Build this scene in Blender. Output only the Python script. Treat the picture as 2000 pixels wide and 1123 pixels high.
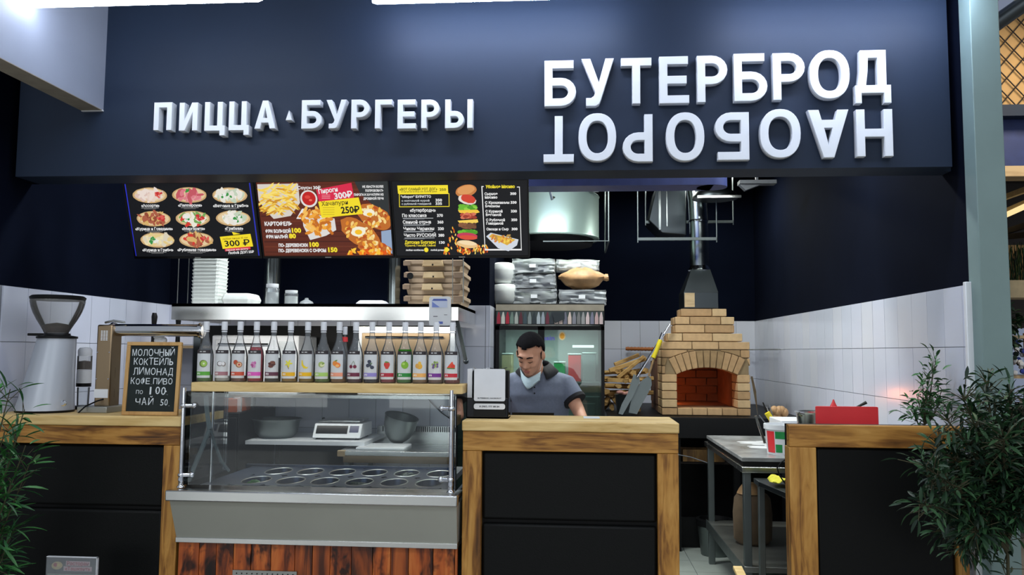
import bpy, bmesh, math, random
import numpy as np
from mathutils import Vector, Matrix
random.seed(7)
R = math.radians
scene = bpy.context.scene
for o in list(bpy.data.objects): bpy.data.objects.remove(o)

# ------------------------------------------------------------------ camera
F, YAW, PITCH, ROLL, EYE = 1588.0, 0.0767, 0.0789, 0.0063, 1.62
cy_, sy_, cp_, sp_ = math.cos(YAW), math.sin(YAW), math.cos(PITCH), math.sin(PITCH)
FW = Vector((-sy_*cp_, cy_*cp_, sp_)); _r = Vector((cy_, sy_, 0)); _u = _r.cross(FW)
RT = _r*math.cos(ROLL)+_u*math.sin(ROLL); UP = -_r*math.sin(ROLL)+_u*math.cos(ROLL)
cam_d = bpy.data.cameras.new('camera'); cam = bpy.data.objects.new('camera', cam_d)
scene.collection.objects.link(cam); scene.camera = cam
cam_d.sensor_width = 36; cam_d.lens = F/2000*36; cam_d.clip_start = .05
cam.matrix_world = Matrix(((RT.x, UP.x, -FW.x, 0), (RT.y, UP.y, -FW.y, 0), (RT.z, UP.z, -FW.z, EYE), (0, 0, 0, 1)))

# ------------------------------------------------------------------ world, lights, exposure
world = bpy.data.worlds.new('world'); scene.world = world; world.use_nodes = True
bg = world.node_tree.nodes['Background']; bg.inputs[0].default_value = (.80, .88, 1, 1); bg.inputs[1].default_value = .38
scene.view_settings.view_transform = 'Standard'; scene.view_settings.look = 'None'
scene.view_settings.exposure = 0.0; scene.view_settings.gamma = 1.0
scene.view_settings.use_curve_mapping = False
scene.cycles.use_denoising = True
scene.cycles.max_bounces = 10; scene.cycles.transparent_max_bounces = 24
scene.cycles.sample_clamp_indirect = 6
def area(name, loc, sx, sy, power, col=(1, 1, 1), rot=(0, 0, 0)):
    l = bpy.data.lights.new(name, 'AREA'); l.shape = 'RECTANGLE'; l.size = sx; l.size_y = sy; l.energy = power; l.color = col
    o = bpy.data.objects.new(name, l); scene.collection.objects.link(o); o.location = loc; o.rotation_euler = rot
    return o
# ceiling lamps of the hall, over and behind the camera
area('hall_lamp', (-1.8, .6, 4.3), 2.6, .5, 52, (.93, .97, 1))
area('hall_lamp', (1.8, .2, 4.3), 2.6, .5, 54, (.93, .97, 1))
area('hall_lamp', (0, -2.5, 4.3), 4.5, .6, 80, (.95, .98, 1))
# area lights added behind the camera for steel reflections and front fill
for wx, ww in ((-6.3, 2.8), (-3.1, 1.1), (.6, 2.0), (4.2, 2.6)):
    area('hall_fill', (wx, -8, 1.9), ww, 2.8, (26 if wx < 0 else 15)*ww, (.96, 1, 1), (R(90), 0, 0))
# ceiling lamps of the kitchen behind the fascia
area('kitchen_lamp', (-1.6, 4.85, 3.3), 1.4, .18, 50, (.9, .96, 1))
area('kitchen_lamp', (-.05, 5.85, 3.35), 1.2, .18, 62, (.95, 1, .95))
area('hood_fill', (-1.6, 5.12, 1.79), 1.6, .05, 6, (1, .96, .88), (R(18), 0, 0))  # added under the hood to brighten the space behind the bottles
area('kitchen_lamp', (1.2, 5.2, 3.3), .9, .18, 26, (.95, 1, .97))
area('kitchen_lamp', (1.1, 7.6, 3.3), .9, .18, 34, (.97, 1, .9))
# warm area light added beyond the column to brighten the lattice
area('lattice_fill', (3.6, 5.2, 4.2), 1.0, .6, 60, (1, .86, .66))

# ------------------------------------------------------------------ coordinates
def P(px, py, Y):
    d = FW*F+RT*(px-1000)-UP*(py-561.5); d = d*(Y/d.y); return Vector((d.x, d.y, d.z+EYE))
def XZ(x0, y0, x1, y1, Y):
    a = P(x0, y0, Y); b = P(x1, y1, Y); c = P(x0, y1, Y); d = P(x1, y0, Y)
    return (a.x+c.x)/2, (b.z+c.z)/2, (b.x+d.x)/2, (a.z+d.z)/2
S = lambda Y: Y/F

# ------------------------------------------------------------------ materials
def lin(c):
    return tuple(((v/12.92) if v <= .04045 else ((v+.055)/1.055)**2.4) for v in c[:3])
def rgb(r, g, b): return lin((r/255, g/255, b/255))
MATS = {}
def base(name):
    m = bpy.data.materials.new(name); m.use_nodes = True; nt = m.node_tree
    return m, nt, nt.nodes['Principled BSDF']
def node(nt, t, **k):
    n = nt.nodes.new(t)
    for a, v in k.items(): setattr(n, a, v)
    return n
def setp(p, col=None, rough=None, metal=None, spec=None):
    if col is not None: p.inputs['Base Color'].default_value = (*col, 1)
    if rough is not None: p.inputs['Roughness'].default_value = rough
    if metal is not None: p.inputs['Metallic'].default_value = metal
    if spec is not None: p.inputs['Specular IOR Level'].default_value = spec
def coords(nt, scale=(1, 1, 1), rnd=False):
    tc = node(nt, 'ShaderNodeTexCoord'); mp = node(nt, 'ShaderNodeMapping'); mp.inputs['Scale'].default_value = scale
    if rnd:
        oi = node(nt, 'ShaderNodeObjectInfo'); ml = node(nt, 'ShaderNodeMath', operation='MULTIPLY'); ml.inputs[1].default_value = 9
        ad = node(nt, 'ShaderNodeVectorMath', operation='ADD'); nt.links.new(oi.outputs['Random'], ml.inputs[0])
        nt.links.new(tc.outputs['Object'], ad.inputs[0]); nt.links.new(ml.outputs[0], ad.inputs[1]); nt.links.new(ad.outputs[0], mp.inputs['Vector'])
    else: nt.links.new(tc.outputs['Object'], mp.inputs['Vector'])
    return mp.outputs['Vector']
def ramp(nt, fac, stops):
    r = node(nt, 'ShaderNodeValToRGB'); e = r.color_ramp.elements
    while len(e) < len(stops): e.new(.5)
    for i, (p, c) in enumerate(stops): e[i].position = p; e[i].color = (*c, 1)
    nt.links.new(fac, r.inputs['Fac']); return r.outputs['Color']
def noise(nt, vec, scale, detail=3, rough=.5, dist=0):
    n = node(nt, 'ShaderNodeTexNoise'); n.inputs['Scale'].default_value = scale; n.inputs['Detail'].default_value = detail
    n.inputs['Roughness'].default_value = rough; n.inputs['Distortion'].default_value = dist
    nt.links.new(vec, n.inputs['Vector']); return n.outputs['Fac']
def bump(nt, p, fac, strength, dist=.002):
    b = node(nt, 'ShaderNodeBump'); b.inputs['Strength'].default_value = strength; b.inputs['Distance'].default_value = dist
    nt.links.new(fac, b.inputs['Height']); nt.links.new(b.outputs['Normal'], p.inputs['Normal'])
def plain(name, col, rough=.5, metal=0, spec=.5, var=.12, ns=14, bmp=.0, sc=(1, 1, 1)):
    if name in MATS: return MATS[name]
    m, nt, p = base(name); setp(p, col, rough, metal, spec)
    v = coords(nt, sc); n = noise(nt, v, ns)
    c = ramp(nt, n, [(.3, tuple(x*(1-var) for x in col)), (.7, tuple(min(1, x*(1+var)) for x in col))])
    nt.links.new(c, p.inputs['Base Color'])
    if bmp: bump(nt, p, n, bmp)
    MATS[name] = m; return m
def wood(name, cols, axis='x', scale=1, rough=.5, char=False):
    m, nt, p = base(name); setp(p, None, rough, 0, .4)
    sc = {'x': (1.3, 14, 14), 'z': (14, 14, 1.3), 'y': (14, 1.3, 14)}[axis]
    v = coords(nt, tuple(s*scale for s in sc), True)
    n = noise(nt, v, 1.7, 4, .6, 1.2)
    v2 = coords(nt, tuple((s**.5)*scale*1.6 for s in sc), True); n2 = noise(nt, v2, 1.3, 3, .55, .6)
    mx = node(nt, 'ShaderNodeMath', operation='MULTIPLY_ADD'); mx.inputs[1].default_value = .55
    nt.links.new(n, mx.inputs[0])
    m2 = node(nt, 'ShaderNodeMath', operation='MULTIPLY'); m2.inputs[1].default_value = .5
    nt.links.new(n2, m2.inputs[0]); nt.links.new(m2.outputs[0], mx.inputs[2])
    c = ramp(nt, mx.outputs[0], cols)
    if char:
        n3 = noise(nt, coords(nt, (7, 7, 4), True), 1.6, 3, .6, .5); k3 = ramp(nt, n3, [(.40, (.10, .08, .08)), (.52, (1, 1, 1))])
        mm = node(nt, 'ShaderNodeMix', data_type='RGBA', blend_type='MULTIPLY'); mm.inputs[0].default_value = 1
        nt.links.new(c, mm.inputs[6]); nt.links.new(k3, mm.inputs[7]); c = mm.outputs[2]
    nt.links.new(c, p.inputs['Base Color'])
    bump(nt, p, n, .25, .002)
    MATS[name] = m; return m
def rampc(*a): return [(p, rgb(*c)) for p, c in a]
for ax in 'xyz':
    wood('edge_'+ax, rampc((.33, (140, 100, 48)), (.42, (206, 170, 104)), (.6, (234, 204, 142))), ax)
    wood('scorch_'+ax, rampc((.36, (60, 34, 12)), (.46, (132, 86, 34)), (.54, (180, 128, 58)), (.66, (202, 152, 78))), ax)
    wood('dark_'+ax, rampc((.38, (48, 30, 14)), (.5, (104, 74, 38)), (.64, (150, 114, 62))), ax)
wood('burnt', rampc((.38, (18, 11, 8)), (.45, (110, 48, 18)), (.53, (186, 92, 38)), (.68, (226, 140, 70))), 'z', .55, .35, True)
wood('burnt_dark', rampc((.43, (12, 9, 8)), (.50, (80, 36, 16)), (.58, (160, 78, 32)), (.7, (200, 112, 54))), 'z', .5, .35)
wood('oak', rampc((.3, (160, 116, 62)), (.6, (202, 160, 100))), 'z')
wood('pale_wood', rampc((.35, (150, 120, 84)), (.6, (196, 172, 134))), 'x')
wood('firewood', rampc((.35, (92, 66, 34)), (.5, (168, 132, 78)), (.65, (200, 166, 108))), 'x', 1, .8)
M = MATS
plain('navy', rgb(22, 37, 58), .6, 0, .3, var=.06, ns=3)
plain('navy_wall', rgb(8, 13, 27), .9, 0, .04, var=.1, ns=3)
plain('black_ceiling', rgb(9, 10, 14), .8)
plain('beam_bluelit', rgb(58, 68, 120), .5)  # blue light on the kitchen beam put into its colour
plain('beam_grey', rgb(150, 158, 176), .6, var=.04, ns=3)
plain('beam_under', rgb(148, 140, 124), .6)
plain('column', rgb(122, 144, 142), .6, var=.05, ns=5)
plain('tile', rgb(206, 210, 226), .16, var=.02, ns=2)
plain('tile_b', rgb(202, 207, 222), .16, var=.02, ns=2)
plain('tile_c', rgb(209, 212, 224), .2, var=.02, ns=2)
plain('grout', rgb(120, 124, 132), .8)
plain('floor_tile', rgb(168, 176, 170), .35, var=.08, ns=6)
plain('hall_floor', rgb(150, 146, 138), .3, var=.1, ns=4)
plain('white_sign', rgb(228, 233, 240), .35, var=.02)
plain('white', rgb(225, 228, 232), .4, var=.03)
plain('foam', rgb(228, 232, 228), .6, var=.03, ns=30)
plain('black', rgb(10, 11, 13), .5, 0, .25, var=.1)
plain('black_gloss', rgb(12, 12, 15), .12)
plain('leatherette', rgb(8, 10, 10), .55, 0, .2, var=.12, ns=180, bmp=.25)
plain('tray_grey', rgb(136, 142, 138), .6)
plain('grey_plastic', rgb(110, 114, 120), .4)
plain('silver_plastic', rgb(188, 194, 204), .3, .25, var=.03, ns=2)
plain('cardboard', rgb(158, 136, 112), .8, var=.08, ns=8)
plain('cardboard_in', rgb(120, 100, 82), .85)
plain('brick_a', rgb(192, 158, 116), .85, var=.1, ns=22, bmp=.3)
plain('brick_b', rgb(176, 142, 102), .85, var=.12, ns=22, bmp=.3)
plain('brick_c', rgb(200, 170, 128), .85, var=.1, ns=22, bmp=.3)
plain('brick_soot', rgb(150, 122, 86), .9, var=.2, ns=16, bmp=.3)
plain('mortar', rgb(140, 120, 90), .95)
plain('red', rgb(232, 58, 62), .35, var=.03)
plain('red_dark', rgb(160, 28, 36), .4)
plain('green', rgb(24, 140, 70), .4)
plain('yellow', rgb(226, 206, 30), .45)
plain('yellow_cloth', rgb(206, 200, 60), .9, ns=40, bmp=.3)
plain('skin', rgb(206, 152, 124), .55, var=.05, ns=9)
plain('skin_lip', rgb(178, 108, 96), .5)
plain('hair', rgb(12, 11, 15), .85, 0, .15, var=.3, ns=60, bmp=.6)
plain('polo', rgb(104, 112, 130), .85, var=.07, ns=60, bmp=.2)
plain('polo_trim', rgb(14, 15, 22), .85)
plain('mask', rgb(186, 208, 216), .8, var=.03)
plain('trousers', rgb(28, 30, 38), .9)
plain('marble', rgb(150, 152, 152), .25, var=.45, ns=5)
plain('bag_brown', rgb(172, 134, 92), .55, var=.25, ns=16, bmp=.4)
plain('sack', rgb(86, 70, 52), .9, var=.2)
plain('coffee', rgb(58, 32, 20), .8, var=.4, ns=150, bmp=.5)
plain('chalk', rgb(222, 226, 228), .9, var=.1, ns=200)
plain('chalk_board', rgb(40, 46, 45), .9, 0, .2, var=.12, ns=10)
plain('stem', rgb(64, 62, 40), .8)
plain('leaf_a', rgb(34, 62, 40), .5, 0, .3, var=.2)
plain('leaf_b', rgb(52, 88, 54), .5, 0, .3, var=.2)
plain('leaf_c', rgb(24, 44, 32), .5, 0, .3, var=.2)
plain('leaf_green', rgb(52, 112, 52), .45, var=.25)
plain('leaf_bamboo', rgb(36, 84, 46), .45, var=.25)
plain('pot', rgb(150, 148, 140), .7)
plain('orange_wood', rgb(176, 104, 48), .6)
plain('lattice_panel', rgb(176, 140, 88), .7, var=.12, ns=5)
plain('cream', rgb(196, 178, 140), .6)
plain('dark_brown', rgb(34, 24, 18), .7)
plain('brown_reed', rgb(58, 84, 40), .8)
plain('screen_blue', rgb(40, 60, 150), .3)
plain('plant_soil', rgb(50, 38, 28), .9)
plain('lcd', rgb(36, 42, 88), .2)
plain('terracotta', rgb(150, 76, 46), .6)
def metal(name, col, rough, ns=60, sc=(1, 1, 1), var=.12, an=.0):
    m, nt, p = base(name); setp(p, col, rough, 1)
    v = coords(nt, sc); n = noise(nt, v, ns, 3)
    r = node(nt, 'ShaderNodeMapRange'); r.inputs[3].default_value = max(.02, rough-.08); r.inputs[4].default_value = rough+.1
    nt.links.new(n, r.inputs[0]); nt.links.new(r.outputs[0], p.inputs['Roughness'])
    MATS[name] = m; return m
metal('steel', rgb(204, 206, 204), .24, 4, (.3, 3, 3))
metal('steel_hood', rgb(226, 226, 222), .14, 2, (.3, 3, 3))
plain('steel_front', rgb(176, 178, 168), .4, .5, .5, .05, 2)
metal('steel_dull', rgb(160, 162, 158), .42, 4, (.3, 3, 3))
metal('steel_dark', rgb(84, 90, 94), .35, 4)
metal('steel_deck', rgb(60, 72, 96), .35, 4)
metal('chrome', rgb(220, 222, 226), .08)
metal('duct', rgb(168, 176, 176), .2, 5)
metal('drum', rgb(160, 182, 176), .34, 3)
MATS['drum'].node_tree.nodes['Principled BSDF'].inputs['Metallic'].default_value = .6
metal('galv', rgb(120, 128, 128), .45, 25)
metal('bronze', rgb(150, 130, 104), .3, 20, (6, 6, .3))
def glass(name, tint, amount=0.0, rough=.02, fres=1.25, body=(.9, .95, 1)):
    """thin clear sheet: transparent tinted + fresnel reflection (+ a little body colour)"""
    m = bpy.data.materials.new(name); m.use_nodes = True; nt = m.node_tree; nt.nodes.clear()
    out = node(nt, 'ShaderNodeOutputMaterial'); tr = node(nt, 'ShaderNodeBsdfTransparent'); gl = node(nt, 'ShaderNodeBsdfGlossy')
    tr.inputs[0].default_value = (*tint, 1); gl.inputs['Roughness'].default_value = rough
    df = node(nt, 'ShaderNodeBsdfDiffuse'); df.inputs[0].default_value = (*body, 1)
    m1 = node(nt, 'ShaderNodeMixShader'); m1.inputs[0].default_value = amount
    fr = node(nt, 'ShaderNodeFresnel'); fr.inputs[0].default_value = fres
    m2 = node(nt, 'ShaderNodeMixShader')
    L = nt.links.new
    L(tr.outputs[0], m1.inputs[1]); L(df.outputs[0], m1.inputs[2])
    L(fr.outputs[0], m2.inputs[0]); L(m1.outputs[0], m2.inputs[1]); L(gl.outputs[0], m2.inputs[2]); L(m2.outputs[0], out.inputs[0])
    MATS[name] = m; return m
glass('glass', (.93, .96, .96), .015, fres=1.35)
glass('glass_bottle', (.97, .98, .99), .10, .05, 1.22, body=(.8, .86, .9))
glass('glass_hopper', (.90, .90, .89), .16, .08, 1.3, body=rgb(206, 204, 200))
glass('glass_door', (.62, .74, .70), .10, .02, 1.7, body=rgb(120, 140, 132))
glass('film', (.85, .88, .86), .22, .3, 1.25)
glass('acrylic', (.9, .92, .94), .12, .03, 1.4)
glass('hose', (.55, .62, .64), .45, .1, 1.4, body=rgb(130, 145, 150))
def syrup(c):
    n = 'syrup_%d_%d_%d' % c
    if n not in MATS: glass(n, rgb(*c), .35, .05, 1.2, body=rgb(*c))
    return MATS[n]
def emis(name, col, s):
    m = bpy.data.materials.new(name); m.use_nodes = True; nt = m.node_tree; nt.nodes.clear()
    out = node(nt, 'ShaderNodeOutputMaterial'); e = node(nt, 'ShaderNodeEmission'); e.inputs[0].default_value = (*col, 1); e.inputs[1].default_value = s
    nt.links.new(e.outputs[0], out.inputs[0]); MATS[name] = m; return m
emis('tube_light', (.80, .87, 1), 34)
emis('tube_light_b', (.72, .80, 1), 62)
emis('warm_strip', rgb(255, 222, 160), 1.1)
emis('fridge_led', (.95, 1, .97), 3)
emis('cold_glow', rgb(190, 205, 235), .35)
def attr_mat(name, emit):
    m, nt, p = base(name); a = node(nt, 'ShaderNodeAttribute'); a.attribute_name = 'Col'
    if emit:
        setp(p, (.01, .01, .01), .25); nt.links.new(a.outputs['Color'], p.inputs['Emission Color']); p.inputs['Emission Strength'].default_value = emit
    else:
        nt.links.new(a.outputs['Color'], p.inputs['Base Color']); p.inputs['Roughness'].default_value = .5
    MATS[name] = m
attr_mat('screen_image', .92); attr_mat('print', 0)

# ------------------------------------------------------------------ mesh builders
COL = scene.collection
class MB:
    def __init__(s): s.bm = bmesh.new(); s.mats = []; s.cur = 0
    def mat(s, m):
        m = M[m] if isinstance(m, str) else m
        if m not in s.mats: s.mats.append(m)
        s.cur = s.mats.index(m); return s
    def _f(s, fs):
        for f in fs: f.material_index = s.cur
    def box(s, x0, y0, z0, x1, y1, z1, mx=None):
        vs = [s.bm.verts.new((x, y, z)) for x in (x0, x1) for y in (y0, y1) for z in (z0, z1)]
        if mx is not None:
            for v in vs: v.co = mx @ v.co
        q = [(0, 1, 3, 2), (4, 6, 7, 5), (0, 4, 5, 1), (2, 3, 7, 6), (0, 2, 6, 4), (1, 5, 7, 3)]
        s._f([s.bm.faces.new([vs[i] for i in f]) for f in q]); return s
    def obox(s, c, sx, sy, sz, mx=None):
        m = Matrix.Translation(c) @ (mx.to_4x4() if mx is not None else Matrix())
        return s.box(-sx/2, -sy/2, -sz/2, sx/2, sy/2, sz/2, m)
    def bar(s, a, b, w, h=None):
        a = Vector(a); b = Vector(b); h = h or w; d = b-a; q = d.to_track_quat('Z', 'Y').to_matrix().to_4x4()
        return s.box(-w/2, -h/2, 0, w/2, h/2, d.length, Matrix.Translation(a) @ q)
    def rings(s, rings, closed=True, cap=True):
        vr = [[s.bm.verts.new(p) for p in r] for r in rings]; n = len(vr[0]); fs = []
        for a, b in zip(vr, vr[1:]):
            for i in range(n if closed else n-1):
                j = (i+1) % n; fs.append(s.bm.faces.new((a[i], a[j], b[j], b[i])))
        if cap and closed: fs.append(s.bm.faces.new(vr[0][::-1])); fs.append(s.bm.faces.new(vr[-1]))
        s._f(fs); return s
    def tube(s, pts, r, n=8, cap=True):
        pts = [Vector(p) for p in pts]; rr = r if isinstance(r, (list, tuple)) else [r]*len(pts); out = []; prev = None
        for i, p in enumerate(pts):
            d = (pts[min(i+1, len(pts)-1)]-pts[max(i-1, 0)]).normalized()
            if prev is None: prev = d.orthogonal().normalized()
            u = (prev-d*prev.dot(d)).normalized(); prev = u; v = d.cross(u)
            out.append([p+(u*math.cos(2*math.pi*k/n)+v*math.sin(2*math.pi*k/n))*rr[i] for k in range(n)])
        return s.rings(out, cap=cap)
    def lathe(s, prof, c=(0, 0, 0), n=20, cap=True, sx=1, sy=1, mx=None):
        c = Vector(c); out = []
        for r, z in prof:
            ring = [Vector((math.cos(2*math.pi*k/n)*r*sx, math.sin(2*math.pi*k/n)*r*sy, z)) for k in range(n)]
            if mx is not None: ring = [mx @ v for v in ring]
            out.append([c+v for v in ring])
        return s.rings(out, cap=cap)
    def prism(s, pts, y0, y1):
        """polygon of (x,z) extruded along y"""
        a = [s.bm.verts.new((x, y0, z)) for x, z in pts]; b = [s.bm.verts.new((x, y1, z)) for x, z in pts]; n = len(a)
        fs = [s.bm.faces.new(a), s.bm.faces.new(b[::-1])]
        for i in range(n): j = (i+1) % n; fs.append(s.bm.faces.new((a[j], a[i], b[i], b[j])))
        s._f(fs); return s
    def xprism(s, pts, x0, x1):
        """polygon of (y,z) extruded along x"""
        a = [s.bm.verts.new((x0, y, z)) for y, z in pts]; b = [s.bm.verts.new((x1, y, z)) for y, z in pts]; n = len(a)
        fs = [s.bm.faces.new(a), s.bm.faces.new(b[::-1])]
        for i in range(n): j = (i+1) % n; fs.append(s.bm.faces.new((a[j], a[i], b[i], b[j])))
        s._f(fs); return s
    def ball(s, c, rx, ry=None, rz=None, mx=None, u=14, v=9):
        ry = ry or rx; rz = rz or rx
        T = Matrix.Translation(c) @ (mx.to_4x4() if mx is not None else Matrix()) @ Matrix.Diagonal((rx, ry, rz, 1))
        r = bmesh.ops.create_uvsphere(s.bm, u_segments=u, v_segments=v, radius=1, matrix=T)
        fs = {f for w in r['verts'] for f in w.link_faces}; s._f(fs); return s
    def mesh(s, name='mesh', smooth=40):
        bmesh.ops.recalc_face_normals(s.bm, faces=s.bm.faces)
        me = bpy.data.meshes.new(name); s.bm.to_mesh(me); s.bm.free()
        for m in s.mats: me.materials.append(m)
        if smooth:
            me.shade_smooth(); me.set_sharp_from_angle(angle=R(smooth))
        return me
def wloc(o):
    v = Vector((0, 0, 0))
    while o is not None: v = v+Vector(o.location); o = o.parent
    return v
def link(name, me, parent=None, loc=None, world=True, bevel=0, seg=2):
    """loc None: mesh is in world coordinates, the origin goes to the base centre (or stays at the parent's)"""
    o = bpy.data.objects.new(name, me); COL.objects.link(o)
    if parent is not None: o.parent = parent
    if world:
        pw = wloc(parent) if parent is not None else Vector((0, 0, 0))
        cs = np.empty(len(me.vertices)*3); me.vertices.foreach_get('co', cs); cs = cs.reshape(-1, 3)
        lo, hi = cs.min(0), cs.max(0); b = Vector(((lo[0]+hi[0])/2, (lo[1]+hi[1])/2, lo[2]))
        if loc is not None: b = Vector(loc)
        me.transform(Matrix.Translation(-b)); o.location = b-pw
    elif loc is not None: o.location = loc
    if bevel:
        md = o.modifiers.new('bevel', 'BEVEL'); md.width = bevel; md.segments = seg; md.limit_method = 'ANGLE'; md.angle_limit = R(40)
    return o
def tag(o, label=None, cat=None, group=None, kind=None):
    if label: o['label'] = label
    if cat: o['category'] = cat
    if group: o['group'] = group
    if kind: o['kind'] = kind
    return o
def thing(name, label, cat, loc, group=None):
    o = bpy.data.objects.new(name, None); COL.objects.link(o); o.location = loc; o.empty_display_size = .1
    return tag(o, label, cat, group)
def part(name, mb, parent, m=None, bevel=0, world=True, loc=None, label=None, smooth=40):
    if m: mb.mats = [M[m] if isinstance(m, str) else m] if len(mb.mats) <= 1 else mb.mats
    o = link(name, mb.mesh(name, smooth), parent, loc, world, bevel)
    if label: o['label'] = label
    return o
def solo(name, mb, label, cat, group=None, m=None, bevel=0):
    if m: mb.mats = [M[m]]
    return tag(link(name, mb.mesh(name), None, None, True, bevel), label, cat, group)
def struct(name, mb, m=None, bevel=0):
    if m: mb.mats = [M[m]]
    return tag(link(name, mb.mesh(name), None, None, True, bevel), kind='structure')
def dup(root, loc=None, rot=None, label=None, parent=None, s=None):
    r = root.copy(); COL.objects.link(r); r.parent = parent if parent else root.parent
    if loc is not None: r.location = loc
    if rot is not None: r.rotation_euler = rot
    if s is not None: r.scale = s
    if label: r['label'] = label
    for ch in list(root.children): dup(ch, parent=r)
    return r
def pbox(x0, y0, x1, y1, Ya, Yb, mb=None, grow=0):
    a, b, c, d = XZ(x0, y0, x1, y1, Ya); mb = mb or MB()
    return mb.box(a-grow, Ya, b-grow, c+grow, Yb, d+grow)

# text -> mesh pieces
_tc = {}
def glyphs(txt, bold=0.0, shear=0):
    k = (txt, bold, shear)
    if k in _tc: return _tc[k]
    c = bpy.data.curves.new('t', 'FONT'); c.body = txt; c.resolution_u = 2; c.size = 1; c.offset = bold; c.shear = shear
    o = bpy.data.objects.new('t', c); COL.objects.link(o); dg = bpy.context.evaluated_depsgraph_get(); dg.update()
    me = o.evaluated_get(dg).to_mesh()
    vs = np.array([v.co[:2] for v in me.vertices]) if len(me.vertices) else np.zeros((1, 2)); fs = [tuple(p.vertices) for p in me.polygons]
    o.evaluated_get(dg).to_mesh_clear(); bpy.data.objects.remove(o); bpy.data.curves.remove(c)
    _tc[k] = (vs, fs); return _tc[k]
class Pic:
    """flat print: coloured polygons on stacked layers in (u,v), written to one mesh"""
    def __init__(s, dz=.0005): s.v = []; s.f = []; s.c = []; s.dz = dz; s.L = 0
    def poly(s, pts, col, L=None):
        s.L += 1; L = s.L if L is None else L; b = len(s.v); s.v += [(p[0], p[1], L) for p in pts]
        s.f.append(tuple(range(b, b+len(pts)))); s.c.append(rgb(*col))
    def rect(s, x0, y0, x1, y1, col, L=None): s.poly([(x0, y0), (x1, y0), (x1, y1), (x0, y1)], col, L)
    def ell(s, cx, cy, rx, ry, col, n=18, rot=0, jit=0, L=None):
        c, sn = math.cos(rot), math.sin(rot); pts = []
        for k in range(n):
            a = 2*math.pi*k/n; j = 1+random.uniform(-jit, jit); x = math.cos(a)*rx*j; y = math.sin(a)*ry*j
            pts.append((cx+x*c-y*sn, cy+x*sn+y*c))
        s.poly(pts, col, L)
    def text(s, txt, x, y, h, col, w=None, align='l', bold=.012, shear=0, L=None, rot=0):
        vs, fs = glyphs(txt, bold, shear); x0, x1 = vs[:, 0].min(), vs[:, 0].max()
        sc = h/.72; sx = sc if w is None else w/(x1-x0+1e-6)
        ox = {'l': x, 'c': x-(x1-x0)*sx/2, 'r': x-(x1-x0)*sx}[align]
        s.L += 1; L = s.L if L is None else L; b = len(s.v); c, sn = math.cos(rot), math.sin(rot)
        for vx, vy in vs:
            X = ox+(vx-x0)*sx-x; Y = vy*sc; s.v.append((x+X*c-Y*sn, y+X*sn+Y*c, L))
        for f in fs: s.f.append(tuple(b+i for i in f)); s.c.append(rgb(*col))
    def mesh(s, name, mx, mat, squash=None):
        me = bpy.data.meshes.new(name); top = max(s.L, 1); dz = s.dz if not squash else squash/top
        me.from_pydata([mx @ Vector((a, b, L*dz)) for a, b, L in s.v], [], s.f)
        at = me.color_attributes.new('Col', 'FLOAT_COLOR', 'CORNER'); i = 0
        data = []
        for p, c in zip(me.polygons, s.c): data += [c[0], c[1], c[2], 1]*p.loop_total
        at.data.foreach_set('color', data); me.materials.append(M[mat]); return me
def facing(o, right, up):
    """matrix whose x,y lie in a plane and z points to the viewer side"""
    r = Vector(right).normalized(); u = Vector(up).normalized(); n = r.cross(u)
    return Matrix(((r.x, u.x, n.x, o[0]), (r.y, u.y, n.y, o[1]), (r.z, u.z, n.z, o[2]), (0, 0, 0, 1)))
def bake(name, mb, mods, mat):
    me = mb.mesh(name, 0); o = bpy.data.objects.new('t', me); COL.objects.link(o)
    for t, kw in mods:
        md = o.modifiers.new(t, t)
        for k, v in kw.items(): setattr(md, k, v)
    dg = bpy.context.evaluated_depsgraph_get(); dg.update()
    r = bpy.data.meshes.new_from_object(o.evaluated_get(dg)); bpy.data.objects.remove(o)
    r.materials.clear(); r.materials.append(M[mat]); r.shade_smooth(); return r

# ================================================================== THE SETTING
XL, XR, YBL, YBR, ZT, ZC = -3.045, 1.895, 5.905, 8.715, 1.957, 3.5
XP = P(955, 700, YBL).x          # free end of the left back wall
struct('floor', MB().mat('hall_floor').box(-7, -5, -.1, 7, 12, 0))
# kitchen floor: separate tiles
kf = struct('floor_kitchen', MB().mat('grout').box(-.6, 4.5, 0, XR-.005, 8.7, .004))
tm = MB().mat('floor_tile').box(-.164, -.164, 0, .164, .164, .008).mesh('floor_tile')
for i in range(7):
    for j in range(10):
        link('tile', tm, kf, Vector((-.3+i*.333+.03, 4.72+j*.333, .003))-kf.location, world=False)
struct('ceiling_kitchen', MB().mat('black_ceiling').box(XL-.1, 4.3, ZC, XR+.1, 8.9, ZC+.1))
def two_tone_wall(name, x0, y0, x1, y1, tz=ZT):  # grout backing up to the tile top, navy paint above
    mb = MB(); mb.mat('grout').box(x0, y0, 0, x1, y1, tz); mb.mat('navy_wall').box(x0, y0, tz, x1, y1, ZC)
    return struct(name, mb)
TW, TH, TD = .2, .3, .009
def tile_mesh(w, h, m):
    return MB().mat(m).box(-w/2+.0016, -TD, -h/2+.0016, w/2-.0016, 0, h/2-.0016).mesh('tile', 0)
TM = [tile_mesh(TW, TH, m) for m in ('tile', 'tile_b', 'tile', 'tile_c')]
_part = {}
def lay(wall, fn, rot, n, rows, first=0, lastw=None):
    for r in range(rows):
        for k in range(n):
            w = lastw if (lastw and k == n-1) else None
            me = random.choice(TM)
            if w:
                if w not in _part: _part[w] = tile_mesh(w, TH, 'tile')
                me = _part[w]
            p = fn(k, r, w or TW)
            o = link('tile', me, wall, Vector(p)-wall.location, world=False)
            o.rotation_euler = (R(random.uniform(-.15, .15)), 0, rot+R(random.uniform(-.25, .25)))
wl = two_tone_wall('wall_left', XL-.15, 4.0, XL, YBL+.15)
Y0 = YBL-.2*9
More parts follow.
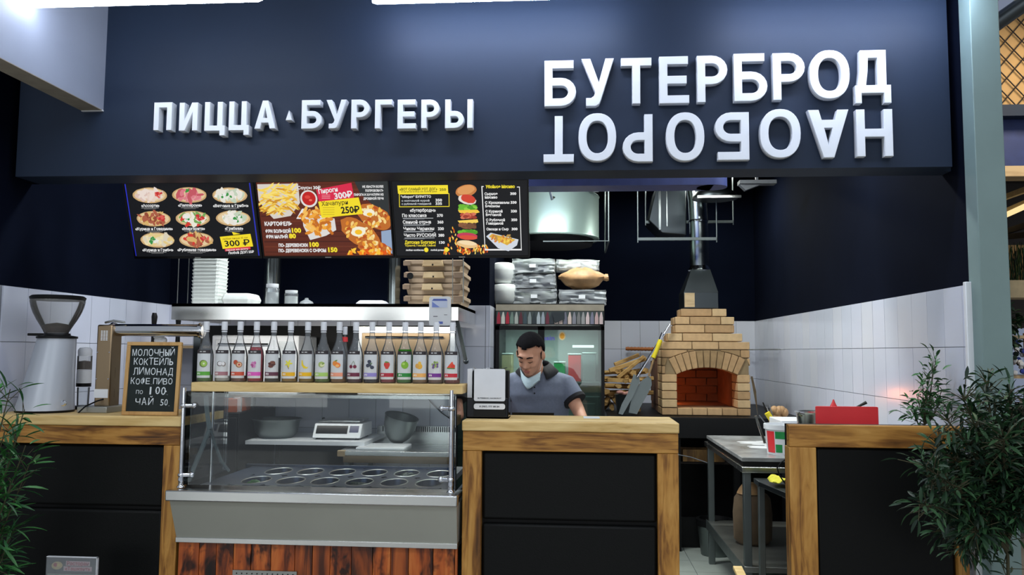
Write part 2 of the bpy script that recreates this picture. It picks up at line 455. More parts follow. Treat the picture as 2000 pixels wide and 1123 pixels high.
lay(wl, lambda k, r, w: (XL, YBL-.2*k-w/2, ZT-.3*r-.15), R(90), 9, 5)
wb = two_tone_wall('wall_back_left', XL, YBL, XP, 8.7)
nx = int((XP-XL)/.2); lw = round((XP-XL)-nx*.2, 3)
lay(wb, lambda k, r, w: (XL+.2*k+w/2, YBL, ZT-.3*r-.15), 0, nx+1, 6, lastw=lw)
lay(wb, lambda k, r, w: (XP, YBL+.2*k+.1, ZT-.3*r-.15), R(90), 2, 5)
wr = two_tone_wall('wall_right', XR, 4.045, XR+.15, YBR+.15)
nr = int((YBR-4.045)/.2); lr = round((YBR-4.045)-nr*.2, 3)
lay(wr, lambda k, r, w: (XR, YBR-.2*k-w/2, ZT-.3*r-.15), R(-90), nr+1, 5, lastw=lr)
wk = two_tone_wall('wall_back_right', XP, YBR, XR, YBR+.15)
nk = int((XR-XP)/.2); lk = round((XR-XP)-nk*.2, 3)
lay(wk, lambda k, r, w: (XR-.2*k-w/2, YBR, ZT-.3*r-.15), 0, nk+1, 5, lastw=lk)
struct('trim_1', MB().mat('white').box(XR-.035, 4.018, 0, XR+.002, 4.045, ZT+.01), bevel=.003)
fa = struct('wall_front', MB().mat('navy').box(-3.0, 4.1, 2.543, 1.857, 4.3, 4.6))
struct('trim_2', MB().mat('navy').box(1.857, 4.2, 2.543, XR, 4.3, 4.6))
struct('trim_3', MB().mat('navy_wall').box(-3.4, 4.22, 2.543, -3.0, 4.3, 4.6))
struct('column', MB().mat('column').box(XR-.008, 3.93, 0, XR+.125, 4.043, 4.6), bevel=.004)
bx = P(202, 217, 4.1); bw = bx.x-P(162, 217, 4.1).x
bm_ = MB(); bm_.mat('beam_grey').box(bx.x-bw, .6, bx.z+.004, bx.x, 4.1, 4.6); bm_.mat('beam_under').box(bx.x-bw, .6, bx.z, bx.x, 4.098, bx.z+.004)
bm_.mat('white').box(bx.x-bw, 4.085, bx.z-.003, bx.x+.002, 4.1, bx.z+.004)
struct('beam_ceiling', bm_)
zb = P(900, 365, 5.3).z
mb = MB().mat('beam_bluelit').box(P(485, 355, 5.3).x, 5.3, zb, P(1395, 355, 5.3).x, 5.5, ZC)
mb.lathe([(.1, zb), (.1, ZC)], (P(1395, 355, 5.3).x, 5.4, 0), 24)
struct('beam_kitchen', mb)

# tube lamps in front of the fascia
def tube_lamp(x0, y0, x1, y1, Y, label):
    a = P(x0, y0, Y); b = P(x1, y1, Y); z = (a.z+b.z)/2
    t = thing('tube_lamp', label, 'lamp', ((a.x+b.x)/2, Y, z), 'tube lamps over the signs')
    hw = (b.x-a.x)/2
    part('diffuser', MB().mat('tube_light' if x0 < 500 else 'tube_light_b').tube([(-hw, 0, 0), (-hw+.02, 0, 0), (hw-.02, 0, 0), (hw, 0, 0)], [.014, .021, .021, .014], 14), t, world=False)
    part('housing', MB().mat('white').box(-hw, -.03, .022, hw, .03, .05), t, world=False, bevel=.004)
    for s in (-1, 1): part('hanger', MB().mat('chrome').tube([(s*hw*.8, 0, .05), (s*hw*.8, 0, 1.4)], .003, 6), t, world=False)
tube_lamp(44, 6, 512, -5, 3.45, 'bright white tube lamp hanging beside the grey beam, above the smaller sign')
tube_lamp(728, -6, 1216, -7, 3.82, 'white tube lamp cut by the top edge, above the middle of the navy fascia')
tube_lamp(1436, -18, 1900, -22, 3.82, 'faint tube lamp above the right, larger sign')

# ================================================================== SIGN LETTERS
def arc(cx, cy, rx, ry, a0, a1, n=10):
    return [(cx+rx*math.cos(R(a0+(a1-a0)*i/n)), cy+ry*math.sin(R(a0+(a1-a0)*i/n))) for i in range(n+1)]
def glyph(ch, w, h, t, d=0):
    def D(x0, x1, y0, y1):
        r = (y1-y0)/2; rx = min(r*1.05, x1-x0)
        return [(x0, y0)]+arc(x1-rx, y0+r, rx, r, -90, 90)+[(x0, y1)]
    if ch in 'БЬ':
        hb = .62*h if ch == 'Б' else .6*h; r = hb/2; rx = r*1.05
        o = [(0, 0)]+arc(w-rx, r, rx, r, -90, 90)+[(t, hb)]
        o += [(t, h-t), (.92*w, h-t), (.92*w, h), (0, h)] if ch == 'Б' else [(t, h), (0, h)]
        return [o, D(t, w-t, t, hb-t)]
    if ch == 'Р':
        hb = .62*h; r = hb/2; rx = r*1.05
        return [[(0, 0), (t, 0), (t, h-hb)]+arc(w-rx, h-r, rx, r, -90, 90)+[(0, h)], D(t, w-t, h-hb+t, h-t)]
    if ch == 'О':
        def ov(a, b, n=36):
            o = []
            for i in range(n):
                th = 2*math.pi*i/n; c, s = math.cos(th), math.sin(th); e = .88
                o.append((w/2+a*abs(c)**e*(1 if c > 0 else -1), h/2+b*abs(s)**e*(1 if s > 0 else -1)))
            return o
        return [ov(w/2, h/2), ov(w/2-t*1.02, h/2-t*.98)]
    q = {'У': [(0, h), (.27*w, h), (.535*w, .5*h), (.74*w, h), (w, h), (.6*w, .13*h), (.54*w, .04*h), (.44*w, 0), (.14*w, 0), (.14*w, .17*h), (.3*w, .17*h), (.38*w, .21*h), (.42*w, .29*h)],
         'Т': [(w/2-t/2, 0), (w/2+t/2, 0), (w/2+t/2, h-t), (w, h-t), (w, h), (0, h), (0, h-t), (w/2-t/2, h-t)],
         'Е': [(0, 0), (w, 0), (w, t), (t, t), (t, h/2-t/2), (.92*w, h/2-t/2), (.92*w, h/2+t/2), (t, h/2+t/2), (t, h-t), (.97*w, h-t), (.97*w, h), (0, h)],
         'Г': [(0, 0), (t, 0), (t, h-t), (w, h-t), (w, h), (0, h)],
         'П': [(0, 0), (t, 0), (t, h-t), (w-t, h-t), (w-t, 0), (w, 0), (w, h), (0, h)],
         'Н': [(0, 0), (t, 0), (t, h/2-t/2), (w-t, h/2-t/2), (w-t, 0), (w, 0), (w, h), (w-t, h), (w-t, h/2+t/2), (t, h/2+t/2), (t, h), (0, h)],
         'И': [(0, h), (t, h), (t, .36*h), (w-1.15*t, h), (w, h), (w, 0), (w-t, 0), (w-t, .64*h), (1.15*t, 0), (0, 0)],
         'I': [(0, 0), (t, 0), (t, h), (0, h)],
         '^': [(0, 0), (w, 0), (w/2, h)],
         'Ц': [(0, h), (t, h), (t, d+t), (w-.5*t-t, d+t), (w-.5*t-t, h), (w-.5*t, h), (w-.5*t, d+t), (w, d+t), (w, 0), (w-t, 0), (w-t, d), (0, d)]}
    if ch in q: return [q[ch]]
    if ch == 'А':
        return [[(0, 0), (.27*w, 0), (.34*w, .21*h), (.66*w, .21*h), (.73*w, 0), (w, 0), (.63*w, h), (.37*w, h)], [(.4*w, .38*h), (.6*w, .38*h), (.5*w, .74*h)]]
    if ch == 'Д':
        return [[(0, 0), (.18*w, 0), (.18*w, .19*h), (.8*w, .19*h), (.8*w, 0), (w, 0), (w, .34*h), (.88*w, .34*h), (.88*w, h), (.16*w, h), (.14*w, .62*h), (.08*w, .34*h), (0, .34*h)],
                [(.31*w, .34*h), (.64*w, .34*h), (.64*w, .855*h), (.38*w, .855*h), (.36*w, .6*h)]]
def loops_mesh(loops, depth, m, off):
    c = bpy.data.curves.new('g', 'CURVE'); c.dimensions = '2D'; c.fill_mode = 'BOTH'; c.extrude = depth/2; c.bevel_depth = .0025; c.bevel_resolution = 1; c.offset = -.0025
    for lp in loops:
        sp = c.splines.new('POLY'); sp.points.add(len(lp)-1); sp.use_cyclic_u = True
        for i, (x, y) in enumerate(lp): sp.points[i].co = (x, y, 0, 1)
    o = bpy.data.objects.new('g', c); COL.objects.link(o); dg = bpy.context.evaluated_depsgraph_get(); dg.update()
    me = bpy.data.meshes.new_from_object(o.evaluated_get(dg)); bpy.data.objects.remove(o); bpy.data.curves.remove(c)
    me.materials.clear(); me.materials.append(M[m])
    me.transform(Matrix.Translation(off) @ Matrix.Rotation(R(90), 4, 'X')); me.shade_smooth(); me.set_sharp_from_angle(angle=R(35)); return me
def sign(label, items, thick, stroke, flip=False, name='wall_sign'):
    yf = 4.1-thick; a = P((items[0][1]+items[-1][3])/2, max(i[4] for i in items), 4.1)
    t = thing(name, label, 'sign', (a.x, 4.1, a.z))
    for it in items:
        ch, x0, y0, x1, y1 = it[:5]; X0, Z0, X1, Z1 = XZ(x0, y0, x1, y1, yf); w, h = X1-X0, Z1-Z0
        s = stroke*S(yf); d = 10*S(yf) if ch == 'Ц' else 0
        lp = glyph(ch, w, h, s, d)
        if flip: lp = [[(w-x, h-y) for x, y in l] for l in lp]
        me = loops_mesh(lp, thick-.007, 'white_sign', Vector((X0, yf+thick/2, Z0)))
        link('triangle_mark' if ch == '^' else 'letter', me, t)
sign('smaller raised white sign reading ПИЦЦА БУРГЕРЫ on the navy fascia',
     [('П', 300, 199.6, 335, 254), ('И', 349.6, 200, 385.4, 254.8), ('Ц', 399, 198.7, 439, 264.5), ('Ц', 446.5, 197.5, 486, 263.5), ('А', 497, 196, 538, 251),
      ('^', 557.6, 215, 570, 234.5), ('Б', 588.6, 195, 628, 251), ('У', 636.6, 194.4, 676, 250.4), ('Р', 685.6, 194, 721, 250.6), ('Г', 732, 194, 765, 250.6),
      ('Е', 776, 194, 812, 251), ('Р', 822.4, 194, 858, 250), ('Ь', 869, 193.6, 906, 250), ('I', 912.5, 193.4, 923, 249.6)], .055, 11)
sign('large raised white upright sign reading БУТЕРБРОД at the top right',
     [('Б', 1063.4, 117.8, 1125.3, 207), ('У', 1135.7, 114, 1199.2, 206.5), ('Т', 1213, 112.7, 1272.6, 202), ('Е', 1287.8, 109.6, 1346, 201.3), ('Р', 1361.7, 108, 1421.2, 199),
      ('Б', 1433.4, 104, 1499, 197), ('Р', 1509.8, 103, 1572.6, 194.6), ('О', 1581.5, 97.4, 1660, 192.4), ('Д', 1670, 97.4, 1740.2, 201)], .045, 16)
sign('large raised white sign reading НАОБОРОТ turned upside down under the upright one',
     [('Т', 1061.6, 226.3, 1120.8, 316.4), ('О', 1129.7, 220.7, 1203.6, 314.2), ('Р', 1215.9, 223, 1274.9, 315.5), ('О', 1301, 219, 1376, 313.7), ('Б', 1396.7, 219, 1463.5, 312),
      ('О', 1484.6, 212.5, 1564.3, 308), ('А', 1578.8, 214, 1658.7, 307.5), ('Н', 1673.4, 213, 1744.4, 305)], .045, 16, True)

# ================================================================== MENU SCREENS
class SPic(Pic):
    def __init__(s, quad, W, H):
        super().__init__(.0005); s.q = quad; s.W = W; s.H = H
        s.k = W/((quad[1][0]-quad[0][0]+quad[3][0]-quad[2][0])/2)
    def uv(s, x, y):
        (ax, ay), (bx, by), (cx, cy), (dx, dy) = s.q; t = (y-(ay+by)/2)/((cy+dy)/2-(ay+by)/2)
        l = ax+(cx-ax)*t; r = bx+(dx-bx)*t; return ((x-l)/(r-l)*s.W, (1-t)*s.H)
    def E(s, x, y, rx, ry, c, n=18, rot=0, jit=0): u, v = s.uv(x, y); s.ell(u, v, rx*s.k, ry*s.k, c, n, rot, jit)
    def Q(s, x0, y0, x1, y1, c): s.poly([s.uv(x0, y1), s.uv(x1, y1), s.uv(x1, y0), s.uv(x0, y0)], c)
    def G(s, pts, c): s.poly([s.uv(*p) for p in pts][::-1], c)
    def T(s, t, x, y, h, c, w=None, align='l', bold=.02, rot=0): u, v = s.uv(x, y); s.text(t, u, v, h*s.k, c, None if w is None else w*s.k, align, bold, 0, None, rot)
YT, YB = 4.45, 4.62
tl = P(238, 356, YT); tr = P(1033, 355, YT); bl = P(640, 504, YB)
tvw = (tr.x-tl.x)/3; up = Vector((0, YT-YB, tl.z-bl.z)); tvh = up.length; upn = up.normalized()
WH = (240, 240, 240); YE = (252, 230, 50)
def food(s, x, y, rx, ry, cols, n=40, sz=.22):
    for i in range(n):
        a = random.uniform(0, 6.28); q = random.random()**.6*.8; s.E(x+math.cos(a)*rx*q, y+math.sin(a)*ry*q, rx*sz*random.uniform(.5, 1.2), ry*sz*random.uniform(.6, 1.3), random.choice(cols), 7, random.uniform(0, 3), .2)
def pic_pizza(s):
    s.Q(62, 98, 1038, 618, (10, 12, 18))
    s.G([(66, 100), (74, 100), (166, 612), (160, 612)], (40, 50, 200)); s.G([(966, 100), (974, 100), (1030, 612), (1022, 612)], (40, 50, 190))
    ham = [(236, 214, 200), (224, 196, 186), (240, 224, 214)]; pep = [(224, 130, 140), (200, 90, 100), (232, 160, 160)]; mush = [(236, 232, 220), (200, 214, 190), (244, 240, 232)]
    beef = [(176, 96, 70), (150, 74, 52), (220, 180, 110)]; chk = [(240, 226, 180), (232, 206, 140), (224, 214, 190)]; tom = [(214, 60, 50), (240, 236, 220), (120, 170, 90)]
    L = [(252, 180, 'Ассорти', ham, 130), (538, 180, 'Пепперони', pep, 170), (828, 185, 'Ветчина и Грибы', mush, 250), (282, 345, 'Курица и Говядина', beef, 270), (563, 345, 'Маргарита', tom, 165),
         (850, 345, 'Грибная', mush, 130), (313, 497, 'Курица и Грибы', chk, 225), (588, 497, 'Рубленая говядина', beef+tom[:1], 280)]
    for i, (x, y, t, c, w) in enumerate(L):
        s.E(x, y, 122, 54, (206, 170, 120), 24, 0, .015); s.E(x, y-2, 110, 46, (232, 206, 160), 22, 0, .02)
        food(s, x, y-2, 112, 48, c, 34, .3)
        if i in (0, 3, 4, 7): food(s, x+60, y-6, 40, 24, [(200, 50, 50), (224, 96, 86)], 8, .4)
        if i in (1,): food(s, x-20, y-32, 20, 14, [(60, 150, 60)], 6, .5)
        if i in (2, 4, 5, 6): food(s, x+30 if i == 5 else x-30, y+4, 46, 28, [(60, 150, 70), (240, 240, 236), (236, 236, 226)], 14, .3)
        s.T('«'+t+'»', x+6, y+80, 19, WH, w, 'c', .03); s.Q(x-60, y+86, x+66, y+90, (150, 150, 150)); s.Q(x-40, y+94, x+46, y+97, (120, 120, 120))
    s.G([(755, 475), (970, 455), (988, 545), (775, 562)], (250, 226, 40)); s.G([(840, 440), (900, 455), (850, 462)], (250, 226, 40))
    s.T('любая пицца 35 см', 775, 497, 12, (120, 90, 10), 180, 'l', .01, .06); s.T('300 ₽', 792, 545, 42, (20, 20, 20), 180, 'l', .02, .05)
    s.G([(790, 560), (968, 545), (970, 565), (792, 580)], (220, 60, 80)); s.T('пицца на дому', 800, 576, 12, WH, 160, 'l', .01, .06); s.T('Любой ДОП 55₽', 815, 600, 17, WH, 185, 'l', .03, .05)
def pic_fries(s):
    s.Q(1000, 98, 1965, 615, (96, 40, 24))
    for i in range(14): y = 110+i*36; s.Q(1010+i*5, y, 1930, y+random.choice((3, 9, 14)), random.choice([(84, 34, 20), (110, 50, 30), (74, 28, 18)]))
    s.G([(1700, 98), (1935, 98), (1945, 330), (1820, 250), (1740, 180)], (46, 50, 52)); s.G([(1885, 440), (1958, 430), (1962, 600), (1890, 560)], (150, 170, 200))
    s.G([(1008, 110), (1300, 108), (1315, 240), (1250, 330), (1130, 350), (1080, 300), (1020, 220)], (222, 214, 204))
    for i in range(110):
        x = random.uniform(1030, 1290); y = random.uniform(120, 310); a = random.uniform(-.9, .9)
        if (x-1160)**2/150**2+(y-205)**2/115**2 < 1: s.E(x, y, 42, 7, random.choice([(250, 214, 90), (238, 186, 60), (255, 228, 120), (214, 150, 40)]), 6, a)
    s.E(1378, 212, 60, 60, (232, 228, 224), 24); s.E(1378, 210, 48, 48, (196, 30, 28), 22); s.E(1368, 200, 20, 12, (226, 70, 60), 12); s.E(1390, 222, 12, 8, (240, 110, 90), 10)
    s.G([(1290, 350), (1330, 280), (1370, 280), (1330, 352)], (236, 234, 234))
    s.G([(1330, 300), (1560, 350), (1572, 430), (1500, 470), (1390, 500), (1340, 400)], (228, 224, 220))
    for i in range(60): s.E(random.uniform(1335, 1530), random.uniform(285, 450), random.uniform(22, 40), 12, random.choice([(246, 170, 60), (226, 140, 40), (252, 196, 96), (200, 110, 30)]), 7, random.uniform(-1.2, 1.2), .15)
    for (x, y, rx, ry, a) in [(1840, 340, 125, 78, -.5), (1745, 460, 165, 82, -.65), (1840, 560, 120, 55, -.2)]:
        s.E(x, y, rx, ry, (196, 110, 40), 24, a, .05)
        for k in range(46):
            q = random.uniform(0, 6.28); d = random.random()**.5*.85; u = math.cos(q)*rx*d; w = math.sin(q)*ry*d
            s.E(x+u*math.cos(a)+w*math.sin(a), y-u*math.sin(a)*1+w*math.cos(a), 18, 10, random.choice([(246, 190, 80), (232, 140, 40), (252, 214, 130), (190, 80, 24), (250, 230, 170)]), 7, random.uniform(0, 3), .2)
    s.E(1728, 440, 52, 34, (250, 244, 220), 14, .2, .1); s.E(1728, 445, 26, 18, (252, 196, 40), 14); s.E(1800, 310, 40, 26, (250, 244, 220), 14, .2, .1); s.E(1806, 322, 20, 13, (252, 190, 40), 12)
    for k in range(26): s.E(random.uniform(1620, 1950), random.uniform(570, 606), 22, 11, random.choice([(250, 140, 20), (255, 200, 60), (230, 90, 10)]), 7, random.uniform(0, 3), .2)
    s.Q(1072, 606, 1962, 615, (70, 30, 16))
    s.G([(1430, 150), (1680, 105), (1700, 215), (1450, 232)], (222, 40, 76)); s.T('Пироги', 1450, 178, 30, WH, 135, 'l', .03, .12); s.T('300₽', 1562, 216, 42, WH, 128, 'l', .03, .12)
    for k in range(3): s.Q(1470, 186+k*11, 1530, 189+k*11, (250, 180, 190))
    s.G([(1445, 232), (1730, 205), (1760, 318), (1470, 345)], (250, 226, 40)); s.T('Хачапури', 1470, 262, 30, (40, 30, 10), 185, 'l', .01, .06); s.T('250₽', 1608, 314, 46, (20, 20, 20), 130, 'l', .03, .04)
    for k in range(4): s.Q(1478, 272+k*16, 1560, 275+k*16, (190, 160, 30))
    s.T('Соусы 30₽', 1300, 146, 21, WH, 160, 'l', .03); s.T('КАРТОФЕЛЬ', 1068, 396, 26, WH, 195, 'l', .05)
    s.T('ФРИ БОЛЬШОЙ', 1075, 446, 22, WH, 180, 'l', .05); s.T('100', 1262, 446, 32, YE, 66, 'l', .05); s.T('ФРИ МАЛЫЙ', 1080, 485, 22, WH, 155, 'l', .05); s.T('80', 1242, 485, 32, YE, 50, 'l', .05)
    s.T('ПО- ДЕРЕВЕНСКИ', 1170, 546, 22, WH, 208, 'l', .05); s.T('100', 1388, 546, 32, YE, 66, 'l', .05); s.T('ПО- ДЕРЕВЕНСКИ С СЫРОМ', 1170, 584, 22, WH, 340, 'l', .05); s.T('150', 1518, 584, 32, YE, 66, 'l', .05)
    for k, (t, w) in enumerate([('НЕ ХВАСТИ БОЛЕЕ', 145), ('ПОПРОБОВАТЬ', 125), ('ПИРОГИ И ХАЧАПУРИ ИЗ', 205), ('ДРОВЯНОЙ ПЕЧИ', 140)]): s.T(t, 1905, 140+k*27, 15, WH, w, 'r', .04)
def pic_burger(s):
    s.Q(88, 96, 1134, 670, (14, 16, 22)); GR = (200, 204, 208)
    def frame(x0, y0, x1, y1, t, c):
        s.Q(x0, y0, x1, y0+t, c); s.Q(x0, y1-t, x1, y1, c); s.Q(x0, y0, x0+t, y1, c); s.Q(x1-t, y0, x1, y1, c)
    s.G([(133, 128), (524, 128), (527, 190), (138, 190)], YE); frame(145, 190, 535, 292, 5, YE)
    s.T('«ВОТ САМЫЙ ХОТ ДОГ»', 150, 166, 19, (90, 90, 10), 290, 'l', .03); s.T('250', 460, 170, 18, (90, 90, 10), 50, 'l', .03); s.T('отличный выбор на любой день', 160, 180, 10, (110, 100, 20), 280)
    s.T('"оборот" БУРИТТО', 160, 222, 18, WH, 232, 'l', .03); s.T('с копченой курой', 165, 250, 14, GR, 215, 'l', .03); s.T('с рубленой говядиной', 165, 274, 14, GR, 228, 'l', .03); s.T('350', 428, 250, 20, WH, 50, 'l', .04); s.T('335', 428, 276, 20, WH, 50, 'l', .04)
    s.T('«бутерброды»', 228, 328, 24, WH, 200, 'l', .03)
    for k, (t, p, w) in enumerate([('По классике', '370', 190), ('Свиной отрыв', '360', 220), ('Чикен Чарикен', '330', 240), ('Чисто РУССКИЙ', '380', 250)]):
        y = 368+k*51; s.T(t, 168+k*4, y, 25, WH, w, 'l', .03); s.T(p, 438+k*3, y, 22, WH, 46, 'l', .04); s.Q(172+k*4, y+8, 168+k*4+w*.95+(60 if k == 0 else 0), y+12, GR); s.Q(176, y+16, 340, y+19, (120, 124, 130))
    s.T('Детские Бургеры', 185, 576, 25, YE, 242, 'l', .03); s.T('130', 452, 576, 20, WH, 44, 'l', .04); s.T('Куриный, Говяжий, Свиной', 190, 596, 14, (230, 210, 60), 236, 'l', .03)
    s.T('любая колбаска', 192, 632, 14, WH, 140, 'l', .03); s.E(351, 624, 17, 19, YE, 16); s.T('любой допинг', 385, 632, 14, WH, 110, 'l', .03)
    for k in range(120):
        x = random.uniform(490, 830); hgt = 60 if x > 640 else 170*math.exp(-((x-560)/38)**2)+30; y = random.uniform(650-hgt, 655)
        s.E(x, y, 12, 5, random.choice([(250, 130, 20), (255, 190, 60), (220, 80, 10), (255, 226, 120)]), 6, random.uniform(1.1, 2), .2)
    s.E(509, 622, 17, 19, YE, 16)
    def lay_(y, rx, ry, cols, n=26, rot=0): [s.E(672+random.uniform(-.75, .75)*rx, y+random.uniform(-.6, .6)*ry, rx*.3, ry*.6, random.choice(cols), 8, rot, .2) for _ in range(n)]
    s.E(664, 172, 82, 46, (204, 130, 70), 24, .2, .02); s.E(664, 165, 68, 34, (228, 160, 96), 20, .2, .03)
    s.E(672, 240, 70, 34, (236, 226, 214), 18, -.25, .05); s.E(680, 232, 58, 32, (214, 70, 50), 18, -.3, .05)
    lay_(300, 76, 24, [(110, 190, 50), (80, 160, 40), (150, 214, 70)]); s.G([(600, 318), (750, 315), (768, 335), (690, 356), (610, 336)], (250, 206, 70)); lay_(362, 74, 22, [(190, 80, 60), (220, 120, 90), (160, 60, 44)])
    s.G([(596, 398), (750, 388), (756, 410), (700, 432), (610, 415)], (252, 214, 96)); lay_(438, 70, 24, [(96, 60, 40), (120, 80, 54), (140, 90, 60)]); lay_(486, 76, 20, [(110, 190, 50), (80, 160, 40)])
    s.E(668, 516, 80, 26, (200, 60, 90), 20, -.05, .04); s.E(676, 528, 70, 18, (224, 80, 60), 20, -.05, .05)
    s.E(668, 580, 84, 30, (240, 200, 140), 22, -.14, .03); s.E(672, 570, 70, 18, (250, 224, 180), 20, -.14, .03)
    s.G([(782, 138), (800, 138), (800, 144), (790, 144), (808, 618), (1080, 618), (1070, 150), (1054, 150), (1054, 144), (1075, 144), (1086, 630), (803, 630)], WH)
    s.T('Убойное Мясиво', 815, 153, 22, YE, 220, 'l', .04)
    for k, (a, b, p) in enumerate([('Сырное', 'Мясиво', '300'), ('С Крошкиным', 'Беконом', '330'), ('С Куриной', 'Ветчиной', '330'), ('С Рубленой', 'Говядиной', '350'), ('Овощи и Сыр', '', '300')]):
        y = 205+k*66+(k == 4)*4; s.T(a, 806+k*3, y, 19, WH, (100, 185, 130, 145, 170)[k], 'l', .04)
        if b: s.T(b, 808+k*3, y+26, 19, WH, (95, 110, 118, 130)[k], 'l', .04)
        s.T(p, 1002+k*2, y, 19, WH, 46, 'l', .05)
    s.G([(815, 520), (850, 492), (1062, 545), (1050, 590), (985, 636), (905, 612)], (216, 222, 232)); s.G([(836, 522), (860, 500), (1040, 546), (975, 590)], (226, 176, 60))
    for k in range(30): s.E(random.uniform(860, 1010), random.uniform(512, 562), 15, 8, random.choice([(250, 214, 90), (214, 130, 60), (244, 190, 70), (190, 150, 80)]), 7, random.uniform(0, 3), .2)
TVS = [('left menu screen with eight round pizzas on black', [(62, 98), (990, 98), (162, 620), (1040, 612)], pic_pizza),
       ('middle menu screen with fries and cheese pies on brown', [(1000, 98), (1935, 98), (1070, 615), (1965, 612)], pic_fries),
       ('right menu screen with tall stacked burger and price lists', [(90, 98), (1130, 92), (120, 672), (1135, 668)], pic_burger)]
for k, (lab, quad, fn) in enumerate(TVS):
    x0 = tl.x+k*tvw+.003; x1 = tl.x+(k+1)*tvw-.003; o = Vector((x0, YB, bl.z))
    t = thing('menu_screen', lab, 'screen', ((x0+x1)/2, YB, bl.z), 'menu screens in a row')
    F_ = facing(o, (1, 0, 0), upn)
    part('casing', MB().mat('black').box(0, 0, -.035, x1-x0, tvh, 0, F_), t, bevel=.003)
    W_, H_ = x1-x0-.016, tvh-.022; s = SPic(quad, W_, H_); fn(s)
    s.v = [(min(max(a, 0), W_), min(max(b, 0), H_), L) for a, b, L in s.v]
    me = s.mesh('screen', F_ @ Matrix.Translation((.008, .013, .0006)), 'screen_image', squash=.003); sc = link('screen', me, t)
    fm = MB().mat('black_gloss')
    for a in ((0, 0, x1-x0, .012), (0, tvh-.008, x1-x0, tvh), (0, .012, .008, tvh-.008), (x1-x0-.008, .012, x1-x0, tvh-.008)): fm.box(a[0], a[1], 0, a[2], a[3], .005, F_)
    part('bezel', fm, t)
    part('maker_badge', MB().mat('steel').box((x1-x0)/2-.018, .003, .005, (x1-x0)/2+.018, .009, .0062, F_), t)
    mc = Vector(((x0+x1)/2, YB+.03, tl.z-.05))
    mm = MB().mat('black').box(mc.x-.1, mc.y+.02, mc.z-.2, mc.x+.1, mc.y+.06, mc.z)
    mm.tube([(mc.x, mc.y+.06, mc.z-.1), (mc.x, mc.y+.08, ZC)], .018, 10); part('mount', mm, t)
    cl = MB().mat('white'); cx = P((392, 640, 911)[k], 352, YT).x
    for dx in (-.016, .012): cl.lathe([(.011, 0), (.013, .012), (.008, .024)], (cx+dx, YT+.02, tl.z+.0), 10)
    part('clamp', cl, t)
    for q in (.3, .7): part('cable', MB().mat('black').tube([(x0+(x1-x0)*q, YT+.05, tl.z-.1), (x0+(x1-x0)*q, YT+.07, tl.z+.3), (x0+(x1-x0)*q, YT+.08, ZC)], .004, 6), t)

# ================================================================== COUNTERS
ZK, YC = 1.283, 4.0
def zpx(px, y, Y): return P(px, y, Y).z
def counter(name, label, x0, x1, slab, lpost, rpost, pz, depth, header_z):
    t = thing(name, label, 'counter', ((x0+x1)/2, YC+depth/2, 0), 'scorched wood bar counters')
    top = ZK
    if slab:
        part('top_slab', MB().mat('edge_x').box(x0-.004, YC-.008, ZK-.05, x1+.004, YC+depth, ZK), t, bevel=.006); top = ZK-.05
    part('header_board', MB().mat('scorch_x').box(x0, YC, header_z, x1, YC+.05, top-.001), t, bevel=.004)
    for a, b in ((x0, x0+lpost), (x1-rpost, x1)):
        part('post', MB().mat('scorch_z').box(a, YC, 0, b, YC+.09, header_z-.001), t, bevel=.004)
    zs = pz+[.02]
    for a, b in zip(zs, zs[1:]):
        a2 = a-(.009 if a != zs[0] else .002); b2 = b+.009
        part('padded_panel', MB().mat('leatherette').box(x0+lpost+.004, YC+.022, b2, x1-rpost-.004, YC+.06, a2), t, bevel=.013)
    part('body', MB().mat('black').box(x0+.01, YC+.06, 0, x1-.01, YC+max(.12, depth-.05), top-.004), t)
    return t
xa, xb = P(904, 850, YC).x, P(1325, 850, YC).x
cc = counter('bar_counter', 'middle wooden bar counter with black padded front, where the cashier stands', xa, xb, True, .093, .1, [1.135, .795, .44], .38, 1.137)
part('worktop', MB().mat('white').box(xa+.02, YC+.36, .93, xb-.02, YC+.7, .96), cc)
xl1 = P(352, 850, YC).x
lc = counter('bar_counter', 'left wooden bar counter under the coffee grinder and the chalkboard', -3.02, xl1, True, .045, .085, [1.137, .82, .44], .5, 1.14)
xr0, xr1 = P(1541, 850, YC).x, XR-.07
rc = counter('bar_counter', 'right wooden bar counter beside the olive tree, one tall black panel', xr0, xr1, False, .125, .05, [1.176], .12, 1.178)
# low worktop hidden behind the right counter
sh = solo('side_worktop', MB().mat('steel_dull').box(1.42, 4.18, 1.13, XR-.02, 4.9, 1.15).box(1.45, 4.3, 0, 1.48, 4.33, 1.13).box(1.45, 4.85, 0, 1.48, 4.88, 1.13).box(XR-.07, 4.3, 0, XR-.04, 4.33, 1.13).box(XR-.07, 4.85, 0, XR-.04, 4.88, 1.13), 'steel side table behind the right counter under the red board', 'table')

# ================================================================== SALAD DISPLAY CASE
ZL = .938
a0, a1 = -1.985, -.552
dc = thing('display_case', 'stainless salad display case with a glass guard and burnt plank front', 'display case', ((a0+a1)/2, 4.3, 0))
part('front_lip', MB().mat('steel').box(a0, 3.88, ZL-.052, a1, 3.93, ZL), dc, bevel=.006)
lipin = MB().mat('steel').xprism([(3.93, ZL-.02), (3.93, ZL-.004), (4.13, ZL-.012), (4.13, ZL-.03)], a0+.005, a1-.005)
part('inner_lip', lipin, dc)
fx0, fx1 = P(331, 985, 3.9).x, a1-.005; gx0, gx1 = P(345, 1055, 3.96).x, P(893, 1055, 3.96).x
fp = MB().mat('steel_front').rings([[Vector((fx0, 3.9, ZL-.053)), Vector((fx1, 3.9, ZL-.053)), Vector((fx1, 4.7, ZL-.053)), Vector((fx0, 4.7, ZL-.053))],
    [Vector((gx0, 3.955, .70)), Vector((gx1, 3.955, .70)), Vector((gx1, 4.7, .70)), Vector((gx0, 4.7, .70))]])
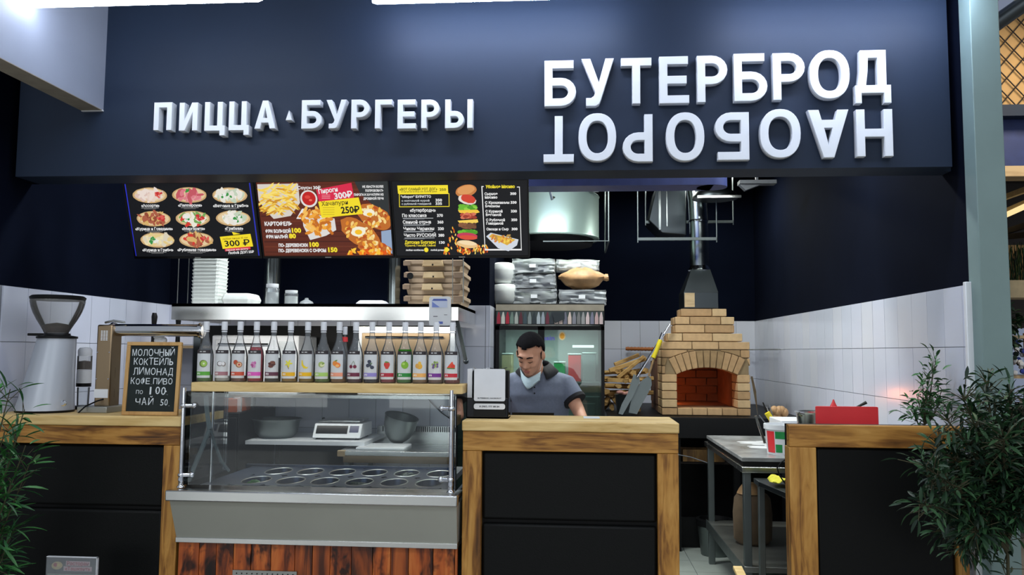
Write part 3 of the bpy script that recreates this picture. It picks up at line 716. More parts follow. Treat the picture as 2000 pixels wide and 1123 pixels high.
part('front_panel', fp, dc, smooth=0)
part('bottom_strip', MB().mat('steel').box(gx0-.002, 3.95, .675, gx1+.002, 4.7, .70), dc, bevel=.002)
part('base', MB().mat('black').box(gx0+.01, 4.0, 0, gx1-.01, 4.75, .675), dc)
x = gx0+.002; i = 0
while x < gx1-.01:
    w = min(random.choice((.088, .1, .106, .12)), gx1-x)
    part('plank', MB().mat(random.choice(('burnt', 'burnt', 'burnt_dark'))).box(x+.0012, 3.975+random.uniform(0, .004), .02, x+w-.0012, 4.0, .673), dc, bevel=.002); x += w; i += 1
vg = MB().mat('steel_dull').box(P(455, 1113, 3.97).x, 3.966, .3, P(580, 1113, 3.97).x, 3.975, zpx(500, 1114, 3.97))
vx0, vx1, vz = P(463, 1113, 3.97).x, P(573, 1113, 3.97).x, zpx(500, 1120, 3.97)
vg.mat('black')
for r in range(8):
    for k in range(12): vg.lathe([(.0034, -.001), (.0034, .001)], (vx0+(vx1-vx0)*k/11, 3.9655, vz-r*.022), 8, mx=Matrix.Rotation(R(90), 3, 'X'))
part('vent_grille', vg, dc)
# deck with oval wells
cw, cd, rx, ry = .187, .33, .066, .118
hx0 = P(502, 940, 4.32).x-cw/2
dk = MB().mat('steel_deck')
def well_cell(mb, cx, cy, z):
    n = 28; sq = []; ci = []
    for k in range(n):
        a = 2*math.pi*k/n; c, s = math.cos(a), math.sin(a); q = max(abs(c), abs(s)); sq.append(Vector((cx+c/q*cw/2, cy+s/q*cd/2, z))); ci.append(Vector((cx+c*rx, cy+s*ry, z)))
    mb.rings([sq, ci], cap=False)
for r in range(2):
    for k in range(6): well_cell(dk, hx0+cw*(k+.5), 4.15+cd*(r+.5), ZL-.012)
dk.box(a0+.02, 4.13, ZL-.03, hx0-.13, 4.81, ZL-.025).box(hx0-.13, 4.13, ZL-.03, hx0, 4.81, ZL-.012).box(hx0+cw*6, 4.13, ZL-.03, a1-.02, 4.81, ZL-.012).box(a0+.02, 4.81, .7, a1-.02, 4.84, ZL)
part('deck', dk, dc)
for r in range(2):
    for k in range(6):
        cx_, cy_2 = hx0+cw*(k+.5), 4.15+cd*(r+.5)
        pw = part('food_well', MB().mat('steel_deck').lathe([(1, 0), (.97, -.02), (.9, -.12), (0.01, -.12)], (cx_, cy_2, ZL-.0125), 28, cap=False, sx=rx, sy=ry).mat('steel_dull').lathe([(1.0, 0), (1.05, .003), (1.09, 0)], (cx_, cy_2, ZL-.0125), 28, cap=False, sx=rx, sy=ry), dc)
        if (r, k) in ((0, 0), (1, 4), (0, 3)):
            hb = MB().mat('leaf_green' if k == 0 else 'leaf_c')
            for q in range(26): hb.ball((cx_+random.uniform(-.04, .04), cy_2+random.uniform(-.07, .07), ZL-.05+random.uniform(-.01, .03)), .018, .014, .008, Matrix.Rotation(random.uniform(0, 3), 3, 'X'), 6, 4)
            tag(solo('chopped_greens', hb, ('bright green chopped greens in the front left well of the salad case' if k == 0 else 'dark herbs in the back row well of the salad case, near the right' if r else 'dark herbs in the front row well of the salad case, right of centre'), 'food'), kind='stuff')
# guard
pxl, pxr = P(356, 860, 3.975).x, P(881, 860, 3.975).x; zt_ = zpx(357, 757, 3.975)
for s_, px_ in ((1, pxl), (-1, pxr)):
    part('guard_post', MB().mat('chrome').tube([(px_, 3.975, ZL), (px_, 3.975, ZL+.02), (px_, 3.975, zt_)], [.011, .0095, .0095], 12), dc)
    part('post_foot', MB().mat('chrome').lathe([(.02, 0), (.018, .006), (.012, .012), (.012, .03), (.015, .034), (.012, .05)], (px_, 3.975, ZL), 14), dc)
    for y in (795, 932):
        z = zpx(600, y, 3.975); cl = MB().mat('chrome').ball((px_, 3.975, z), .017, .017, .014).tube([(px_, 3.975, z), (px_+s_*.045, 3.985, z)], .011, 10).ball((px_+s_*.05, 3.987, z), .015)
        part('glass_clamp', cl, dc)
part('front_glass', MB().mat('glass').box(pxl+.03, 3.99, ZL+.01, pxr-.02, 3.996, zpx(600, 769, 3.99)), dc)
part('side_glass', MB().mat('glass').box(pxr+.015, 4.02, ZL, pxr+.021, 4.7, 1.41), dc)
part('side_glass', MB().mat('glass').box(pxl-.021, 4.02, ZL, pxl-.015, 4.55, 1.41), dc)
sx0, sx1 = P(373, 758, YC).x, P(903, 758, YC).x; ZS = zpx(640, 749, YC)
part('bottle_shelf', MB().mat('edge_x').box(sx0, YC, ZS-.046, sx1, YC+.2, ZS), dc, bevel=.003)
for px_ in (pxl+.06, pxr-.02): part('rear_post', MB().mat('chrome').tube([(px_, 4.18, ZL-.02), (px_, 4.18, ZS-.04)], .008, 10), dc)
for pts in ([(402, 772), (404, 800), (409, 838)], [(409, 838), (396, 872), (382, 905), (368, 940)]):
    part('hose', MB().mat('hose').tube([P(a, b, 4.08) for a, b in pts], .012, 8), dc)
part('hose', MB().mat('hose').tube([P(411, 836, 4.1), P(420, 868, 4.16), P(432, 900, 4.2), P(447, 920, 4.24)], .009, 8), dc)

# ---- syrup bottles
YBt, HB = 4.12, .311
PB = S(YBt)
FR = [('lime green kiwi', 'green', (120, 180, 60), (90, 170, 60), .034), ('white coconut', 'mauve', (214, 214, 210), (170, 120, 130), .030), ('brown passion fruit', 'orange', (150, 90, 70), (206, 84, 60), .032),
      ('pink berry', 'pink', (196, 16, 50), (222, 90, 190), .180), ('brown chocolate', 'plum', (44, 24, 24), (100, 56, 76), .125), ('yellow vanilla flower', 'yellow', (196, 160, 60), (238, 184, 30), .028),
      ('yellow banana', 'golden', (200, 168, 40), (242, 190, 20), .034), ('pale green melon', 'light green', (150, 190, 60), (170, 210, 110), .034), ('orange apricot', 'salmon', (196, 140, 60), (240, 160, 130), .030),
      ('dark red cherry', 'dark maroon', (120, 50, 70), (110, 40, 66), .022), ('dark blueberry', 'lilac', (60, 60, 84), (150, 140, 210), .022), ('red strawberry', 'crimson', (204, 70, 90), (180, 40, 60), .026),
      ('green apple', 'deep green', (70, 176, 40), (40, 140, 60), .172), ('yellow pear', 'peach', (196, 160, 110), (240, 180, 100), .020), ('green and purple grape', 'purple', (170, 130, 120), (120, 50, 150), .020), ('red watermelon slice', 'red', (170, 14, 40), (200, 40, 60), .026)]
BP = [(0, 0), (.036, 0), (.0405, .004), (.0405, .128), (.040, .138), (.037, .155), (.030, .178), (.0205, .205), (.0150, .232), (.0128, .252), (.0125, .280)]
glass_me = MB().mat('glass_bottle').lathe(BP, n=24).mesh('bottle_body', 60)
cap_me = MB().mat('white').lathe([(.0128, .266), (.0152, .2665), (.0152, .306), (.0142, HB), (0, HB)], n=18).mesh('cap')
neck_me = MB().mat('white').lathe([(.0138, .256), (.0150, .258), (.0138, .262)], n=18).mesh('neck_ring')
def bend(me, r):
    for v in me.vertices:
        a = v.co.x/(r-.0002); rr = r+v.co.z; y = v.co.y; v.co = (rr*math.sin(a), -rr*math.cos(a), y)
LW, LZ0, LZ1 = .039, .020, .163
def slice_up(me):
    bm = bmesh.new(); bm.from_mesh(me)
    for k in range(-6, 7): bmesh.ops.bisect_plane(bm, geom=bm.verts[:]+bm.edges[:]+bm.faces[:], plane_co=(k*.005, 0, 0), plane_no=(1, 0, 0))
    bm.to_mesh(me); bm.free()
def strip(pc, x0, y0, x1, y1, c):
    pc.L += 1; L = pc.L
    for k in range(8): pc.rect(x0+(x1-x0)*k/8, y0, x0+(x1-x0)*(k+1)/8, y1, c, L)
def bottle(i, px, label_c):
    nm, bn, lq, bc, lv = FR[i]; x = P(px, 740, YBt).x
    t = thing('syrup_bottle', 'syrup bottle with %s picture on its label and %s name band' % (nm, bn), 'bottle', (x, YBt+random.uniform(-.006, .006), ZS), 'syrup bottles on the glass case shelf')
    t.rotation_euler = (0, 0, R(random.uniform(-9, 9)))
    link('glass_body', glass_me, t, world=False); link('cap', cap_me, t, world=False); link('neck_ring', neck_me, t, world=False)
    q = [(0, .003), (.034, .003), (.0385, .006)]+[(min(.0385, r-.002), z) for r, z in BP if .01 < z < lv]+[(.0385 if lv < .13 else .034, lv), (0, lv)]
    part('syrup', MB().mat(syrup(lq)).lathe(q, n=22, cap=False), t, world=False)
    p0 = Pic(.00005); strip(p0, -LW, LZ0, LW, LZ1-.016, (216, 220, 222)); me = p0.mesh('label', Matrix(), 'print'); bend(me, .0408)
    lb = link('label', me, t, world=False)
    pc = Pic(.00006); pc.L = 2
    strip(pc, -LW, LZ1-.018, LW, LZ1, (52, 46, 50)); strip(pc, -LW, .033, LW, .052, bc)
    pc.rect(-.016, LZ1-.011, -.004, LZ1-.006, (200, 200, 200)); pc.rect(.001, LZ1-.011, .014, LZ1-.006, (200, 200, 200)); pc.text('№%d%d' % (i % 3+1, (i*7) % 10), -.028, .038, .009, (255, 255, 255), .018, 'l', .03)
    cx, cz = 0.004, .093; ex, ez = .020, .021
    n0 = nm
    if 'kiwi' in n0: pc.ell(cx, cz, ex, ez*.9, (110, 130, 60)); pc.ell(cx+.003, cz, ex*.75, ez*.7, (160, 200, 90)); pc.ell(cx+.003, cz, .005, .005, (230, 236, 200))
    elif 'coconut' in n0: pc.ell(cx-.008, cz, .015, .013, (120, 110, 110)); pc.ell(cx-.006, cz+.001, .012, .010, (236, 236, 238)); pc.ell(cx+.012, cz-.002, .010, .012, (150, 140, 136)); pc.ell(cx+.010, cz, .007, .009, (240, 240, 240))
    elif 'passion' in n0: pc.ell(cx-.010, cz+.008, .012, .012, (190, 80, 50)); pc.ell(cx+.007, cz-.004, .016, .015, (170, 110, 70)); pc.ell(cx+.008, cz-.004, .011, .011, (236, 190, 150)); pc.ell(cx+.008, cz-.004, .005, .005, (200, 60, 50))
    elif 'pink' in n0: [pc.ell(cx-.004+random.uniform(-.008, .010), cz+random.uniform(-.018, .018), .006, .006, random.choice([(196, 110, 170), (170, 80, 140), (214, 140, 190)]), 10) for _ in range(12)]
    elif 'choc' in n0: [pc.ell(cx+random.uniform(-.014, .014), cz+random.uniform(-.014, .014), .008, .007, random.choice([(110, 60, 50), (84, 44, 40), (130, 80, 64)]), 7, 0, .2) for _ in range(10)]
    elif 'vanilla' in n0: [pc.ell(cx+math.cos(a)*.010, cz+.004+math.sin(a)*.010, .010, .004, (232, 224, 60), 10, a) for a in (0, 1.2, 2.4, 3.6, 4.8)]; pc.ell(cx-.002, cz-.016, .002, .012, (150, 120, 40), 8, .4)
    elif 'banana' in n0: pc.poly([(cx-.018, cz+.022), (cx-.013, cz+.020), (cx-.008, cz-.002), (cx+.008, cz-.014), (cx+.018, cz-.012), (cx+.010, cz-.022), (cx-.006, cz-.020), (cx-.018, cz-.004)], (244, 214, 40))
    elif 'pale green melon' in n0: pc.ell(cx, cz, ex*.8, ez*.7, (170, 190, 110)); pc.ell(cx+.005, cz-.002, ex*.6, ez*.4, (226, 230, 180), 14, .5); pc.ell(cx+.008, cz+.004, ex*.4, .004, (130, 160, 70), 12, .5)
    elif 'apricot' in n0: pc.ell(cx-.006, cz+.006, .014, .013, (242, 150, 60)); pc.ell(cx+.008, cz-.003, .014, .013, (246, 130, 50)); pc.ell(cx+.006, cz-.006, .009, .007, (252, 190, 110)); pc.ell(cx, cz+.020, .008, .003, (110, 160, 60), 10, .4)
    elif 'cherry' in n0: [pc.ell(cx+d, cz-.010, .009, .009, (120, 30, 60)) for d in (-.010, .010)]; pc.poly([(cx-.010, cz-.002), (cx-.008, cz-.002), (cx+.004, cz+.018), (cx+.002, cz+.018)], (90, 120, 60)); pc.poly([(cx+.010, cz-.002), (cx+.012, cz-.002), (cx+.005, cz+.018), (cx+.003, cz+.018)], (90, 120, 60))
    elif 'blueb' in n0: [pc.ell(cx+a, cz+b, .010, .009, (60, 66, 84)) for a, b in ((-.003, 0), (.010, -.013), (-.004, .016), (-.012, -.004))]; pc.ell(cx+.004, cz+.006, .008, .003, (90, 120, 80), 10, .5)
    elif 'straw' in n0: pc.poly([(cx-.014, cz+.010), (cx-.016, cz), (cx-.006, cz-.020), (cx+.006, cz-.020), (cx+.015, cz), (cx+.013, cz+.010), (cx, cz+.014)], (212, 60, 50)); pc.ell(cx, cz+.014, .010, .004, (90, 150, 60), 8, 0, .3)
    elif 'apple' in n0: pc.ell(cx, cz, ex*.92, ez*.9, (130, 184, 50)); pc.ell(cx-.006, cz+.006, .007, .006, (180, 220, 100)); pc.ell(cx+.003, cz+.021, .002, .006, (90, 80, 40), 8, -.3)
    elif 'pear' in n0: pc.ell(cx, cz-.006, .014, .014, (240, 180, 60)); pc.ell(cx, cz+.008, .008, .011, (240, 190, 70)); pc.ell(cx-.012, cz-.004, .010, .012, (226, 170, 80))
    elif 'grape' in n0: [pc.ell(cx+random.uniform(-.014, .014), cz+random.uniform(-.016, .016), .006, .006, random.choice([(130, 160, 70), (110, 80, 140), (160, 180, 100)]), 10) for _ in range(15)]
    else: pc.poly([(cx-.020, cz-.012), (cx+.022, cz-.014), (cx+.008, cz+.020)], (230, 80, 50)); pc.poly([(cx-.020, cz-.012), (cx+.022, cz-.014), (cx+.020, cz-.018), (cx-.018, cz-.017)], (60, 140, 60)); pc.ell(cx+.012, cz-.004, .010, .010, (224, 60, 40))
    me = pc.mesh('label_print', Matrix(), 'print'); slice_up(me); bend(me, .0410)
    link('label_print', me, lb, world=False)
    return t
bx_ = [400.8, 434.5, 467, 499.5, 532, 566, 599, 630.5, 661, 693, 725, 757.6, 789.6, 820.6, 851, 883]
for i, px in enumerate(bx_): bottle(i, px, None)
# a slimmer bottle with a red tag stands behind
t = thing('syrup_bottle', 'clear bottle with a red neck tag standing behind the orange apricot bottle', 'bottle', (P(674, 740, 4.19).x, 4.172, ZS))
link('glass_body', glass_me, t, Vector((0, 0, 0)), world=False).scale = (.5, .5, .93)
link('cap', cap_me, t, Vector((0, 0, 0)), world=False).scale = (.8, .8, .93)
part('neck_tag', MB().mat('red').lathe([(.0152, .21), (.0142, .235)], n=14), t, world=False)

# ================================================================== ON THE LEFT COUNTER
YG = 4.2
gx = P(96, 800, YG).x
t = thing('coffee_grinder', 'large silver coffee grinder with a clear bean hopper on the left counter', 'coffee grinder', (gx, YG, ZK))
zz = lambda y, Y=YG: P(100, y, Y).z-ZK
bt = MB().mat('silver_plastic'); rr = []
for k in range(9):
    f = k/8; z = .012+(zz(661)-.012)*f; r = .150-(.150-.098)*f**.85; cx = -.024+.049*f
    rr.append([Vector((cx+math.cos(a)*r*(1 if math.cos(a) < 0 else .98), math.sin(a)*r*.9, z)) for a in [2*math.pi*j/32 for j in range(32)]])
bt.rings(rr); part('body', bt, t, world=False)
part('foot_ring', MB().mat('black').lathe([(.145, 0), (.149, .012)], (-.024, 0, 0), 32, sy=.9), t, world=False)
cx = .025
part('neck', MB().mat('black').lathe([(.10, zz(661)), (.10, zz(657)), (.066, zz(655)), (.062, zz(651))], (cx, 0, 0), 30), t, world=False)
hp = [(.058, zz(651)), (.066, zz(645)), (.080, zz(636)), (.098, zz(625)), (.116, zz(612)), (.128, zz(600)), (.134, zz(590)), (.134, zz(586))]
part('hopper', MB().mat('glass_hopper').lathe(hp, (cx-.006, 0, 0), 36, cap=False), t, world=False)
part('hopper_lid', MB().mat('black').lathe([(.131, zz(587)), (.136, zz(584)), (.137, zz(581)), (.125, zz(578)), (.0, zz(577))], (cx-.006, 0, 0), 36), t, world=False)
part('coffee_beans', MB().mat('coffee').lathe([(.054, zz(650)), (.062, zz(645)), (.074, zz(637)), (.050, zz(633)), (.0, zz(630))], (cx-.006, 0, 0), 26), t, world=False)
part('slide_plate', MB().mat('black').box(cx-.15, -.03, zz(656), cx-.05, .03, zz(651)), t, world=False, bevel=.002)
part('power_knob', MB().mat('chrome').lathe([(.014, 0), (.016, .01), (.010, .018)], (P(131, 783, 4.1).x-gx, -.122, zz(784)), 14, mx=Matrix.Rotation(R(90), 3, 'X')), t, world=False)
part('side_shell', MB().mat('grey_plastic').rings([[Vector((-.06+dx, y, z)) for dx, y, z in q] for q in ([(-.13, .03, .0), (.1, .03, .0), (.1, .15, .0), (-.13, .15, .0)], [(-.03, .03, zz(675)), (.08, .03, zz(675)), (.08, .12, zz(675)), (-.03, .12, zz(675))])]), t, world=False, bevel=.01)

Y_ = 4.42
t = thing('coffee_dispenser', 'small coffee dispenser with a white lid between grinder and steel column', 'dispenser', (P(161, 800, Y_).x, Y_, ZK))
z_ = lambda y: P(160, y, Y_).z-ZK; k = S(Y_)
part('lid', MB().mat('white').lathe([(13*k, z_(695)), (13.5*k, z_(684)), (10*k, z_(679)), (0, z_(678))], n=20), t, world=False)
part('canister', MB().mat('glass_hopper').lathe([(14*k, z_(722)), (14*k, z_(695))], n=20), t, world=False)
part('ground_coffee', MB().mat('coffee').lathe([(13*k, z_(721)), (13*k, z_(706)), (0, z_(704))], n=20), t, world=False)
part('body', MB().mat('white').lathe([(14*k, z_(748)), (14*k, z_(722))], n=20), t, world=False)
part('collar', MB().mat('black').lathe([(14*k, z_(755)), (14*k, z_(748))], n=20), t, world=False)
part('cup', MB().mat('acrylic').lathe([(11*k, .01), (12*k, z_(756))], n=20), t, world=False)
part('foot', MB().mat('black').box(-.05, -.05, 0, .16, .06, .02), t, world=False, bevel=.004)

Y_ = 4.22
c0, c1 = P(186, 720, Y_).x, P(216, 720, Y_).x; xm = (c0+c1)/2
t = thing('steel_column_machine', 'steel column machine carrying a long horizontal chrome tube over the chalkboard', 'machine', (xm, Y_, ZK))
zt2 = zpx(200, 634, Y_); hw = (c1-c0)/2
part('column', MB().mat('bronze').box(c0, Y_, ZK+.03, c1, Y_+.1, zt2), t, bevel=.008)
part('base', MB().mat('steel_dull').box(P(165, 800, Y_).x, Y_-.07, ZK, P(223, 800, Y_).x, Y_+.14, ZK+.034), t, bevel=.004)
dots = MB().mat('white')
for i in range(3):
    for j in range(7): dots.obox((xm-.014+i*.014, Y_-.001, zt2-.035-j*.008), .010, .002, .005)
part('vent_marks', dots, t)
part('rating_plate', MB().mat('white').box(P(184, 770, Y_).x, Y_-.003, zpx(200, 777, Y_), P(211, 770, Y_).x, Y_, zpx(200, 760, Y_)), t)
for sx_ in (c0+.01, c1-.01):
    for y in (688, 740): part('screw', MB().mat('chrome').lathe([(.004, 0), (.003, .003)], (sx_, Y_-.0001, zpx(200, y, Y_)), 8, mx=Matrix.Rotation(R(90), 3, 'X')), t)
part('power_cord', MB().mat('black').tube([(xm+.01, Y_, ZK+.07), (xm-.01, Y_-.03, ZK+.06), (xm-.04, Y_-.08, ZK+.035), (xm-.05, Y_-.12, ZK+.006)], .004, 6), t)
tz = zpx(300, 645, Y_+.05); ty = Y_+.05; tx0, tx1 = P(216, 645, ty).x, P(398, 645, ty).x
part('horizontal_tube', MB().mat('chrome').tube([(tx0, ty, tz), (tx1, ty, tz)], .034, 24), t)
for x_ in (tx0+.012, tx1-.02): part('flange', MB().mat('chrome').tube([(x_, ty, tz), (x_+.012, ty, tz)], .043, 20), t)
part('side_clip', MB().mat('steel').tube([(tx0-.02, ty-.02, tz+.04), (tx0+.03, ty-.03, tz+.05), (tx0+.09, ty-.02, tz+.042)], .006, 8), t)
part('tube_bracket', MB().mat('steel_dark').box(tx1-.07, ty+.03, ZK, tx1-.03, ty+.06, tz), t)

# chalkboard, leaning back a little and turned
bl_, br_ = P(238, 813, 4.06), P(347, 813, 4.06); bl_.z = br_.z = ZK
ul = P(250, 668, 4.13); up_ = ul-bl_; hgt = up_.length; rt = (br_-bl_); wid = rt.length; upd = up_.normalized(); rtd = rt.normalized()
FB = facing(bl_, rtd, upd); nrm = FB.col[2].xyz
t = thing('chalkboard', 'small oak framed chalkboard with hand lettered drinks list on left counter', 'chalkboard', (bl_+br_)/2)
def fb(x0, y0, x1, y1, z0, z1, m): return MB().mat(m).box(x0, y0, z0, x1, y1, z1, FB)
fw = .019
part('slate', fb(fw-.003, fw-.003, wid-fw+.003, hgt-fw+.003, -.006, .0, 'chalk_board'), t)
for a in ((0, 0, wid, fw), (0, hgt-fw, wid, hgt), (0, fw, fw, hgt-fw), (wid-fw, fw, wid, hgt-fw)): part('frame_rail', fb(a[0], a[1], a[2], a[3], -.01, .008, 'oak'), t, bevel=.002)
part('easel_leg', MB().mat('oak').bar(FB @ Vector((wid/2, hgt*.8, -.012)), Vector(((bl_.x+br_.x)/2+.0, 4.2, ZK+.004)), .02, .008), t)
s = SPic([(697, 325), (1180, 325), (640, 1005), (1118, 1010)], wid-2*fw, hgt-2*fw); CK = (214, 220, 222)
for tx, x_, y_, h_, w_ in [('МОЛОЧНЫЙ', 708, 432, 66, 430), ('КОКТЕЙЛЬ', 722, 528, 66, 400), ('ЛИМОНАД', 716, 630, 66, 400), ('КОФЕ.ПИВО', 690, 728, 60, 440), ('ПО', 742, 830, 36, 74), ('100.', 876, 832, 78, 220), ('ЧАЙ', 734, 940, 66, 185), ('50,', 980, 945, 66, 120)]:
    vx = x_
    wc = w_/len(tx)
    for c_ in tx:
        nw = wc*(.3 if c_ in '.,1' else .84 if len(tx) > 3 else .8)
        if c_ in 'ЬЫ':
            hh_ = h_*.97*s.k; ww_ = nw*s.k*(.72 if c_ == 'Ы' else .95); st_ = .17*hh_; u0, v0 = s.uv(vx, y_); o_, i_ = glyph('Ь', ww_, hh_, st_)
            s.poly([(u0+a, v0+b) for a, b in o_+[o_[0]]+[i_[0]]+i_[:0:-1]+[i_[0]]], CK)
            if c_ == 'Ы': s.rect(u0+nw*s.k-st_, v0, u0+nw*s.k, v0+hh_, CK)
            vx += wc*1.02; continue
        s.T(c_, vx, y_+random.uniform(-4, 4), h_*(1 if c_ not in '.,' else .15)*random.uniform(.92, 1.06), CK, nw, 'l', .004, random.uniform(-.05, .05)); vx += wc*(1.02 if c_ not in '.,' else .5)
s.E(946, 800, 8, 8, CK); s.E(1040, 800, 8, 8, CK)
me = s.mesh('chalk_lettering', FB @ Matrix.Translation((fw, fw, .0004)), 'print', squash=.0012); link('chalk_lettering', me, t)
mb = MB().mat('white')
for k in range(16): mb.ball(P(312+random.uniform(-10, 10), 660+random.uniform(-7, 8), 4.30), .016, .014, .017, None, 8, 6)
mb.tube([P(312, 668, 4.3), P(312, 740, 4.3)-Vector((0, 0, .1)), Vector((P(312, 700, 4.3).x, 4.3, ZK))], [.02, .03, .035], 10)
solo('crumpled_bag', mb, 'crumpled white paper bag poking up behind the chalkboard', 'bag')
# round wooden board leaning at the far left
o = P(30, 812, 4.42); q = Matrix.Rotation(R(58), 3, 'Z') @ Matrix.Rotation(R(82), 3, 'X')
solo('round_board', MB().mat('oak').lathe([(0, 0), (.112, 0), (.118, .004), (.118, .014), (.112, .018), (0, .018)], (P(26, 760, 4.45).x, 4.45, ZK+.118), 32, cap=False, mx=q), 'round brown wooden board leaning behind the silver grinder', 'board')

# ================================================================== ON THE MIDDLE COUNTER
Y_ = 4.12
t = thing('card_holder', 'black card holder with white contact cards on the middle counter', 'card holder', (P(953, 815, Y_).x, Y_+.06, ZK))
hx0_, hx1_ = P(911, 800, Y_).x, P(993, 800, Y_).x
hb = MB().mat('black_gloss'); hz = zpx(950, 777, Y_)
hb.box(hx0_, Y_, ZK, hx1_, Y_+.006, hz).box(hx0_, Y_+.13, ZK, hx1_, Y_+.136, hz).box(hx0_, Y_, ZK, hx0_+.006, Y_+.13, hz).box(hx1_-.006, Y_, ZK, hx1_, Y_+.13, hz).box(hx0_, Y_, ZK, hx1_, Y_+.13, ZK+.01)
part('tray', hb, t, bevel=.002)
part('back_box', MB().mat('black').box(P(922, 750, Y_).x, Y_+.03, ZK+.011, P(992, 750, Y_).x, Y_+.12, zpx(950, 724, Y_)), t, bevel=.003)
def rrect(x0, z0, x1, z1, r):
    return arc(x1-r, z0+r, r, r, -90, 0, 5)+arc(x1-r, z1-r, r, r, 0, 90, 5)+arc(x0+r, z1-r, r, r, 90, 180, 5)+arc(x0+r, z0+r, r, r, 180, 270, 5)
A = XZ(926, 720.5, 986.8, 783.5, Y_-.01); card = part('card', MB().mat('white').prism(rrect(A[0], A[1], A[2], A[3], .009), Y_-.012, Y_-.009), t)
B_ = XZ(925.5, 788.3, 986.5, 799.5, Y_-.01); pill = part('phone_card', MB().mat('white').prism(rrect(B_[0], B_[1], B_[2], B_[3], .011), Y_-.012, Y_-.009), t)
s = Pic(.0003); w_ = A[2]-A[0]
s.text('BUTERBROD_NAOBOROT', w_/2, .012, .0062, (60, 64, 70), w_*.76, 'c', .03)
link('card_print', s.mesh('card_print', facing((A[0], Y_-.0125, A[1]), (1, 0, 0), (0, 0, 1)), 'print'), card)
s = Pic(.0003); s.text('8 (987) 777 88 84', w_/2, .0105, .0078, (50, 54, 60), w_*.64, 'c', .03)
link('phone_print', s.mesh('phone_print', facing((B_[0], Y_-.0125, B_[1]), (1, 0, 0), (0, 0, 1)), 'print'), pill)
part('stand_plate', MB().mat('black').prism(rrect(A[0]-.002, ZK+.012, A[2]+.002, A[3]-.01, .008), Y_-.009, Y_), t)
for s_ in (925, 990): part('wire', MB().mat('chrome').tube([P(s_, 718, Y_+.02), P(s_+(6 if s_ < 950 else -14), 722, Y_-.004), P(957, 719, Y_+.02)], .0022, 6), t)
part('paper_stack', MB().mat('white').box(P(912, 750, Y_).x, Y_+.02, ZK+.011, P(921, 750, Y_).x, Y_+.12, zpx(950, 721, Y_)), t)
s_ = MB().mat('black_gloss').box(P(1000, 810, 4.5).x, 4.50, .965, P(1082, 810, 4.5).x, 4.51, zpx(1040, 806, 4.5)).box(P(1000, 810, 4.5).x, 4.50, .9605, P(1082, 810, 4.5).x, 4.68, .975)
solo('laptop', s_, 'black laptop standing behind the middle counter before the cashier', 'laptop')
solo('paper_sheet', MB().mat('white').box(P(1140, 818, 4.2).x, 4.2, ZK+.0005, P(1172, 818, 4.2).x, 4.32, ZK+.0025), 'small white paper lying on the middle counter by the cashier', 'paper')

# ================================================================== HOOD AND BACK BENCH
YH = 5.0
hx0, hx1 = P(335, 608, YH).x, P(895, 608, YH).x; hz1, hz0 = zpx(600, 593, YH), zpx(600, 625, YH)
t = thing('extraction_hood', 'long stainless extraction hood over the back bench with boxes on top', 'hood', ((hx0+hx1)/2, 5.4, hz0))
hm = MB().mat('steel_hood').box(hx0, YH, hz0, hx1, YH+.012, hz1).box(hx0, YH, hz1-.02, hx1, 5.88, hz1).box(hx0, YH+.01, hz0, hx0+.01, 5.88, hz1).box(hx1-.01, YH+.01, hz0, hx1, 5.88, hz1)
part('canopy', hm, t)
part('filter_panel', MB().mat('black').box(hx0+.02, YH+.02, hz0+.03, hx1-.02, 5.86, hz0+.05), t)
part('strut', MB().mat('steel_dark').bar(P(893, 627, YH+.05), P(910, 706, 5.3), .022, .01).ball(P(910, 706, 5.3), .018), t)
for px in (346, 366): part('hanger', MB().mat('steel_dull').tube([P(px, 594, 5.2), P(px, 594, 5.2)+Vector((0, 0, 1.4))], .003, 6), t)
for k, px in enumerate((529, 769)):
    x = P(px, 550, 5.6).x
    part('exhaust_pipe', MB().mat('duct').tube([(x, 5.62, hz1), (x, 5.62, ZC)], .058 if k == 0 else .045, 20), t)
part('rod', MB().mat('steel_dull').tube([P(905, 592, 5.3), P(905, 505, 5.3)], .004, 6).tube([P(884, 592, 5.25), P(884, 505, 5.25)], .003, 6), t)
# things on the hood
z0 = hz1; Y_ = 5.25; k_ = S(Y_)
cme = None
for i in range(15):
    if cme is None:
        cme = MB().mat('foam').rings([[Vector((x*w, y*d, z)) for x, y in ((-1, -.85), (-.85, -1), (.85, -1), (1, -.85), (1, .85), (.85, 1), (-.85, 1), (-1, .85))] for z, w, d in ((0, .086, .078), (.0165, .0895, .081), (.0175, .092, .083), (.0225, .092, .083))]).mesh('foam_tray')
    o = link('foam_tray', cme, None, Vector((P(410, 560, Y_).x+random.uniform(-.002, .002), Y_, z0+i*.0235)), world=False)
    tag(o, 'white foam tray, %s in the stack left on the hood' % ('lowest second third fourth fifth sixth seventh middle ninth tenth eleventh twelfth thirteenth fourteenth topmost'.split()[i]+(' from the bottom' if i not in (0, 7, 14) else '')), 'food tray', 'stacked foam trays')
c = XZ(441, 568, 503, 592, Y_)
mb = MB().mat('foam').rings([[Vector(((c[0]+c[2])/2+x*w, Y_+y*w, z)) for x, y in ((-1, -.8), (-.85, -1), (.85, -1), (1, -.8), (1, .8), (.85, 1), (-.85, 1), (-1, .8))] for z, w in ((z0, .09), (z0+.035, .102), (z0+.04, .102), (z0+.072, .09), (z0+.078, .075))])
solo('foam_box', mb, 'white foam takeout box lying beside the tray stack on the hood', 'box', bevel=.003)
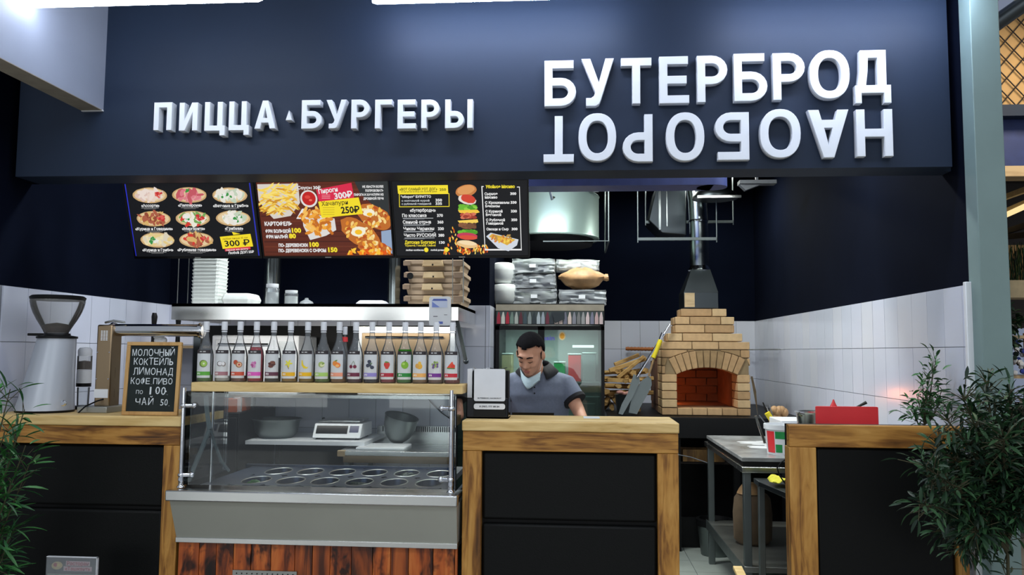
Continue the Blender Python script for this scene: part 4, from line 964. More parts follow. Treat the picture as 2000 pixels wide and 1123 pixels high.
def jar(px0, px1, y0, y1, Y, label, lidm='glass'):
    x = P((px0+px1)/2, y0, Y).x; r = (px1-px0)/2*S(Y); h = (y1-y0)*S(Y); t = thing('jar', label, 'jar', (x, Y, z0), 'clear jars on the hood')
    part('glass_body', MB().mat('acrylic').lathe([(0, 0), (r, 0), (r, h*.78), (r*.85, h*.84)], n=20, cap=False), t, world=False)
    part('lid', MB().mat('white').lathe([(r*.86, h*.82), (r*.9, h*.85), (r*.9, h), (0, h)], n=20), t, world=False)
    part('contents', MB().mat('foam').lathe([(0, .004), (r*.9, .004), (r*.9, h*.6), (0, h*.62)], n=16), t, world=False)
jar(519, 546, 549, 592, 5.2, 'taller clear jar with pale contents in front of the left exhaust pipe')
jar(556, 583, 562, 592, 5.2, 'short clear jar right of the left exhaust pipe on the hood')
solo('domed_cover', MB().mat('film').lathe([(.055, 0), (.04, .03), (.012, .045), (.012, .055), (0, .056)], (P(594, 590, 5.25).x, 5.3, z0), 20), 'clear domed plastic lid lying beside the short jar on the hood', 'lid')
x = P(727, 590, 5.2).x
solo('plate_stack', MB().mat('white').rings([[Vector((x+a*w, 5.22+b*w*.7, z)) for a, b in ((-1, -1), (1, -1), (1, 1), (-1, 1))] for z, w in ((z0, .095), (z0+.014, .095), (z0+.032, .075))]), 'low pale plastic tray upside down on the hood before the right pipe', 'tray', bevel=.003)
# pizza boxes
YP = 5.3; kx = S(YP); bxc = P(845, 550, YP).x
zt_ = z0
for i in range(4):
    h = .074; w = .385; t = thing('pizza_box', ['kraft pizza box at the bottom of the stack on the hood', 'kraft pizza box second from the bottom of the stack', 'kraft pizza box third from the bottom, with a dark round stamp', 'kraft pizza box on top of the stack, under the screen'][i], 'pizza box', (bxc+random.uniform(-.008, .008), YP, z0+i*.079), 'pizza boxes on the hood')
    part('box_tray', MB().mat('cardboard').rings([[Vector((x*q, .02+y*q, z)) for x, y in ((-.178, 0), (.19, 0), (.19, .4), (-.178, .4))] for z, q in ((0, .93), (.05, 1))]), t, world=False, bevel=.003)
    part('lid', MB().mat('cardboard').box(-.192, .012, .046, .196, .42, .074), t, world=False, bevel=.004)
    part('front_tab', MB().mat('pale_wood').rings([[Vector((x, y, z)) for x, z in q] for y, q in ((-.004, [(-.07, .034), (.07, .034), (.058, .072), (-.058, .072)]), (.014, [(-.075, .03), (.075, .03), (.065, .074), (-.065, .074)]))]), t, world=False)
    part('side_flap', MB().mat('cardboard_in').box(.135, -.002, .03, .200, .016, .07), t, world=False, bevel=.003)
    part('side_flap', MB().mat('cardboard_in').box(-.198, -.002, .035, -.15, .014, .068), t, world=False, bevel=.003)
    part('slot', MB().mat('black').obox((.0, -.0045, .04), .010, .002, .012), t, world=False)
    if i == 2: part('stamp', MB().mat('black').lathe([(.022, 0), (.022, .003), (.010, .003)], (-.155, -.002, .045), 18, mx=Matrix.Rotation(R(90), 3, 'X')), t, world=False)
# white price plate hung on the hood edge
A = XZ(838, 579, 880, 636, YH-.02)
t = thing('white_plate', 'white rounded plate with blue marks fixed on the right of the hood edge', 'sign', ((A[0]+A[2])/2, YH-.01, A[1]))
part('plate', MB().mat('white').prism(rrect(A[0], A[1], A[2], A[3], .016), YH-.02, YH-.001), t)
s = Pic(.0002); w_, h_ = A[2]-A[0], A[3]-A[1]; s.rect(w_*.12, h_*.62, w_*.85, h_*.9, (200, 210, 235)); s.poly([(w_*.14, h_*.85), (w_*.85, h_*.85), (w_*.8, h_*.92), (w_*.2, h_*.92)], (80, 100, 180)); s.poly([(w_*.14, h_*.63), (w_*.5, h_*.63), (w_*.14, h_*.82)], (120, 140, 210)); s.rect(w_*.45, h_*.06, w_*.65, h_*.14, (90, 110, 190)); s.rect(w_*.2, h_*.3, w_*.4, h_*.33, (120, 120, 130)); s.rect(w_*.7, h_*.36, w_*.85, h_*.38, (120, 120, 130))
link('plate_print', s.mesh('plate_print', facing((A[0], YH-.0203, A[1]), (1, 0, 0), (0, 0, 1)), 'print'), t)

# wall shelf with appliances behind the bottles
ws0, ws1, wsz = P(412, 770, 5.4).x, P(893, 770, 5.4).x, zpx(600, 771, 5.4)
t = solo('wall_shelf', MB().mat('steel').box(ws0, 5.38, wsz-.02, ws1, 5.89, wsz).box(ws0+.1, 5.84, wsz-.16, ws0+.12, 5.895, wsz-.02).box(ws1-.12, 5.84, wsz-.16, ws1-.1, 5.895, wsz-.02), 'steel wall shelf under the hood holding two kitchen appliances', 'shelf')
t = thing('pizza_warmer', 'white fronted kitchen appliance behind the left half of the bottle row', 'appliance', (P(520, 770, 5.45).x, 5.65, wsz))
A = XZ(412, 655, 582, 768, 5.45)
part('casing', MB().mat('white').box(A[0], 5.45, wsz, A[2], 5.85, A[3]), t, bevel=.01)
part('control_panel', MB().mat('steel').box(A[2]-.14, 5.444, wsz+.03, A[2]-.03, 5.45, A[3]-.04), t)
part('door', MB().mat('white').box(A[0]+.03, 5.44, wsz+.03, A[2]-.17, 5.45, A[3]-.03), t, bevel=.003)
part('handle', MB().mat('chrome').tube([(A[0]+.06, 5.42, A[3]-.06), (A[2]-.2, 5.42, A[3]-.06)], .007, 8), t)
t = thing('steel_oven', 'polished steel oven box behind the right half of the bottle row', 'appliance', (P(800, 770, 5.45).x, 5.65, wsz))
A = XZ(698, 636, 890, 768, 5.45)
part('casing', MB().mat('steel').box(A[0], 5.45, wsz, A[2], 5.85, A[3]), t, bevel=.008)
part('door', MB().mat('bronze').box(A[0]+.03, 5.438, wsz+.04, A[2]-.04, 5.45, A[3]-.05), t, bevel=.003)  # peach reflections in the steel put into the door's bronze tone
part('handle', MB().mat('chrome').tube([(A[0]+.06, 5.42, A[3]-.08), (A[2]-.08, 5.42, A[3]-.08)], .008, 8), t)
# black panel on the wall standing in for the hood's shadow
solo('hood_shade_panel', MB().mat('black').box(P(385, 700, 5.88).x, 5.875, wsz+.002, P(893, 700, 5.88).x, 5.889, hz0-.01), 'black panel put in for the hood shadow on the wall', 'panel')
# left shelf behind the steel column
lz = zpx(250, 674, 5.55)
solo('wall_shelf', MB().mat('pale_wood').box(P(140, 674, 5.55).x, 5.55, lz-.02, P(392, 674, 5.55).x, 5.89, lz).box(P(200, 674, 5.8).x, 5.8, lz-.15, P(206, 674, 5.8).x, 5.895, lz-.02), 'thin wooden wall shelf behind the steel column machine', 'shelf')
A = XZ(143, 646, 196, 672, 5.6)
t = thing('black_basket', 'black basket on the wall shelf right of the coffee grinder', 'basket', ((A[0]+A[2])/2, 5.68, lz))
part('bin', MB().mat('black').rings([[Vector(((A[0]+A[2])/2+a*q, 5.7+b*q*.7, z)) for a, b in ((-1, -1), (1, -1), (1, 1), (-1, 1))] for z, q in ((lz, .085), (A[3], .1), (A[3], .092), (lz+.01, .078))], cap=False), t)
for i in range(6): part('slat', MB().mat('grey_plastic').box(A[0]+.02+i*.027, 5.605, lz+.02, A[0]+.026+i*.027, 5.625, A[3]-.01), t)
def small(name, px0, px1, y0, Y, zb, m, label, cat, prof=None):
    x = P((px0+px1)/2, y0, Y).x; r = (px1-px0)/2*S(Y); z1 = zpx((px0+px1)/2, y0, Y); h = z1-zb
    prof = prof or [(0, 0), (1, 0), (1, .6), (.5, .72), (.5, 1), (0, 1)]
    return solo(name, MB().mat(m).lathe([(a*r, b*h) for a, b in prof], (x, Y, zb), 16), label, cat)
small('oil_bottle', 240, 262, 622, 5.7, lz, 'yellow', 'yellowish bottle standing on the wall shelf behind the chrome tube', 'bottle')
small('sauce_bottle', 282, 292, 615, 5.75, lz, 'red', 'red capped sauce bottle on the wall shelf behind the chrome tube', 'bottle')
small('pepper_mill', 295, 308, 611, 5.66, lz, 'black', 'black pepper mill on the wall shelf, left of the hood', 'mill', [(0, 0), (.8, 0), (.6, .5), (.8, .7), (1, .88), (.6, 1), (0, 1)])
small('pepper_mill', 343, 355, 612, 5.63, lz, 'black', 'black knobbed mill on the wall shelf under the hood left end', 'mill', [(0, 0), (.8, 0), (.6, .5), (.8, .7), (1, .88), (.6, 1), (0, 1)])
small('herb_pot', 229, 243, 660, 5.6, lz, 'green', 'small green tub on the wall shelf beside the steel column', 'tub', [(0, 0), (1, 0), (1, 1), (0, 1)])
small('red_tub', 256, 274, 661, 5.6, lz, 'red_dark', 'small dark red tub on the wall shelf above the chalkboard', 'tub', [(0, 0), (1, 0), (1, 1), (0, 1)])

# back bench seen through the glass
YB2 = 5.3; bz = zpx(600, 862, YB2)
b0, b1 = P(479, 862, YB2).x, P(712, 862, YB2).x
solo('bench_shelf', MB().mat('white').box(b0, YB2, bz-.025, b1, 5.88, bz).mat('steel_dark').box(b0+.02, YB2+.5, 0, b0+.05, YB2+.53, bz-.025).box(P(655, 860, YB2).x-.06, YB2+.5, 0, P(655, 860, YB2).x-.03, YB2+.53, bz-.025).box(b0+.01, 5.86, 0, P(655, 860, YB2).x-.03, 5.88, bz-.03), 'pale bench with the wide steel bowl and the scale on it', 'bench')
Y_ = 5.52; r = 50*S(Y_)
solo('steel_bowl', MB().mat('galv').lathe([(0, 0), (r*.62, 0), (r*.82, .035), (r*.9, .11), (r*1.0, .128), (r*.97, .13), (r*.86, .11), (r*.76, .04), (r*.6, .01), (0, .008)], (P(540, 850, Y_).x, Y_, bz), 32, cap=False), 'wide shallow steel bowl on the back bench, behind the glass', 'bowl')
A = XZ(611, 826, 705, 856, 5.42)
t = thing('kitchen_scale', 'white kitchen scale with a dark display on the back bench', 'scale', ((A[0]+A[2])/2, 5.5, bz)); xm = (A[0]+A[2])/2
part('body', MB().mat('white').xprism([(5.40, bz+.012), (5.46, A[3]-.008), (5.72, A[3]-.008), (5.72, bz+.012)], A[0], A[2]), t, bevel=.006)
SM = facing((A[0], 5.40, bz+.012), (1, 0, 0), (0, .06, A[3]-.02-bz)); hh = math.hypot(.06, A[3]-.02-bz)
part('display', MB().mat('black_gloss').box(.02, hh*.3, .0, .235, hh*.85, .002, SM), t)
part('keypad', MB().mat('lcd').box(.248, hh*.4, .0, .31, hh*.85, .002, SM), t)
part('plate', MB().mat('steel').box(A[0]+.02, 5.47, A[3]+.0, A[2]-.02, 5.72, A[3]+.012), t, bevel=.003)
for a in (A[0]+.03, A[2]-.03):
    for b in (5.44, 5.68): part('foot', MB().mat('black').lathe([(.014, 0), (.014, .014)], (a, b, bz), 10), t)
part('level_knob', MB().mat('black').ball((P(632, 818, 5.7).x, 5.7, zpx(632, 818, 5.7)), .012).box(P(632, 818, 5.7).x-.003, 5.697, A[3]+.01, P(632, 818, 5.7).x+.003, 5.703, zpx(632, 818, 5.7)), t)
YT2 = 5.14; tz2 = zpx(760, 882, YT2); t0, t1_ = P(660, 890, YT2).x, P(896, 890, YT2).x
t = thing('steel_table', 'stainless table with slotted back guard behind the salad case', 'table', ((t0+t1_)/2, 5.5, 0))
part('tabletop', MB().mat('steel').box(t0, YT2, tz2-.03, t1_, 5.87, tz2), t, bevel=.003)
part('apron', MB().mat('bronze').box(t0+.03, YT2+.015, tz2-.075, t1_, YT2+.03, tz2-.03), t)
part('corner_cap', MB().mat('pale_wood').box(t0-.004, YT2-.006, tz2-.036, t0+.045, YT2+.03, tz2+.002), t, bevel=.003)
part('back_guard', MB().mat('steel').box(t0+.08, 5.84, tz2, t1_, 5.865, zpx(800, 832, 5.85)), t)
gm = MB().mat('black'); gz0, gz1 = zpx(800, 843, 5.84), zpx(800, 833, 5.84); q = t0+.12
while q < t1_-.02: gm.box(q, 5.836, gz0, q+.007, 5.841, gz1); q += .0155
tag(part('slots', gm, t), kind='stuff')
for a in (t0+.03, t1_-.06):
    for b in (YT2+.03, 5.8): part('leg', MB().mat('galv').box(a, b, 0, a+.03, b+.03, tz2-.03), t)
solo('drain_tray', MB().mat('white').box(P(697, 880, 5.25).x, 5.22, tz2, P(790, 880, 5.25).x, 5.48, tz2+.014), 'flat pale tray lying at the front of the steel table', 'tray', bevel=.004)
q = Matrix.Rotation(R(14), 3, 'Y') @ Matrix.Rotation(R(8), 3, 'X'); r = 33*S(5.5)
solo('mixing_bowl', MB().mat('galv').lathe([(0, 0), (r*.4, .006), (r*.75, .05), (r*.95, .11), (r, .185), (r*1.03, .187), (r*.93, .18), (r*.88, .11), (r*.7, .06), (0, .02)], (P(770, 864, 5.5).x, 5.55, tz2+.012), 32, cap=False, mx=q), 'deep steel mixing bowl tilted on the steel table', 'bowl')
solo('wall_cable', MB().mat('black').tube([P(828, 767, 5.88), P(842, 786, 5.88), P(862, 806, 5.88), P(885, 822, 5.88)], .004, 6), 'thin black cable running down the tiles above the steel table', 'cable')
# black cabinet left of the bench
cb0, cb1 = P(390, 850, 5.2).x, P(474, 850, 5.2).x; cz = zpx(440, 806, 5.2); cb1 = min(cb1, b0-.005)
t = thing('black_cabinet', 'tall black cabinet behind the hoses at the left of the salad case', 'cabinet', ((cb0+cb1)/2, 5.5, 0))
part('body', MB().mat('black').box(cb0, 5.2, 0, cb1, 5.85, cz), t, bevel=.004)
part('door', MB().mat('black').box(cb0+.01, 5.185, .1, cb1-.01, 5.2, cz-.03), t, bevel=.003)
part('handle', MB().mat('steel_dull').tube([(cb1-.04, 5.17, .6), (cb1-.04, 5.17, .8)], .006, 8), t)
A = XZ(432, 772, 458, 806, 5.25)
solo('brown_box', MB().mat('terracotta').box(A[0], 5.25, cz, A[2]+.01, 5.5, wsz-.025).mat('black').box(A[0]+.02, 5.249, cz+.02, A[0]+.05, 5.25, cz+.04), 'reddish brown box on the black cabinet under the shelf', 'box', bevel=.004)
for px, h in ((421, 'left of'), (464, 'right of')):
    small('spice_bottle', px-9, px+9, 776, 5.3, cz, 'film', 'clear glittering packet jar %s the reddish box' % h, 'jar', [(0, 0), (1, 0), (1, .9), (.8, 1), (0, 1)])

# ================================================================== FRIDGE
YF = 6.15
f0, f1, fz = P(967, 640, YF).x, P(1181, 640, YF).x, zpx(1070, 592, YF)
t = thing('drinks_fridge', 'tall black glass door fridge behind the cashier with bottle reflections drawn on its top strip', 'fridge', ((f0+f1)/2, 6.45, 0))
h1, h0 = zpx(1070, 607, YF), zpx(1070, 634, YF)
part('body', MB().mat('black').box(f0, YF+.05, 0, f0+.03, 6.8, fz).box(f1-.03, YF+.05, 0, f1, 6.8, fz).box(f0+.03, YF+.05, h0, f1-.03, 6.8, fz).box(f0+.03, YF+.05, 0, f1-.03, 6.8, .12), t)
part('back_panel', MB().mat('white').box(f0+.03, 6.76, .12, f1-.03, 6.79, h0), t)
part('top_strip', MB().mat('beam_under').box(f0+.004, YF+.01, h1, f1-.004, YF+.05, fz-.01), t)
s = Pic(.0004); W_, H_ = f1-f0-.02, h1-h0-.01; s.rect(0, 0, W_, H_, (60, 70, 70))  # bottle reflections on the header drawn in as flat colours
cs = [(150, 30, 50), (190, 190, 180), (160, 30, 50), (110, 130, 120), (170, 176, 170), (90, 40, 50), (60, 76, 84), (130, 140, 140), (44, 54, 60), (170, 180, 186), (150, 160, 170), (100, 40, 56), (40, 48, 56), (220, 200, 190), (200, 180, 170), (110, 110, 126), (210, 190, 180), (130, 130, 140), (120, 120, 120), (150, 150, 150), (210, 190, 190), (120, 120, 140), (190, 160, 160), (200, 180, 180)]
for i, c in enumerate(cs):
    x = W_*(i+.1)/len(cs); w = W_/len(cs)*.8; s.poly([(x, 0), (x+w, 0), (x+w, H_*.5), (x+w*.7, H_*.95), (x+w*.4, H_*.95), (x, H_*.5)], c)
s.poly([(W_*.55, H_*.05), (W_*.64, H_*.4), (W_*.64, H_*.95), (W_*.53, H_*.95), (W_*.53, H_*.7)], (36, 44, 50))
hd = part('header_panel', MB().mat('black').box(f0, YF, h0, f1, YF+.05, h1), t)
link('header_reflection', s.mesh('header_reflection', facing((f0+.01, YF-.001, h0+.005), (1, 0, 0), (0, 0, 1)), 'print'), hd)
mid = P(1056, 700, YF).x
for a, b in ((f0+.004, mid), (mid, f1-.004)):
    dr = MB().mat('black')
    for q in ((a, .14, a+.028, h0-.012), (b-.022, .14, b, h0-.012), (a, .14, b, .17), (a, h0-.04, b, h0-.012)): dr.box(q[0], YF, q[1], q[2], YF+.035, q[3])
    d = part('door', dr, t); part('door_glass', MB().mat('glass_door').box(a+.024, YF+.012, .16, b-.02, YF+.018, h0-.03), d)
for y in (745, 772, 815, 870):
    z = zpx(1100, y, 6.35); part('wire_shelf', MB().mat('white').box(f0+.035, 6.27, z-.008, f1-.035, 6.28, z).mat('steel').box(f0+.035, 6.28, z-.004, f1-.035, 6.75, z-.001), t)
part('led_strip', MB().mat('fridge_led').box(P(1118, 676, 6.5).x, 6.5, zpx(1140, 679, 6.5), P(1160, 676, 6.5).x, 6.51, zpx(1140, 674, 6.5)), t)
part('inner_lamp', MB().mat('fridge_led').box(f0+.1, 6.25, h0-.03, f1-.1, 6.27, h0-.02), t)
s = Pic(.0003); s.text('lesin', 0, 0, .034, (96, 84, 200), .10, 'l', .02)
link('door_lettering', s.mesh('door_lettering', facing((P(1057, 664, YF).x, YF+.0105, zpx(1057, 664, YF)), (1, 0, 0), (0, 0, 1)), 'print'), t)
s = Pic(.0003); s.ell(0, 0, .026, .032, (236, 214, 160), 20); s.ell(0, 0, .017, .022, (240, 170, 50), 16)  # orange oval drawn on the door glass
link('orange_emblem', s.mesh('orange_emblem', facing((P(1098, 656, YF).x, YF+.0105, zpx(1098, 656, YF)), (1, 0, 0), (0, 0, 1)), 'print'), t)
random.seed(11)
def fbox(px0, px1, y0, ybase, Y, m, label, name='food_container', cat='container'):
    zb_ = zpx(1100, ybase, 6.35); x0_, x1_ = P(px0, y0, Y).x, P(px1, y0, Y).x; zt = zpx(1100, y0, Y)
    mb = MB().mat(m).box(x0_, Y, zb_, x1_, Y+.18, zt-.012).mat('white').box(x0_-.004, Y-.004, zt-.012, x1_+.004, Y+.184, zt)
    solo(name, mb, label, cat, bevel=.004)
fbox(1110, 1135, 690, 745, 6.42, 'red', 'red and white carton on the upper fridge shelf')
fbox(1138, 1164, 688, 745, 6.42, 'acrylic', 'pale box on the upper fridge shelf near the door edge')
fbox(1082, 1104, 706, 745, 6.45, 'green', 'greenish box on the upper fridge shelf behind the cashier')
fbox(1128, 1162, 786, 815, 6.4, 'grey_plastic', 'grey tub on the lower fridge shelf')
fbox(1100, 1124, 792, 815, 6.45, 'foam', 'white tub on the lower fridge shelf beside the grey one')
fbox(978, 1000, 690, 745, 6.42, 'cream', 'cream carton in the left door of the fridge')

fl = bpy.data.lights.new('fridge_light', 'AREA'); fl.shape = 'RECTANGLE'; fl.size = .6; fl.size_y = .1; fl.energy = 5; fl.color = (.9, 1, .95)
fo = bpy.data.objects.new('fridge_light', fl); COL.objects.link(fo); fo.location = ((f0+f1)/2, 6.33, h0-.05)
# packages on the fridge
zf = fz
def bowlstack(px, y0, y1, label, seed):
    x = P(px, y1, 6.35).x; zb_, zt = zpx(px, y1, 6.35), zpx(px, y0, 6.35); r = 25*S(6.35)
    zb_ = zf if y1 > 580 else zf+.165
    solo('foam_bowl', MB().mat('foam').lathe([(r*.7, 0), (r*.95, .03), (r, .10), (r*1.03, .11), (r*.98, .15), (r*.6, .163), (0, .163)], (x, 6.35, zb_), 26), label, 'bowl')
bowlstack(985, 548, 590, 'white foam bowl pack on the fridge, lower left', 1)
bowlstack(983, 508, 547, 'white foam bowl pack on the fridge, upper left under the screen', 2)
def pack(x0, x1, y0, y1, Y, zb_, label, m='film', inner='grey_plastic', tagc=True, d=.3, cat='packet'):
    X0, Z0, X1, Z1 = XZ(x0, y0, x1, y1, Y); Z1 = zb_+(Z1-Z0); Z0 = zb_
    t = thing('tray_packet', label, cat, ((X0+X1)/2, Y+d/2, Z0), 'film wrapped packets on the fridge')
    part('trays', MB().mat(inner).box(X0+.015, Y+.015, Z0+.008, X1-.015, Y+d-.015, Z1-.012), t, bevel=.01)
    me = MB().mat(m); n = 12; bm = me.bm
    bmesh.ops.create_cube(bm, size=1, matrix=Matrix.Translation(((X0+X1)/2, Y+d/2, (Z0+Z1)/2)) @ Matrix.Diagonal((X1-X0, d, Z1-Z0, 1)))
    bmesh.ops.subdivide_edges(bm, edges=bm.edges[:], cuts=7, use_grid_fill=True)
    for v in bm.verts: v.co += Vector((random.uniform(-1, 1)*.006, random.uniform(-1, 1)*.009, max(random.uniform(-1, 1)*.006, Z0+.001-v.co.z)))
    part('wrapping', me, t, smooth=25)
    if tagc: part('price_tag', MB().mat('white').box((X0+X1)/2-.03, Y-.012, (Z0+Z1)/2-.012, (X0+X1)/2+.02, Y-.009, (Z0+Z1)/2+.016), t)
    return Z1
Yp = 6.3
z1 = pack(1002, 1087, 560, 590, Yp, zf, 'grey film wrapped tray pack, bottom of the left stack on the fridge', inner='tray_grey')
z2 = pack(1000, 1085, 532, 559, Yp, z1+.006, 'grey film wrapped tray pack, middle of the left stack on the fridge', inner='grey_plastic')
z3 = pack(1000, 1083, 502, 531, Yp, z2+.006, 'grey film wrapped tray pack, top of the left stack on the fridge', inner='tray_grey')
z4 = pack(1092, 1184, 562, 590, Yp, zf, 'grey film wrapped tray pack under the brown bag on the fridge', inner='grey_plastic')
mb = MB().mat('bag_brown'); bc = P(1137, 543, Yp+.1); bc.z = z4+.012+.085
bmesh.ops.create_uvsphere(mb.bm, u_segments=24, v_segments=14, radius=1, matrix=Matrix.Translation(bc) @ Matrix.Diagonal((.165, .13, .085, 1)))
for v in mb.bm.verts:
    d = v.co-bc; v.co += d.normalized()*random.uniform(-.008, .008)
    if abs(d.x) > .13: v.co.z = bc.z+(v.co.z-bc.z)*.6+.01; v.co.x += .02*(1 if d.x > 0 else -1)
t = thing('brown_bag', 'bulging brown bag lying on the right packets above the fridge', 'bag', (bc.x, bc.y, z4))
part('bag', mb, t)
part('twist', MB().mat('bag_brown').lathe([(.012, 0), (.03, .03), (.026, .05)], bc+Vector((.155, -.03, 0)), 8, mx=Matrix.Rotation(R(80), 3, 'Y')), t)
z5 = pack(1087, 1170, 503, 524, Yp+.16, bc.z+.07, 'crumpled clear packet on top behind the brown bag', inner='foam', d=.18)

# ================================================================== VENTILATION
Yd = 6.9
c = P(1072, 478, Yd); zd0, zd1 = zpx(1075, 460, Yd), zpx(1075, 372, Yd); rd = 100*S(Yd)
t = thing('fan_drum', 'big round steel fan drum hanging under the kitchen ceiling right of screens', 'ventilation fan', (c.x, Yd+.3, zd0-.06))
part('drum', MB().mat('drum').lathe([(rd, 0), (rd*1.01, .01), (rd, .02), (rd, zd1-zd0-.02), (rd*1.015, zd1-zd0-.01), (rd, zd1-zd0)], (c.x, Yd+.3, zd0), 48), t)
part('bottom_cover', MB().mat('black').lathe([(rd*.6, -.055), (rd*.86, -.05), (rd*.9, 0)], (c.x, Yd+.3, zd0), 40), t)
mb = MB().mat('galv')
fx = P(1187, 470, Yd+.1).x; fz0 = zpx(1187, 477, Yd+.1)
mb.tube([(fx, Yd-.1, ZC), (fx, Yd-.1, fz0), (fx-.55, Yd-.1, fz0)], .008, 6).tube([(fx, Yd+.7, ZC), (fx, Yd+.7, fz0), (fx, Yd-.1, fz0)], .008, 6)
part('hanging_frame', mb, t)
part('top_duct', MB().mat('drum').tube([(c.x, Yd+.3, zd1), (c.x, Yd+.3, ZC)], rd*.45, 24), t)
for k in range(3):
    A = XZ(1032+k*5, 378-k*7, 1170-k*12, 384-k*7, Yd-.0)
    solo('flat_sheet', MB().mat(('white', 'cardboard', 'cream')[k]).box(A[0], Yd-.02, zd1+.002+k*.03, A[2], Yd+.1, zd1+.022+k*.03), ('pale flat sheet lowest on the fan drum', 'brown flat sheet in the middle of the pile on the fan drum', 'cream flat sheet on top of the fan drum pile')[k], 'sheet')
solo('hook_strap', MB().mat('galv').tube([P(1072, 346, 6.0), P(1073, 366, 6.0), P(1079, 390, 6.0), P(1082, 384, 6.0)], .012, 6).tube([P(1072, 346, 6.0), Vector((P(1072, 346, 6.0).x, 6.0, ZC+.01))], .006, 6), 'thin metal hook hanging before the steel fan drum', 'hook')
# chimney
Yo, Zb = 7.0, 1.1
k7 = S(7.1)
ch = thing('chimney_flue', 'shiny steel flue rising from the brick oven with a bend at the ceiling', 'flue', (P(1370, 600, 7.1).x, 7.3, zpx(1370, 602, 7.1)))
A = XZ(1336, 571, 1403, 602, 7.1); B2 = XZ(1351, 522, 1386, 530, 7.2)
part('box', MB().mat('steel_dark').box(A[0], 7.1, A[1], A[2], 7.45, A[3]), ch, bevel=.003)
part('label_plate', MB().mat('pale_wood').box(A[0]+.004, 7.094, A[1]+.01, A[0]+.09, 7.1, A[3]-.005), ch)
xm = (B2[0]+B2[2])/2; r7 = .082
part('cone', MB().mat('steel_dark').rings([[Vector((A[0] if c < 0 else A[2], 7.1 if d < 0 else 7.45, A[3])) for c, d in ((-1, -1), (1, -1), (1, 1), (-1, 1))], [Vector((xm+c*r7, 7.28+d*r7, B2[3]-.02)) for c, d in ((-1, -1), (1, -1), (1, 1), (-1, 1))]]), ch, smooth=0)
part('collar', MB().mat('chrome').lathe([(r7*1.15, 0), (r7*1.25, .01), (r7*1.15, .03), (r7, .05)], (xm, 7.28, B2[3]-.03), 24), ch)
zt7 = zpx(1350, 372, 7.28)
part('pipe', MB().mat('duct').tube([(xm, 7.28, B2[3]-.01), (xm, 7.28, (B2[3]+zt7)/2), (xm-.01, 7.28, zt7-.1), (xm-.03, 7.28, zt7+.05), (xm-.06, 7.28, zt7+.2), (xm-.06, 7.28, ZC)], r7, 22), ch)
part('seam_ring', MB().mat('chrome').lathe([(r7*1.06, 0), (r7*1.1, .008), (r7*1.06, .016)], (xm-.006, 7.28, zpx(1350, 434, 7.28)), 22), ch)
# glassy box duct left of the pipe and round plate right
A = XZ(1282, 365, 1336, 455, 7.5)
t = thing('duct_box', 'dark angular metal duct box hanging left of the flue', 'duct', ((A[0]+A[2])/2, 7.7, A[1]))
part('shell', MB().mat('steel_dark').prism([(A[0], A[3]), (A[0]-.07, A[1]+.12), (A[0]+.05, A[1]), (A[2]+.02, A[1]-.02), (A[2]+.02, A[3])], 7.5, 7.9), t, bevel=.008)
part('side_rib', MB().mat('duct').box(A[0]+.02, 7.49, A[1]+.03, A[0]+.04, 7.5, A[3]).box(A[0]+.09, 7.49, A[1]+.06, A[0]+.1, 7.5, A[3]), t)
part('hanger', MB().mat('steel').box(A[0]+.05, 7.55, A[3], A[0]+.08, 7.58, ZC).box(A[2]-.06, 7.55, A[3], A[2]-.03, 7.58, ZC), t)
A = XZ(1362, 371, 1443, 386, 6.72)
t = thing('round_duct_cap', 'flat round metal cap hanging right of the flue top', 'duct', ((A[0]+A[2])/2, 7.1, A[1]))
part('disc', MB().mat('steel_dark').lathe([(.19, 0), (.19, .02), (.17, .05), (0, .05)], ((A[0]+A[2])/2+.01, 6.93, A[1]+.03), 32), t)
part('edge_bar', MB().mat('steel').box(A[0], 6.72, A[1], A[2]+.02, 6.75, A[1]+.02), t)
part('hanger', MB().mat('galv').tube([((A[0]+A[2])/2, 6.93, A[1]+.08), ((A[0]+A[2])/2, 6.93, ZC)], .012, 8), t)
t = thing('ceiling_rod_frame', 'thin steel rod frame hanging around the flue', 'frame', (P(1300, 465, 7.0).x, 7.4, zpx(1300, 467, 7.0)))
for (x0_, x1_, y_, Y) in ((1246, 1400, 467, 7.0), (1261, 1432, 434, 7.6)):
    a, b = P(x0_, y_, Y), P(x1_, y_, Y); b.z = a.z
    part('rail', MB().mat('galv').box(a.x, Y-.012, a.z-.012, b.x, Y+.012, a.z+.012), t)
    for q in (a.x, b.x): part('rod', MB().mat('galv').tube([(q, Y, a.z-.03), (q, Y, ZC)], .006, 6), t)
A = XZ(1445, 351, 1517, 358, 6.5)
solo('ceiling_fixture', MB().mat('grey_plastic').box(A[0], 6.5, A[1], A[2], 6.6, A[3]).prism([(A[0], A[1]), (A[0]+.18, A[1]), (A[0]+.05, A[1]-.05)], 6.52, 6.58).box((A[0]+A[2])/2-.01, 6.54, A[3], (A[0]+A[2])/2+.01, 6.56, ZC), 'slim grey fixture under the kitchen ceiling right of the flue', 'fixture')

